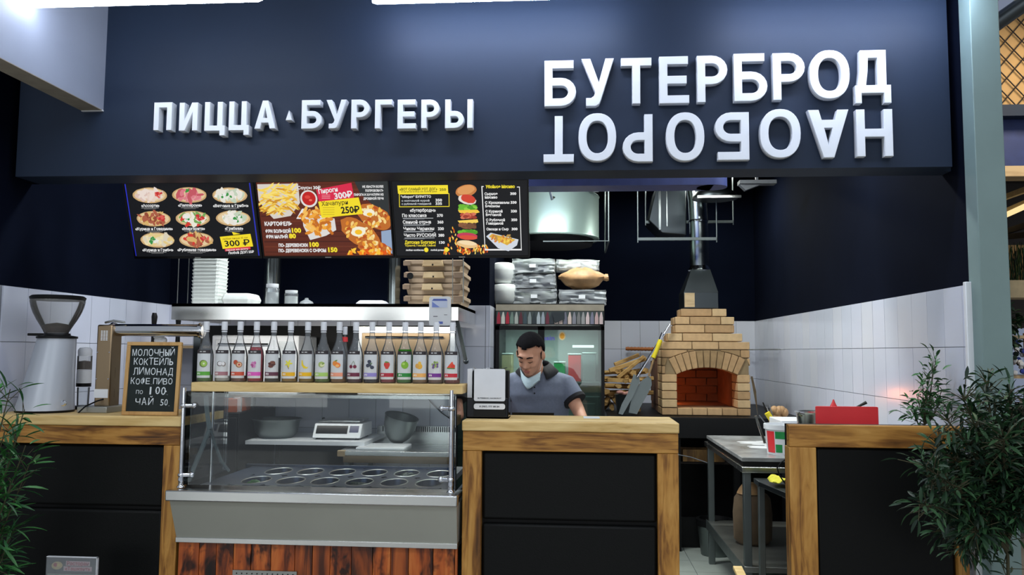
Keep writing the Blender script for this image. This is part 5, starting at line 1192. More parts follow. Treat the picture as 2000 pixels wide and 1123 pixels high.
# ================================================================== BRICK OVEN
random.seed(21)
ox0, ox1 = P(1292, 740, Yo).x, P(1466, 740, Yo).x
oz = lambda y: zpx(1380, y, Yo)
OD = .33
t = thing('brick_oven', 'stepped yellow brick pizza oven with a glowing arched mouth', 'oven', ((ox0+ox1)/2, Yo+OD/2, oz(812)))
g = .0035
mx0, mx1, mz0, mzs = P(1323, 760, Yo).x, P(1440, 760, Yo).x, oz(797), oz(731)
half = (mx1-mx0)/2; mcx = (mx0+mx1)/2; rise = oz(718)-mzs; RA = (half**2+rise**2)/(2*rise); acz = mzs+rise-RA; RO = RA+.145
arcz = lambda x, r: acz+math.sqrt(max(r*r-(x-mcx)**2, 0))
def brick(poly, y0, y1, m=None, dy=None):
    m = m or random.choice(('brick_a', 'brick_b', 'brick_c', 'brick_a'))
    d = random.uniform(-.003, .003) if dy is None else dy
    part('brick', MB().mat(m).prism(poly, y0+d, y1), t, bevel=.004, smooth=30)
def rect(x0, z0, x1, z1): return [(x0+g, z0+g), (x1-g, z0+g), (x1-g, z1-g), (x0+g, z1-g)]
zc = [oz(812), oz(797)]; n_c = 4
for i in range(1, n_c+1): zc.append(mz0+(mzs-mz0)*i/n_c)
ztop = oz(667); z_r3 = oz(683)
# sill headers
xs = [ox0]+[mx0+(mx1-mx0)*i/4 for i in range(5)]+[ox1]
for a, b in zip(xs, xs[1:]): brick(rect(a, zc[0], b, zc[1]), Yo, Yo+.12)
# piers
for i in range(1, n_c+1):
    for a, b in ((ox0, mx0), (mx1, ox1)): brick(rect(a, zc[i], b, zc[i+1]), Yo, Yo+.25, 'brick_c' if i % 2 else None)
# spandrels cut to the arch ring
zsp = [mzs+(z_r3-mzs)*i/3 for i in range(4)]
for i in range(3):
    off = .06 if i % 2 else .0; xx = ox0; cuts = [ox0]
    while cuts[-1] < ox1-.02: cuts.append(min(cuts[-1]+(.125 if (len(cuts) == 1 and i % 2) else .22), ox1))
    for a, b in zip(cuts, cuts[1:]):
        if b-a < .03: continue
        N = 8; pts = []
        for k in range(N+1):
            x = a+g+(b-a-2*g)*k/N; pts.append((x, max(zsp[i]+g, arcz(x, RO)+.004 if abs(x-mcx) < half+.09 else zsp[i]+g)))
        top = zsp[i+1]-g; pts = [(x, z) for x, z in pts if z < top-.004]
        if len(pts) < 2 or pts[-1][0]-pts[0][0] < .02: continue
        brick(pts+[(pts[-1][0], top), (pts[0][0], top)], Yo, Yo+.12, random.choice(('brick_soot', 'brick_a', 'brick_b')))
# voussoirs
am = math.asin(half/RA); nv = 11
for k in range(nv):
    a0_ = -am*1.04+2.08*am*k/nv; a1_ = -am*1.04+2.08*am*(k+1)/nv; e = .0028
    brick([(mcx+RA*math.sin(a0_)+e, acz+RA*math.cos(a0_)), (mcx+RA*math.sin(a1_)-e, acz+RA*math.cos(a1_)), (mcx+RO*math.sin(a1_)-e*1.2, acz+RO*math.cos(a1_)), (mcx+RO*math.sin(a0_)+e*1.2, acz+RO*math.cos(a0_))], Yo, Yo+.25, 'brick_soot' if 3 < k < 8 else 'brick_b', random.uniform(-.006, 0))
# upper courses
def course(x0, x1, y0, y1, cuts, yo, d):
    z1, z0 = oz(y0), oz(y1); c = [x0+(x1-x0)*q for q in [0]+cuts+[1]]
    for a, b in zip(c, c[1:]): brick(rect(a, z0, b, z1), Yo+yo, Yo+yo+.12)
    for s_, x in ((1, x0), (-1, x1)):      # bricks of the sides
        y = Yo+yo+.125
        while y < Yo+d-.03:
            e = min(y+.22, Yo+d); part('brick', MB().mat(random.choice(('brick_a', 'brick_b'))).box(min(x, x+s_*.1), y+g, z0+g, max(x, x+s_*.1), e-g, z1-g), t, bevel=.004, smooth=30); y = e
px_ = lambda a: P(a, 640, Yo).x
course(ox0, ox1, 667, 683, [.35, .65], 0, OD)
course(px_(1304), px_(1451), 650.5, 667, [.2, .6], .01, OD)
course(px_(1319), px_(1436), 634, 650.5, [.5], .02, OD)
course(px_(1319), px_(1436), 618, 634, [.25, .77], .02, OD)
course(px_(1331), px_(1422), 602, 618, [.68], .04, OD-.02)
for i in range(n_c+1+3):      # side walls of the main block
    z0_, z1_ = (zc+zsp[1:])[i], (zc+zsp[1:])[i+1]
    for x, s_ in ((ox0, 1), (ox1, -1)):
        part('brick', MB().mat(random.choice(('brick_a', 'brick_c'))).box(min(x, x+s_*.1), Yo+.255 if 1 <= i <= 4 else Yo+.125, z0_+g, max(x, x+s_*.1), Yo+OD, z1_-g), t, bevel=.004, smooth=30)
# mortar cores behind the brick faces, chamber behind the mouth
mc = MB().mat('mortar')
mc.box(ox0+.012, Yo+.012, zc[0]+.004, ox1-.012, Yo+OD-.006, zc[1]-.004).box(ox0+.012, Yo+.012, zc[1], mx0-.012, Yo+OD-.006, mzs).box(mx1+.012, Yo+.012, zc[1], ox1-.012, Yo+OD-.006, mzs)
N = 16; pts = [(mx0-.012+(mx1-mx0+.024)*k/N, arcz(mx0-.012+(mx1-mx0+.024)*k/N, RA+.012)) for k in range(N+1)]
mc.prism([(ox0+.012, mzs-.001)]+[(ox0+.012, z_r3), (ox1-.012, z_r3), (ox1-.012, mzs-.001), (mx1+.012, mzs-.001)]+pts[::-1]+[(mx0-.012, mzs-.001)], Yo+.012, Yo+OD-.006)
for a, b, y0, y1, yo in ((ox0, ox1, 667, 683, 0), (px_(1304), px_(1451), 650.5, 667, .01), (px_(1319), px_(1436), 618, 650.5, .02), (px_(1331), px_(1422), 602, 618, .04)):
    mc.box(a+.012, Yo+yo+.012, oz(y1), b-.012, Yo+OD-.008, oz(y0)-.004)
part('mortar', mc, t)
plain('brick_chamber', rgb(120, 80, 56), .95, var=.35, ns=5)
dk_ = MB().mat('brick_chamber'); cy1 = Yo+1.0
dk_.box(mx0-.12, Yo+OD, zc[0], mx1+.05, cy1+.05, mz0).box(mx0-.125, Yo+OD, mz0, mx0-.112, cy1+.05, mzs+.1).box(mx1+.005, Yo+.26, mz0, mx1+.1, cy1+.05, mzs+.1).box(mx0-.1, cy1, mz0, mx1+.1, cy1+.08, mzs+.16).box(mx0-.1, Yo+.26, mzs+.1, mx1+.1, cy1+.08, mzs+.16)
part('chamber', dk_, t)
for r in range(4):
    for k in range(3): part('brick', MB().mat('brick_chamber').box(mx0+(k-.5*(r % 2))*.2+g, cy1-.02, mz0+r*.075+g, mx0+(k+1-.5*(r % 2))*.2-g, cy1, mz0+(r+1)*.075-g), t, bevel=.003)
ember = MB().mat(emis('ember', rgb(255, 110, 30), 4))
for k in range(14): ember.ball((mx0-.06+random.uniform(-.03, .03), Yo+.6+random.uniform(-.1, .2), mz0+.02), random.uniform(.008, .018), None, .008, None, 6, 4)
part('embers', ember, t)['kind'] = 'stuff'
logm = MB().mat('burnt_dark').tube([(mx0-.06, Yo+.45, mz0+.03), (mx0-.05, Yo+.85, mz0+.04)], .028, 7).tube([(mx0-.08, Yo+.5, mz0+.065), (mx0-.03, Yo+.82, mz0+.07)], .022, 7)
part('burning_log', logm, t)
fl = bpy.data.lights.new('oven_fire', 'POINT'); fl.energy = 2.6; fl.color = (1, .26, .06); fl.shadow_soft_size = .05
fo = bpy.data.objects.new('oven_fire', fl); COL.objects.link(fo); fo.location = (mx0-.02, Yo+.60, mz0+.10)

# oven stand
sx0_, sx1_ = P(1188, 830, 6.8).x, XR-.012; zs1 = oz(812)-.001; zs0 = zpx(1400, 857, 6.8)
t = thing('oven_stand', 'long black stand carrying the brick oven and the firewood', 'stand', ((sx0_+sx1_)/2, 7.4, 0))
part('top', MB().mat('black').box(sx0_, 6.8, zs0, sx1_, 8.69, zs1), t, bevel=.004)
part('back_panel', MB().mat('black').box(sx0_+.02, 7.6, 0, sx1_-.02, 7.62, zs0), t)
for x in (sx0_+.02, .82, 1.3, sx1_-.06): part('leg', MB().mat('black').box(x, 6.84, 0, x+.05, 6.89, zs0), t)
part('front_panel', MB().mat('black').box(sx0_+.02, 6.98, 0.0, 1.22, 7.0, .26), t)
part('shelf_board', MB().mat('dark_brown').box(sx0_+.03, 6.95, .70, sx1_-.03, 7.6, .72), t)
solo('pallet_board', MB().mat('dark_z').box(.9, 6.93, .74, 1.24, 6.97, .82).box(.9, 7.1, .74, 1.24, 7.14, .82).box(.9, 6.93, .722, 1.24, 7.14, .74), 'dim brown wooden crate piece on the shelf of the black oven stand', 'crate')
solo('stand_cable', MB().mat('grey_plastic').tube([P(1325, 888, 6.78), P(1350, 893, 6.78), P(1385, 905, 6.78)], .004, 6).tube([P(1325, 888, 6.78), Vector((P(1325, 888, 6.78).x-.05, 6.84, zs0))], .004, 6), 'thin grey cable hanging under the black oven stand', 'cable')

# firewood
random.seed(5)
for i in range(30):
    lv = i//5
    x = .27+(i % 5)*.075+random.uniform(-.02, .02)+lv*.012; z = zs1+.035+lv*.062; L_ = random.uniform(.28, .42)
    if lv >= 3 and (i % 5) > 3: continue
    y = 7.55+random.uniform(-.08, .08)
    a = random.uniform(-.25, .25) if lv < 4 else random.uniform(-1.2, .2)
    w, h = random.uniform(.05, .07), random.uniform(.04, .06)
    if lv in (2, 3, 4) : a = random.uniform(1.2, 1.9) if i % 2 else a
    M_ = Matrix.Rotation(math.pi/2-a, 3, 'Z') @ Matrix.Rotation(random.uniform(-.12, .12), 3, 'Y')
    mb = MB().mat('firewood'); n = 5; r0 = []; r1 = []
    for k in range(n):
        q = 2*math.pi*k/n+random.uniform(-.3, .3); r0.append(Vector((-L_/2, math.cos(q)*w*.5, math.sin(q)*h*.5))); r1.append(Vector((L_/2, math.cos(q)*w*.55, math.sin(q)*h*.5)))
    T = Matrix.Translation((x, y, z)) @ M_.to_4x4(); mb.rings([[T @ v for v in r0], [T @ v for v in r1]])
    tag(link('firewood_log', mb.mesh('log', 20)), 'split firewood log in the pile left of the brick oven, level %s from the stand' % ('one two three four five six'.split()[lv]), 'firewood', 'firewood logs level %d' % (lv+1))
for k, (a, b, c_, d) in enumerate([((1190, 724), (1262, 700), 7.45, .035), ((1200, 712), (1248, 693), 7.6, .03), ((1206, 738), (1258, 696), 7.4, .028), ((1186, 742), (1240, 744), 7.38, .032)]):
    solo('firewood_log', MB().mat('firewood').bar(P(a[0], a[1], c_), P(b[0], b[1], c_+.05), d, d*1.1), ('long pale split log lying across the top of the firewood pile', 'short split log at the very top back of the firewood pile', 'slanting split log leaning over the firewood pile top', 'straight pale plank log across the middle of the firewood pile')[k], 'firewood', bevel=.004)
Y_ = 7.15; x = P(1222, 800, Y_).x; k_ = S(Y_); zb_ = zs1
t = thing('small_bucket', 'small grey metal bucket with pinkish cloth in front of the firewood', 'bucket', (x, Y_, zb_))
part('pail', MB().mat('galv').lathe([(0, 0), (16*k_, 0), (21*k_, 36*k_), (22*k_, 37*k_), (20*k_, 36*k_), (15*k_, .006), (0, .006)], n=22, cap=False), t, world=False)
mb = MB().mat(plain('pink_cloth', rgb(190, 140, 130), .9))
for k in range(8): mb.ball((random.uniform(-.05, .05), random.uniform(-.04, .04), 37*k_+random.uniform(0, .015)), .035, .03, .018, None, 8, 5)
part('cloth', mb, t, world=False)
# pizza peels
def peel(name, pts_head, a, b, grip, neck, Yb, Yt, lab, m):
    t = thing('pizza_peel', lab, 'pizza peel', (P(pts_head[0][0], 808, Yb).x, Yb, zs1), 'pizza peels against the oven')
    zlo, zhi = 808, a[1]
    yy = lambda y: Yb+(Yt-Yb)*(808-y)/(808-600.)
    fr = [P(x, y, yy(y)) for x, y in pts_head]; bk = [p+Vector((0, .006, 0)) for p in fr]
    for p in fr: p.z = max(p.z, zs1+.001)
    part('blade', MB().mat(m).rings([fr, bk]), t, smooth=20)
    part('pole', MB().mat('chrome').tube([P(*a, yy(a[1])-.012), P(*b, yy(b[1])-.012)], .011, 10), t)
    if grip: part('grip', MB().mat('yellow').tube([P(*grip[0], yy(grip[0][1])-.014), P(*grip[1], yy(grip[1][1])-.014)], .019, 10), t)
    if neck: part('neck', MB().mat('brick_soot').tube([P(*neck[0], yy(neck[0][1])-.01), P(*neck[1], yy(neck[1][1])-.01)], .009, 8), t)
peel('p', [(1208, 808), (1214, 790), (1226, 768), (1238, 730), (1243, 735), (1248, 735), (1250, 745), (1236, 775), (1222, 800), (1216, 810)], (1244, 736), (1309, 634), None, None, 6.85, 7.0, 'silver pizza peel with a long bare pole, leaning on the oven, left one', 'galv')
peel('p', [(1228, 806), (1233, 780), (1243, 758), (1255, 742), (1266, 734), (1272, 740), (1273, 752), (1266, 768), (1255, 787), (1244, 809)], (1289, 664), (1294, 650), ((1276, 699), (1290, 664)), ((1267, 734), (1277, 700)), 6.88, 6.98, 'grey pizza peel with a yellow grip and brown neck beside the oven', 'galv')
A = P(1222, 681, 8.6); B2 = P(1284, 682, 8.6)
mb = MB().mat('orange_wood').tube([A, B2], .018, 10)
for k in range(9): mb.tube([A.lerp(B2, .06+k*.11), A.lerp(B2, .06+k*.11+.03)], .022, 10)
mb.mat('steel_dull').tube([A+Vector((.05, 0, 0)), A+Vector((.05, .1, 0))], .005, 6)
solo('turned_stick', mb, 'horizontal orange turned wooden stick on the tiles above the firewood', 'stick')
A = P(1463, 683, 8.62); B2 = P(1512, 686, 7.9)
solo('towel_rail', MB().mat('steel_dull').tube([A, Vector((XR-.05, 8.62, A.z)), Vector((XR-.05, 7.6, A.z))], .006, 6).tube([A, A+Vector((0, .09, 0))], .005, 6).tube([Vector((XR-.05, 7.65, A.z)), Vector((XR-.008, 7.65, A.z))], .005, 6), 'thin grey rail along the tiles right of the brick oven', 'rail')
solo('tool_blade', MB().mat('steel').rings([[P(1466, 735, 7.25), P(1470, 735, 7.25), P(1477, 765, 7.15), P(1480, 812, 7.05)], [P(1466, 735, 7.26), P(1470, 735, 7.26), P(1477, 765, 7.16), P(1480, 812, 7.06)]][::1]), 'thin steel blade leaning on the right side of the brick oven', 'tool')

# ================================================================== WORK TABLES AT THE RIGHT
zt_ = zpx(1450, 912, 5.1)
tx = P(1449, 912, 5.1).x
t = thing('prep_table', 'galvanised work table with shelf between the middle and right counters', 'table', (1.45, 5.8, 0))
part('tabletop', MB().mat('steel').box(tx, 5.1, zt_-.035, XR-.05, 6.55, zt_), t, bevel=.004)
for a in (tx+.015, XR-.11):
    for b in (5.13, 6.45): part('leg', MB().mat('galv').box(a, b, .0, a+.045, b+.045, zt_-.036), t, bevel=.003)
part('lower_shelf', MB().mat('steel_dull').box(tx+.005, 5.12, .30, XR-.06, 6.5, .335), t, bevel=.003)
part('shelf_rim', MB().mat('galv').box(tx, 5.11, .27, tx+.006, 6.5, .34), t)
solo('marble_slab', MB().mat('marble').box(tx+.004, 5.12, zt_+.03, XR-.09, 6.45, zt_+.055).mat('black').box(tx+.01, 5.125, zt_+.001, XR-.1, 6.44, zt_+.03), 'dark edged grey stone slab dusted with flour on the work table', 'slab', bevel=.003)
ZM = zt_+.055
mb = MB().mat('white')
for k in range(12):
    x, y = random.uniform(1.2, 1.6), random.uniform(5.3, 6.3); mb.lathe([(random.uniform(.03, .09), 0), (.012, .0012)], (x, y, ZM), 12, sx=1.6, sy=.7)
tag(solo('spilled_flour', mb, 'thin patches of spilled flour on the grey stone slab', 'flour'), kind='stuff')
zt3 = zt_-.06; tx3 = P(1478, 930, 4.98).x
t = thing('prep_table', 'lower steel work table in front, half hidden by the right counter', 'table', (1.5, 4.7, 0))
part('tabletop', MB().mat('steel_dark').box(tx3, 4.93, zt3-.03, XR-.05, 5.07, zt3).rings([[Vector((tx3, 4.94, zt3-.03)), Vector((1.40, 4.94, zt3-.03)), Vector((1.40, 4.35, zt3-.03)), Vector((tx3+.09, 4.35, zt3-.03))], [Vector((tx3, 4.94, zt3)), Vector((1.40, 4.94, zt3)), Vector((1.40, 4.35, zt3)), Vector((tx3+.09, 4.35, zt3))]]), t, bevel=.003)
for a, b in ((tx3+.01, 4.98), (1.34, 4.4), (1.34, 4.98), (tx3+.12, 4.4)): part('leg', MB().mat('galv').box(a, b, 0, a+.035, b+.035, zt3-.03), t, bevel=.003)
part('lower_shelf', MB().mat('steel_dull').box(tx3+.02, 4.4, .22, 1.38, 5.0, .24), t)
# tub
Y_ = 5.35; x = P(1532, 880, Y_).x; k_ = S(Y_); r1_ = 37*k_; hb_ = zpx(1520, 828, Y_)-ZM
t = thing('plastic_tub', 'white plastic tub with red and green print on the stone slab', 'bucket', (x, Y_, ZM))
part('pail', MB().mat('white').lathe([(0, 0), (r1_*.84, 0), (r1_*.93, hb_-.03), (r1_, hb_-.03), (r1_, hb_), (r1_*.92, hb_), (r1_*.9, hb_-.03), (r1_*.8, .004), (0, .004)], n=30, cap=False), t, world=False)
def wrap(mm, a0, a1, z0, z1, rr0, rr1, lab='print_panel'):
    n = 8; mb = MB().mat(mm); lo = [Vector((math.cos(R(a0+(a1-a0)*i/n))*rr0, math.sin(R(a0+(a1-a0)*i/n))*rr0, z0)) for i in range(n+1)]; hi = [Vector((math.cos(R(a0+(a1-a0)*i/n))*rr1, math.sin(R(a0+(a1-a0)*i/n))*rr1, z1)) for i in range(n+1)]
    mb.rings([lo, hi], closed=False, cap=False); part(lab, mb, t, world=False)
ra = lambda z: r1_*(.84+.09*z/(hb_-.03))+.001
wrap('red', 192, 225, .012, hb_-.04, ra(.012), ra(hb_-.04)); wrap('green', 228, 262, .10, hb_-.04, ra(.10), ra(hb_-.04)); wrap('green', 228, 250, .015, .065, ra(.015), ra(.065))
part('tongs', MB().mat('steel').box(-.105, -.02, .1, -.09, -.005, .28, Matrix.Rotation(R(-18), 4, 'Y')), t, world=False)
mb = MB()
cp = P(1496, 800, 5.9); 
t = thing('utensil_holder', 'black holder with knives and brushes behind the white tub', 'utensil holder', (P(1505, 820, 5.9).x, 5.9, ZM))
part('cup', MB().mat('black').lathe([(.05, 0), (.058, .14), (.052, .14), (.045, .01)], (P(1512, 820, 5.9).x, 5.9, ZM), 18), t)
for a, b, m, w in (((1510, 835), (1490, 786), 'black', .02), ((1512, 835), (1497, 795), 'steel', .016), ((1516, 835), (1503, 792), 'grey_plastic', .01), ((1504, 838), (1483, 811), 'grey_plastic', .014)): part('tool', MB().mat(m).bar(P(*a, 5.9), P(*b, 5.9), w, .006), t)
part('yellow_handle', MB().mat('yellow').tube([P(1498, 806, 5.86), P(1506, 818, 5.86)], .02, 10), t)
mb = MB().mat('bag_brown')
for k in range(5): mb.ball(P(1512+k*5, 805+random.uniform(-4, 4), 5.94), .03, .03, .034, None, 8, 6)
mb.ball(P(1516, 822, 5.95), .05, .04, .07)
mb.box(P(1505, 830, 5.98).x, 5.96, ZM, P(1530, 830, 5.98).x, 6.02, zpx(1515, 815, 5.98))
solo('bread_bag', mb, 'small lumpy brown bag beside the black utensil holder', 'bag')
mb = MB().mat('yellow_cloth')
bmesh.ops.create_grid(mb.bm, x_segments=16, y_segments=10, size=.5, matrix=Matrix.Translation((P(1530, 918, 4.85).x, 4.8, zt3+.022)) @ Matrix.Diagonal((.17, .16, 1, 1)))
for v in mb.bm.verts: v.co.z += .012*math.sin(v.co.x*70+v.co.y*20)+random.uniform(-.003, .003); v.co.z += .02*max(0, 1-abs(v.co.x-P(1515, 918, 4.85).x)/.08)
tg = link('yellow_cloth', mb.mesh('cloth', 60)); sm_ = tg.modifiers.new('solid', 'SOLIDIFY'); sm_.thickness = .004; tag(tg, 'crumpled yellow cloth lying on the lower work table', 'cloth')
solo('black_cable', MB().mat('black').tube([P(1541, 893, 4.6), P(1526, 903, 4.6), P(1518, 914, 4.6), P(1522, 928, 4.6), P(1534, 945, 4.6), P(1545, 952, 4.6)], .004, 6), 'looping black cable hanging beside the yellow cloth', 'cable')
solo('green_mat', MB().mat('green').box(tx3+.11, 4.45, zt3+.001, tx3+.24, 4.62, zt3+.006), 'small green mat near the front of the lower work table', 'mat')
# things on and under the lower shelf
x = P(1452, 1000, 5.75).x
mb = MB().mat('sack').lathe([(.09, 0), (.115, .03), (.12, .2), (.11, .3), (.09, .33), (0, .335)], (x+.06, 5.75, .336), 20, sx=1.1)
t = thing('paper_sack', 'tall brown sack standing on the lower shelf of the work table', 'sack', (x+.06, 5.75, .336))
part('sack_body', mb, t); part('folded_top', MB().mat('bag_brown').lathe([(.085, .33), (.07, .36), (.04, .40), (0, .40)], (x+.04, 5.74, .34), 14), t)
solo('brown_box', MB().mat('cardboard').box(tx3+.14, 4.5, .241, tx3+.34, 4.85, .40).box(tx3+.14, 4.5, .40, tx3+.16, 4.85, .46), 'open cardboard box on the lower shelf near the right counter', 'box', bevel=.003)
Y_ = 6.72; x = P(1398, 1050, Y_).x
t = thing('waste_bin', 'grey metal waste bin on the floor behind the work table leg', 'bin', (x, Y_+.05, 0.012))
part('pail', MB().mat('galv').lathe([(0, 0), (.11, 0), (.14, .27), (.145, .275), (.132, .27), (.1, .01), (0, .01)], n=22, cap=False), t, world=False)
part('bin_bag', MB().mat('black').lathe([(.146, .23), (.149, .28), (.12, .285), (.10, .2)], n=22, cap=False), t, world=False)
solo('floor_jar', MB().mat('acrylic').lathe([(.03, 0), (.035, .02), (.035, .1), (.02, .12), (.02, .135)], (P(1430, 1095, 5.6).x, 5.6, .012), 14), 'small clear jar on the floor under the work table', 'jar')
solo('wood_plank', MB().mat('edge_x').bar(P(1440, 1108, 4.75)-Vector((0, 0, .0)), P(1465, 1160, 4.5), .05, .02), 'short wooden plank end at the bottom between the counters', 'plank', bevel=.003)

# ---- on the hidden side table behind the right counter
A = XZ(1594, 794, 1716, 828, 4.45)
t = thing('cutting_board', 'bright red plastic board standing behind the right counter', 'cutting board', ((A[0]+A[2])/2, 4.46, 1.151))
part('board', MB().mat('red').prism(rrect(A[0], 1.151, A[2], A[3], .008), 4.45, 4.466), t, bevel=.002)
part('stand', MB().mat('steel_dull').box(A[0]+.04, 4.44, 1.151, A[0]+.06, 4.50, 1.18).box(A[2]-.06, 4.44, 1.151, A[2]-.04, 4.50, 1.18), t)
x = P(1628, 790, 4.6).x
solo('sauce_bottle', MB().mat('red').lathe([(.03, 0), (.03, zpx(1628, 796, 4.6)-1.16), (.014, zpx(1628, 790, 4.6)-1.15), (.009, zpx(1628, 786, 4.6)-1.15), (.003, zpx(1628, 780, 4.6)-1.15)], (x, 4.6, 1.15), 16), 'red pointed sauce bottle tip showing behind the red board', 'bottle')
t = thing('frying_pan', 'pan with a black handle sticking up behind the red board', 'pan', (1.66, 4.72, 1.151))
part('pan_body', MB().mat('black').lathe([(.08, 0), (.1, .04), (.095, .04), (.075, .005)], (1.66, 4.72, 1.151), 22), t)
part('handle', MB().mat('black').tube([Vector((1.62, 4.66, 1.19)), P(1672, 796, 4.6), P(1692, 786, 4.6)], .009, 8), t)
A = XZ(1560, 807, 1596, 830, 4.5); 
t = thing('steel_pan', 'round steel pan partly hidden left of the red board', 'pan', (A[2]-.0, 4.6, 1.151))
hh = A[3]-1.151
part('pan_body', MB().mat('steel').lathe([(.11, 0), (.125, hh-.01), (.135, hh), (.122, hh-.006), (.105, .006)], (P(1604, 820, 4.6).x, 4.62, 1.151), 28), t)
part('loop_handle', MB().mat('steel').tube([P(1566, 812, 4.55), P(1560, 809, 4.53), P(1562, 806, 4.5), P(1570, 808, 4.53)], .005, 6), t)
A = XZ(1520, 820, 1565, 832, 5.0)
solo('white_tray', MB().mat('white').box(P(1520, 825, 5.6).x, 5.5, ZM, P(1575, 825, 5.6).x, 5.8, ZM+.14).box(P(1520, 825, 5.6).x-.01, 5.49, ZM+.14, P(1575, 825, 5.6).x+.01, 5.81, zpx(1540, 821, 5.5)), 'white rectangular container behind the white tub', 'container', bevel=.005)

# ================================================================== THE CASHIER
def V(px, py, Y): return P(px, py, Y)
HY = 4.86
Rh = Matrix.Rotation(R(-17), 3, 'Z') @ Matrix.Rotation(R(32), 3, 'X') @ Matrix.Rotation(R(4), 3, 'Y')   # head turned to its right and bowed
hc = V(1035, 694, HY)
def H(x, y, z): return hc+Rh @ Vector((x, y, z))
def body_mesh():
    mb = MB()
    e = lambda c, r, m=Rh: mb.ball(c, r[0], r[1], r[2], m, 20, 14)
    e(H(0, .022, .035), (.074, .094, .082)); e(H(0, -.012, -.01), (.066, .078, .078)); e(H(0, -.022, -.052), (.053, .062, .062)); e(H(0, -.052, -.092), (.028, .030, .024))
    e(H(0, -.068, .036), (.052, .020, .014))
    e(H(.030, -.062, -.026), (.022, .024, .020)); e(H(-.030, -.062, -.026), (.022, .024, .020))
    mb.rings([[H(x, y, z) for x, y, z in q] for q in ([(-.006, -.078, .024), (.006, -.078, .024), (.006, -.06, .024), (-.006, -.06, .024)], [(-.010, -.104, -.020), (.010, -.104, -.020), (.014, -.07, -.02), (-.014, -.07, -.02)], [(-.015, -.100, -.030), (.015, -.100, -.030), (.016, -.07, -.036), (-.016, -.07, -.036)])])
    e(H(0, -.098, -.026), (.010, .013, .009)); e(H(.011, -.09, -.028), (.008, .010, .007)); e(H(-.011, -.09, -.028), (.008, .010, .007))
    for s_ in (1, -1): e(H(s_*.078, .014, -.004), (.014, .020, .031)); e(H(s_*.029, -.074, .014), (.017, .012, .011))
    e(H(0, -.080, -.058), (.022, .012, .010))
    nb = V(1046, 752, 4.98); mb.tube([H(0, .03, -.02), H(0, .03, -.07), nb+Vector((0, .0, .02)), nb-Vector((0, 0, .06))], [.060, .058, .064, .08], 18)
    # torso and hips
    tc = V(1050, 752, 5.0); tx_, ty_ = tc.x, 5.02
    def ring(z, rx, ry, cx=0, cy=0): return [Vector((tx_+cx+math.cos(a)*rx, ty_+cy+math.sin(a)*ry, z)) for a in [2*math.pi*k/24 for k in range(24)]]
    mb.rings([ring(z, rx, ry, 0, cy) for z, rx, ry, cy in ((.84, .165, .12, .06), (.95, .165, .115, .05), (1.08, .155, .105, .03), (1.24, .172, .115, .0), (1.36, .182, .12, -.02), (1.44, .172, .105, -.02), (1.495, .11, .08, -.015), (1.525, .06, .05, -.01))])
    for s_ in (-1, 1): mb.tube([(tx_+s_*.085, ty_+.06, .93), (tx_+s_*.09, ty_+.05, .5), (tx_+s_*.095, ty_+.06, .10)], [.10, .07, .045], 14); mb.ball((tx_+s_*.1, ty_+.0, .06), .045, .12, .045)
    hands = []
    for s_, sh_, el, wr in ((1, V(1106, 756, 5.0), V(1128, 798, 4.93), V(1148, 842, 4.72)), (-1, V(990, 758, 5.0), V(975, 812, 4.93), V(1005, 850, 4.72))):
        wr.z = max(wr.z, .99+.03)
        mb.tube([Vector((tx_+s_*.13, ty_-.01, 1.42)), sh_, el, wr], [.060, .052, .040, .027], 14)
        d = (wr-el); d.z = 0; d.normalize(); q = Vector((-d.y, d.x, 0))
        pm = wr+d*.05; pm.z = .992; mb.tube([wr, wr+d*.03-Vector((0, 0, .012)), pm+d*.035], [.027, .034, .028], 12)
        for k in range(4):
            o_ = pm+d*.03+q*(.024-.016*k); L_ = (.068, .076, .072, .056)[k]; mb.tube([o_, o_+d*L_*.5+Vector((0, 0, .008)), o_+d*L_-Vector((0, 0, .012))], [.009, .0085, .006], 8)
        th = wr+d*.025+q*(-s_*.022); mb.tube([th, th+d*.03+q*(-s_*.022), th+d*.055+q*(-s_*.026)-Vector((0, 0, .008))], [.013, .010, .007], 8)
    return mb, tx_, ty_
bmb, tx_, ty_ = body_mesh()
person = thing('person', 'person in a grey polo with black collar, head bowed, mask under chin', 'person', (tx_, ty_, .012))
me = bake('body', bmb, [('REMESH', dict(mode='VOXEL', voxel_size=.0065)), ('SMOOTH', dict(factor=.5, iterations=4))], 'skin')
link('body', me, person)
# polo shirt
mb = MB()
def ring(z, rx, ry, cx=0, cy=0): return [Vector((tx_+cx+math.cos(a)*rx, ty_+cy+math.sin(a)*ry, z)) for a in [2*math.pi*k/28 for k in range(28)]]
mb.rings([ring(z, rx, ry, 0, cy) for z, rx, ry, cy in ((.90, .185, .138, .05), (1.0, .185, .135, .04), (1.10, .180, .128, .02), (1.24, .190, .135, .0), (1.36, .200, .138, -.02), (1.435, .192, .122, -.02), (1.483, .150, .10, -.015), (1.512, .100, .084, -.012), (1.53, .078, .078, -.01))])
sleeve = {}
for s_, sh_, el in ((1, V(1103, 752, 5.0), V(1124, 784, 4.95)), (-1, V(990, 758, 5.0), V(975, 806, 4.93))):
    end = sh_.lerp(el, .92 if s_ > 0 else .5); mb.tube([Vector((tx_+s_*.09, ty_-.01, 1.42)), Vector((tx_+s_*.145, ty_-.015, 1.415)), sh_, end], [.085, .080, .073, .068], 18); sleeve[s_] = (sh_, end)
me = bake('polo_shirt', mb, [('REMESH', dict(mode='VOXEL', voxel_size=.008)), ('SMOOTH', dict(factor=.5, iterations=6))], 'polo')
random.seed(3)
import mathutils.noise as mn
for v in me.vertices:
    n_ = mn.noise(Vector((v.co.x*7, v.co.y*7, v.co.z*14))); v.co += Vector((0, -1, 0))*n_*.008
link('polo_shirt', me, person)
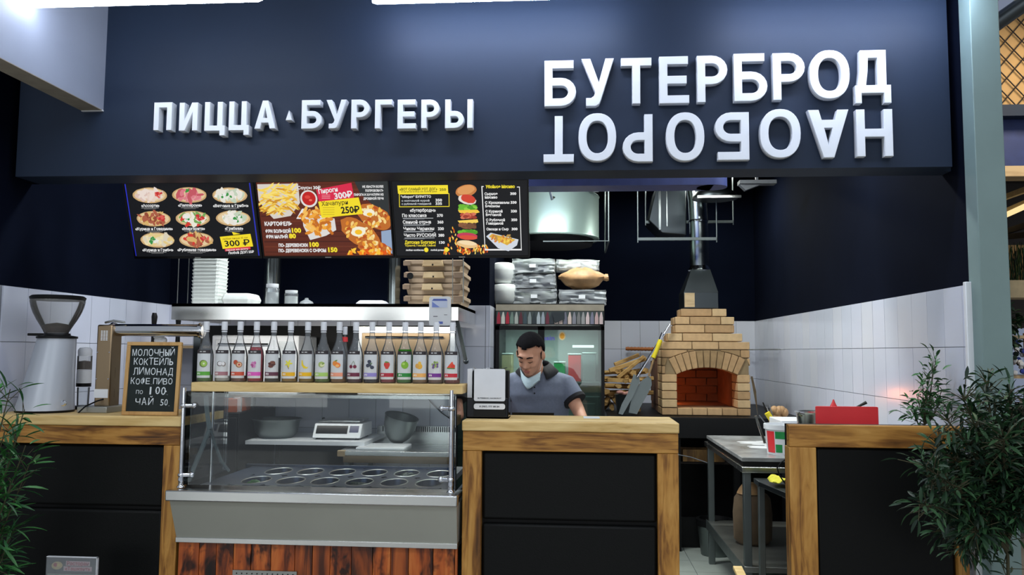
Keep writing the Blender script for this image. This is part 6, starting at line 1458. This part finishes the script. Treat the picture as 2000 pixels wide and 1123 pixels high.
for s_, (a, b) in sleeve.items():
    d = (b-a).normalized(); part('sleeve_band', MB().mat('polo_trim').tube([b-d*.012, b+d*.010], [.072, .0715], 22, cap=True), person)
part('trousers', MB().mat('trousers').rings([ring(z, rx, ry, 0, .06) for z, rx, ry in ((.82, .178, .135), (.93, .176, .132))]).tube([(tx_-.085, ty_+.06, .88), (tx_-.09, ty_+.05, .5), (tx_-.095, ty_+.06, .1)], [.115, .085, .065], 16).tube([(tx_+.085, ty_+.06, .88), (tx_+.09, ty_+.05, .5), (tx_+.095, ty_+.06, .1)], [.115, .085, .065], 16), person)
# collar: two leaves round the neck, open at the front
nc = Vector((tx_-.004, ty_-.008, 1.525))
def leaf(a0, a1, n=12):
    mb = MB().mat('polo_trim'); up_r, lo_r = [], []
    for k in range(n+1):
        a = R(a0+(a1-a0)*k/n); f = k/n
        up_r.append(nc+Vector((math.cos(a)*.072, math.sin(a)*(.074+.012*f*f), .042-.045*f*f))); lo_r.append(nc+Vector((math.cos(a)*(.126+.006*f), math.sin(a)*(.116+.048*f), -.004-.066*f*f)))
    mb.rings([up_r, lo_r], closed=False, cap=False); o = part('collar', mb, person, smooth=60); md = o.modifiers.new('s', 'SOLIDIFY'); md.thickness = .005; md.offset = 1
leaf(88, -62); leaf(92, 242)
pk = Vector((tx_-.012, ty_-.156, 1.385))
part('placket', MB().mat('polo').box(pk.x-.014, pk.y, pk.z-.03, pk.x+.014, pk.y+.02, pk.z+.055), person, bevel=.003)
for k in range(2): part('button', MB().mat('black').lathe([(.005, 0), (.004, .003)], (pk.x, pk.y-.0005, pk.z-.01+k*.035), 10, mx=Matrix.Rotation(R(90), 3, 'X')), person)
# mask pulled under the chin
mk = MB().mat('mask'); rows = []
for j in range(7):
    f = j/6; row = []
    for k in range(15):
        u = (k-7)/7; x = u*.064; y = -.082+.060*abs(u)**1.6
        row.append(H(x*(1-.12*f), y, -.116+.014*abs(u))+Vector((0, -.010*math.sin(math.pi*f*.8)+.004*math.sin(f*20)-.01*f, .006-.064*f*(1-.18*abs(u)))))
    rows.append(row)
mk.rings(rows, closed=False, cap=False); o = part('face_mask', mk, person, smooth=80); md = o.modifiers.new('s', 'SOLIDIFY'); md.thickness = .003
for s_ in (1, -1): part('mask_loop', MB().mat('white').tube([H(s_*.062, -.03, -.085), H(s_*.070, -.005, -.05), H(s_*.078, .018, -.015)], .0018, 6), person)
# hair: cap over the skull with a hairline
hm = MB(); bmesh.ops.create_uvsphere(hm.bm, u_segments=48, v_segments=32, radius=1)
kill = []
for v in hm.bm.verts:
    x, y, z = v.co
    th = math.atan2(-y, abs(x))          # 90 deg = face front
    fr = max(0, math.sin(th)) if y < 0 else 0
    line = -.30-.05*0 if y > .2 else (-.1 if y > -.1 else .02)
    if y < -.05: line = .16+.34*min(1, (-y-.05)/.5)-.14*max(0, .32-abs(x+.05))/.32
    if z < line: kill.append(v)
    v.co = Vector((x*.0815, .020+y*.1015, .036+z*.094))
bmesh.ops.delete(hm.bm, geom=kill, context='VERTS')
for v in hm.bm.verts: v.co = H(v.co.x+random.uniform(-.001, .001), v.co.y+random.uniform(-.001, .001), v.co.z+random.uniform(-.001, .001))
o = part('hair', hm, person, 'hair', smooth=60); o.data.materials.clear(); o.data.materials.append(M['hair']); md = o.modifiers.new('s', 'SOLIDIFY'); md.thickness = .010; md.offset = 0
for s_ in (1, -1):
    part('eyebrow', MB().mat('hair').tube([H(s_*.012, -.090, .034), H(s_*.028, -.089, .040), H(s_*.046, -.076, .034)], [.0032, .0042, .002], 8), person)
    part('eyelashes', MB().mat('hair').tube([H(s_*.016, -.088, .009), H(s_*.029, -.089, .005), H(s_*.043, -.080, .009)], [.0012, .0022, .0012], 6), person)
    part('sideburn', MB().mat('hair').rings([[H(s_*.0735, -.012, .03), H(s_*.0745, .012, .03), H(s_*.077, .012, .03), H(s_*.077, -.012, .03)], [H(s_*.0695, -.010, -.012), H(s_*.0705, .002, -.012), H(s_*.073, .002, -.012), H(s_*.073, -.010, -.012)]]), person)
part('lips', MB().mat('skin_lip').ball(H(0, -.089, -.056), .021, .006, .0045, Rh).ball(H(0, -.088, -.064), .017, .006, .0045, Rh), person)
st = MB().mat(plain('stubble', rgb(150, 108, 90), .8)); st.ball(H(0, -.062, -.094), .024, .021, .014, Rh)
part('stubble', st, person)

# ================================================================== PLANTS
def leaf_mesh(m, L_, w, fold=.25, n=4):
    mb = MB().mat(m); c = []
    for k in range(n+1):
        f = k/n; ww = w*math.sin(math.pi*min(.97, f*.93+.04))**.8; z = -.22*L_*f*f; c.append((Vector((-ww/2, L_*f, z+ww*fold)), Vector((0, L_*f, z)), Vector((ww/2, L_*f, z+ww*fold))))
    for a, b in zip(c, c[1:]):
        va = [mb.bm.verts.new(p) for p in (*a, *b)]
        for q in ((0, 1, 4, 3), (1, 2, 5, 4)):
            f = mb.bm.faces.new([va[i] for i in q]); f.material_index = 0
    bmesh.ops.remove_doubles(mb.bm, verts=mb.bm.verts, dist=1e-5)
    return mb.mesh('leaf', 80)
def rot_to(d, roll): return (Vector(d).to_track_quat('Y', 'Z').to_matrix() @ Matrix.Rotation(roll, 3, 'Y'))
def plant(name, label, cat, base_, stems, mats, L_, w, per, singles, spread=.9, pot=None, droop=.2, stem_r=.006):
    """stems: list of polylines (world). Leaves sit along their outer parts and on short twigs"""
    t = thing(name, label, cat, base_)
    sm = MB().mat('stem'); spots = []
    for pts in stems:
        pts = [Vector(p) for p in pts]; sm.tube(pts, [stem_r*(1-.65*i/(len(pts)-1)) for i in range(len(pts))], 6)
        seg = [(a, b) for a, b in zip(pts, pts[1:])]
        for i in range(per):
            q = random.random()**.75*len(seg)*.999; a, b = seg[int(q)]; f = q-int(q)
            if q/len(seg) < .18: continue
            p = a.lerp(b, f); d = (b-a).normalized(); s_ = Vector((random.gauss(0, 1), random.gauss(0, 1), random.gauss(.1, .8))).normalized()
            dr = (d*.7+s_*spread).normalized(); tw = random.uniform(.0, .09)
            q_ = p+dr*tw
            if tw > .03 and random.random() < .5: sm.tube([p, q_], stem_r*.25, 4)
            spots.append((q_, (dr+Vector((0, 0, -droop*random.random()))+s_*.4).normalized()))
    part('stems', sm, t)['kind'] = 'stuff'
    lm = [leaf_mesh(m, L_*s_, w*s_) for m in mats for s_ in (.85, 1.1)]
    spots.sort(key=lambda s_: s_[0].y)
    for p, d in spots[:singles]:
        o = bpy.data.objects.new('leaf', random.choice(lm)); COL.objects.link(o); o.parent = t
        o.matrix_local = Matrix.Translation(p-Vector(base_)) @ rot_to(d, random.uniform(-.8, .8)).to_4x4()
    if spots[singles:]:
        bm = bmesh.new(); vs, fs, mi = [], [], []
        for p, d in spots[singles:]:
            k = random.randrange(len(lm)); me = lm[k]; T = Matrix.Translation(p-Vector(base_)) @ rot_to(d, random.uniform(-.8, .8)).to_4x4(); b = len(vs)
            vs += [T @ v.co for v in me.vertices]
            for f in me.polygons: fs.append(tuple(b+i for i in f.vertices)); mi.append(k//2)
        bm.free(); me = bpy.data.meshes.new('foliage'); me.from_pydata(vs, [], fs)
        for m in mats: me.materials.append(M[m])
        me.polygons.foreach_set('material_index', mi); me.shade_smooth()
        o = bpy.data.objects.new('foliage', me); COL.objects.link(o); o.parent = t; o['kind'] = 'stuff'
    if pot:
        r, h = pot; part('pot', MB().mat('pot').lathe([(0, 0), (r*.75, 0), (r, h), (r*1.05, h), (r*.92, h-.02), (r*.9, h-.04), (0, h-.04)], base_, 26, cap=False), t)
        part('soil', MB().mat('plant_soil').lathe([(r*.9, h-.045), (0, h-.035)], base_, 20, cap=False), t)
    return t
random.seed(31)
# olive tree right
OY = 3.62; ob = Vector((P(1965, 1100, OY).x, OY, 0)); stems = []
tr_ = [ob+Vector((0, 0, .25)), P(1968, 1080, OY), P(1960, 980, OY)]
stems.append(tr_+[P(1950, 900, OY), P(1945, 820, OY)])
ends = [(1800, 908), (1830, 875), (1795, 985), (1850, 820), (1880, 775), (1925, 742), (1975, 760), (2020, 770), (1820, 940), (1858, 990), (1900, 1040), (2030, 860), (2045, 960), (2000, 820), (1890, 860), (1865, 930), (1925, 930), (1960, 850), (1845, 1040), (1990, 1010), (1905, 800), (1880, 1075), (2070, 900), (1940, 1000), (1835, 905), (1990, 920), (1915, 880)]
for i, (ex, ey) in enumerate(ends):
    Ye = OY+random.uniform(-.28, .22); e = P(ex, ey, Ye); st_ = tr_[1].lerp(tr_[2], random.random()*.9); m_ = st_.lerp(e, .55)+Vector((0, 0, .05))
    stems.append([st_, st_.lerp(m_, .5)+Vector((0, 0, .02)), m_, e])
plant('olive_tree', 'dark green potted olive tree in front of the right counter and column', 'tree', ob, stems, ['leaf_a', 'leaf_b', 'leaf_c'], .056, .0135, 215, 300, 1.0, (.17, .3), .3, .008)
# light green plant behind the right counter
b2 = Vector((P(1806, 830, 4.25).x, 4.25, 1.151)); stems = []
for ex, ey in ((1802, 745), (1823, 705), (1828, 700), (1790, 770), (1840, 760), (1780, 800), (1815, 735), (1835, 790), (1800, 800)):
    e = P(ex, ey, 4.25+random.uniform(-.05, .05)); stems.append([b2+Vector((0, 0, .12)), b2.lerp(e, .5)+Vector((random.uniform(-.01, .01), 0, .03)), e])
plant('leafy_plant', 'slender light green leafy plant rising behind the right counter', 'plant', b2, stems, ['leaf_b', 'leaf_green'], .042, .014, 34, 150, .9, (.055, .10), .3, .004)
# bamboo at the left edge
b3 = Vector((P(-70, 1100, 3.6).x, 3.6, 0)); stems = []
for ex, ey in ((20, 760), (48, 800), (50, 870), (10, 840), (58, 905), (20, 950), (30, 1030), (15, 1070), (-20, 900), (-40, 800), (40, 835), (-10, 770), (-30, 1000), (5, 1090)):
    e = P(ex, ey, 3.6+random.uniform(-.12, .15)); m_ = b3.lerp(e, .6); m_.x -= .05; stems.append([b3+Vector((0, 0, .2)), m_, e])
plant('bamboo_plant', 'green bamboo plant cut by the left edge of the picture', 'plant', b3, stems, ['leaf_bamboo', 'leaf_green'], .10, .014, 55, 200, .7, (.16, .28), .5, .006)

# ================================================================== LEAFLET AT THE BOTTOM LEFT
Y_ = 3.7; A = XZ(91, 1087, 190, 1150, Y_); A = (A[0], A[1]-.18, A[2], A[3])
t = thing('leaflet_stand', 'small leaflet in a clear holder before the left counter, red lettering', 'sign', ((A[0]+A[2])/2, Y_, 0))
part('card', MB().mat('black').box(A[0]+.004, Y_, A[1], A[2]-.004, Y_+.002, A[3]-.004), t)
part('holder', MB().mat('acrylic').box(A[0], Y_-.006, A[1]-.004, A[2], Y_-.003, A[3]).box(A[0], Y_+.004, A[1]-.004, A[2], Y_+.007, A[3]), t)
part('holder_edge', MB().mat('white').box(A[0], Y_-.007, A[3]-.003, A[2], Y_+.008, A[3]).box(A[2]-.003, Y_-.007, A[1], A[2], Y_+.008, A[3]), t)
part('pole', MB().mat('black').tube([((A[0]+A[2])/2, Y_, .02), ((A[0]+A[2])/2, Y_, A[1])], .01, 10), t)
part('base', MB().mat('black').lathe([(.12, 0), (.12, .012), (.02, .02)], ((A[0]+A[2])/2, Y_, 0), 28), t)
s = Pic(.0002); w_ = A[2]-A[0]-.01; h_ = A[3]-A[1]-.006
s.rect(0, 0, w_, h_, (66, 72, 62)); s.rect(0, 0, w_, h_-.075, (150, 160, 140)); s.rect(0, h_-.03, w_, h_, (40, 44, 42))
s.ell(.045, h_-.038, .027, .018, (222, 196, 130), 22, .1); s.ell(.037, h_-.035, .010, .009, (190, 60, 60), 12); s.ell(.054, h_-.036, .010, .007, (240, 210, 130), 12)
s.rect(.088, h_-.037, .205, h_-.016, (226, 190, 190)); s.text('Ресторан', .093, h_-.034, .016, (190, 40, 60), .106, 'l', .03)
s.rect(.078, h_-.061, .215, h_-.040, (226, 190, 190)); s.text('«Ташкент»', .085, h_-.058, .016, (190, 40, 60), .122, 'l', .03)
s.text('Приглашаем', .04, h_-.098, .018, (110, 130, 110), .15, 'l', .01)
link('leaflet_print', s.mesh('leaflet_print', facing((A[0]+.005, Y_-.0008, A[1]+.002), (1, 0, 0), (0, 0, 1)), 'print'), t)

# ================================================================== BEYOND THE COLUMN
Yf = 6.2
def fr_(px0, py0, px1, py1, Y): return XZ(px0, py0, px1, py1, Y)
A = fr_(1930, -60, 2140, 225, Yf); I_ = fr_(1952, -60, 2120, 203, Yf)
t = thing('lattice_window', 'navy framed panel with wire lattice high beyond the column', 'panel', ((A[0]+A[2])/2, Yf, A[1]))
part('frame', MB().mat('navy').box(A[0], Yf, A[1], I_[0], Yf+.1, A[3]).box(I_[2], Yf, A[1], A[2], Yf+.1, A[3]).box(I_[0], Yf, A[1], I_[2], Yf+.1, I_[1]).box(I_[0], Yf, A[3]-.06, I_[2], Yf+.1, A[3]), t)
part('backing', MB().mat('lattice_panel').box(I_[0], Yf+.06, I_[1], I_[2], Yf+.09, A[3]-.06), t)
lw_ = MB().mat('dark_brown'); st_ = 31*S(Yf)
W2, H2 = I_[2]-I_[0], A[3]-.06-I_[1]
for k in range(-20, 30):
    for sg in (1, -1):
        # clip line x = k*st + sg*z*.85
        p = []
        for z in (0, H2):
            p.append((k*st_+sg*z*.85, z))
        (xa_, za_), (xb_, zb_) = p
        t0_, t1__ = 0, 1
        dx = xb_-xa_
        for lim, s2 in ((0, 1), (W2, -1)):
            d0 = s2*(xa_-lim); d1 = s2*(xb_-lim)
            if d0 < 0 and d1 < 0: t0_ = 2
            elif d0 < 0: t0_ = max(t0_, d0/(d0-d1))
            elif d1 < 0: t1__ = min(t1__, d0/(d0-d1))
        if t0_ < t1__-.01:
            a_ = Vector((I_[0]+xa_+dx*t0_, Yf+.04, I_[1]+H2*t0_)); b_ = Vector((I_[0]+xa_+dx*t1__, Yf+.04, I_[1]+H2*t1__)); lw_.tube([a_, b_], .005, 5)
part('wire_mesh', lw_, t)['kind'] = 'stuff'
a_ = fr_(1938, 225, 2140, 322, Yf+.1)
struct('beam_far', MB().mat(plain('beam_far_blue', rgb(36, 52, 104), .5)).box(a_[0], Yf+.12, a_[1], a_[2], Yf+.3, a_[3]).mat('pale_wood').box(a_[0], Yf+.12, a_[1]-.08, a_[2], Yf+.3, a_[1]))
t = thing('spotlight', 'grey spotlight on a bracket at the top right beside the column', 'lamp', P(1960, 20, 5.0), None)
part('body', MB().mat('steel_dark').tube([P(1936, 52, 5.0), P(2010, 0, 4.9)], [.05, .05], 12), t)
part('glass_face', MB().mat('cold_glow').tube([P(1938, 20, 4.96), P(1975, -6, 4.92)], .028, 8), t)
part('bracket', MB().mat('steel').tube([P(1932, 50, 5.0), P(1940, 42, 5.0), P(1950, 56, 5.0), P(1934, 60, 5.0)], .014, 8).tube([P(1950, 40, 5.0), P(1990, -80, 5.0)], .01, 6), t)
# slatted wooden ceiling with a light strip
cz_ = zpx(1990, 335, 7.0)
t = thing('slatted_canopy', 'dark slatted wooden canopy with a warm light strip beyond the column', 'canopy', (3.2, 8.4, cz_))
part('deck', MB().mat('dark_brown').box(2.2, 6.6, cz_+.35, 5.2, 11, cz_+.4), t)
for k, (y0_, y1_) in enumerate(((395, 372), (425, 398), (462, 442), (466, 462))):
    a = P(1936, y0_, 8.4); b = P(2010, y1_-4, 7.2)
    d = (b-a); a2 = a-d*.3; b2_ = b+d*1.2; part('slat', MB().mat('cream' if k < 2 else 'dark_brown').bar(a2, b2_, .035, .05), t)
a = P(1938, 432, 8.0); b = P(2002, 403, 7.2); d = b-a
part('light_strip', MB().mat('warm_strip').bar(a-d*.3, b+d*1.2, .07, .02), t)
# planter wall and shelves
A = fr_(1945, 470, 2140, 548, 7.4)
t = thing('reed_planter', 'planter of tall dark green reeds on a cream shelf beyond the column', 'planter', ((A[0]+A[2])/2, 7.5, fr_(1945, 548, 2140, 580, 7.4)[1]))
bb = fr_(1945, 547, 2140, 581, 7.4); part('box', MB().mat('cream').box(bb[0]-.2, 7.4, bb[1], bb[2], 7.7, bb[3]), t)
part('backing', MB().mat('lattice_panel').box(bb[0]-.2, 7.69, bb[3], bb[2], 7.7, A[3]), t)
rm = MB().mat('brown_reed').mat('leaf_bamboo')
for k in range(260):
    x = random.uniform(A[0], A[2]); y = random.uniform(7.45, 7.62); h = random.uniform(.6, 1)*(A[3]-bb[3]); rm.mat(random.choice(('brown_reed', 'leaf_bamboo', 'leaf_c'))).bar((x, y, bb[3]), (x+random.uniform(-.05, .05), y, bb[3]+h), .008, .002)
part('reeds', rm, t)['kind'] = 'stuff'
A = fr_(1950, 590, 2140, 760, 7.2)
t = thing('shelf_unit', 'wooden open shelf unit with climbing plants beyond the column', 'shelf', ((A[0]+A[2])/2, 7.3, 0))
for py in (655, 733, 830): part('shelf_board', MB().mat('pale_wood').box(A[0]-.1, 7.1, zpx(1960, py+6, 7.1), A[2], 7.5, zpx(1960, py, 7.1)), t)
for px in (1957, 2010, 2080): part('upright', MB().mat('scorch_z').box(P(px, 700, 7.12).x, 7.12, 0, P(px+17, 700, 7.12).x, 7.2, zpx(1960, 650, 7.1)), t)
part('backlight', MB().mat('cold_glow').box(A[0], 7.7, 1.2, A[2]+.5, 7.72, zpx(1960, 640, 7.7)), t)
random.seed(8); bz_ = Vector((P(1968, 655, 7.05).x, 7.05, zpx(1960, 655, 7.1))); stems = []
for k in range(12):
    e = P(1950+random.uniform(0, 40), 600+random.uniform(0, 80), 7.0); stems.append([bz_+Vector((0, .05, .02)), bz_.lerp(e, .5)+Vector((0, 0, .04)), e])
plant('climbing_plant', 'dark bushy plant on the upper shelf beyond the column', 'plant', bz_, stems, ['leaf_c', 'leaf_a'], .06, .03, 24, 0, 1.1, (.05, .09), .3, .004)
struct('wall_far', MB().mat('dark_brown').box(2.06, 9.2, 0, 9, 9.3, 8))
bz_ = P(1975, 760, 7.0); bz_.z = zpx(1960, 733, 7.1)
bl = MB()
for k in range(70): bl.mat(random.choice(('leaf_green', 'screen_blue', 'leaf_c', 'white'))).ball(P(1975+random.uniform(0, 60), 690+random.uniform(-30, 42), 7.06+random.uniform(0, .2)), random.uniform(.012, .025), None, None, None, 6, 4)
tag(solo('flower_mass', bl, 'mass of small blue and white blossoms on the lower shelf beyond the column', 'flowers'), kind='stuff')
# slim green strip at the very left beyond the fascia
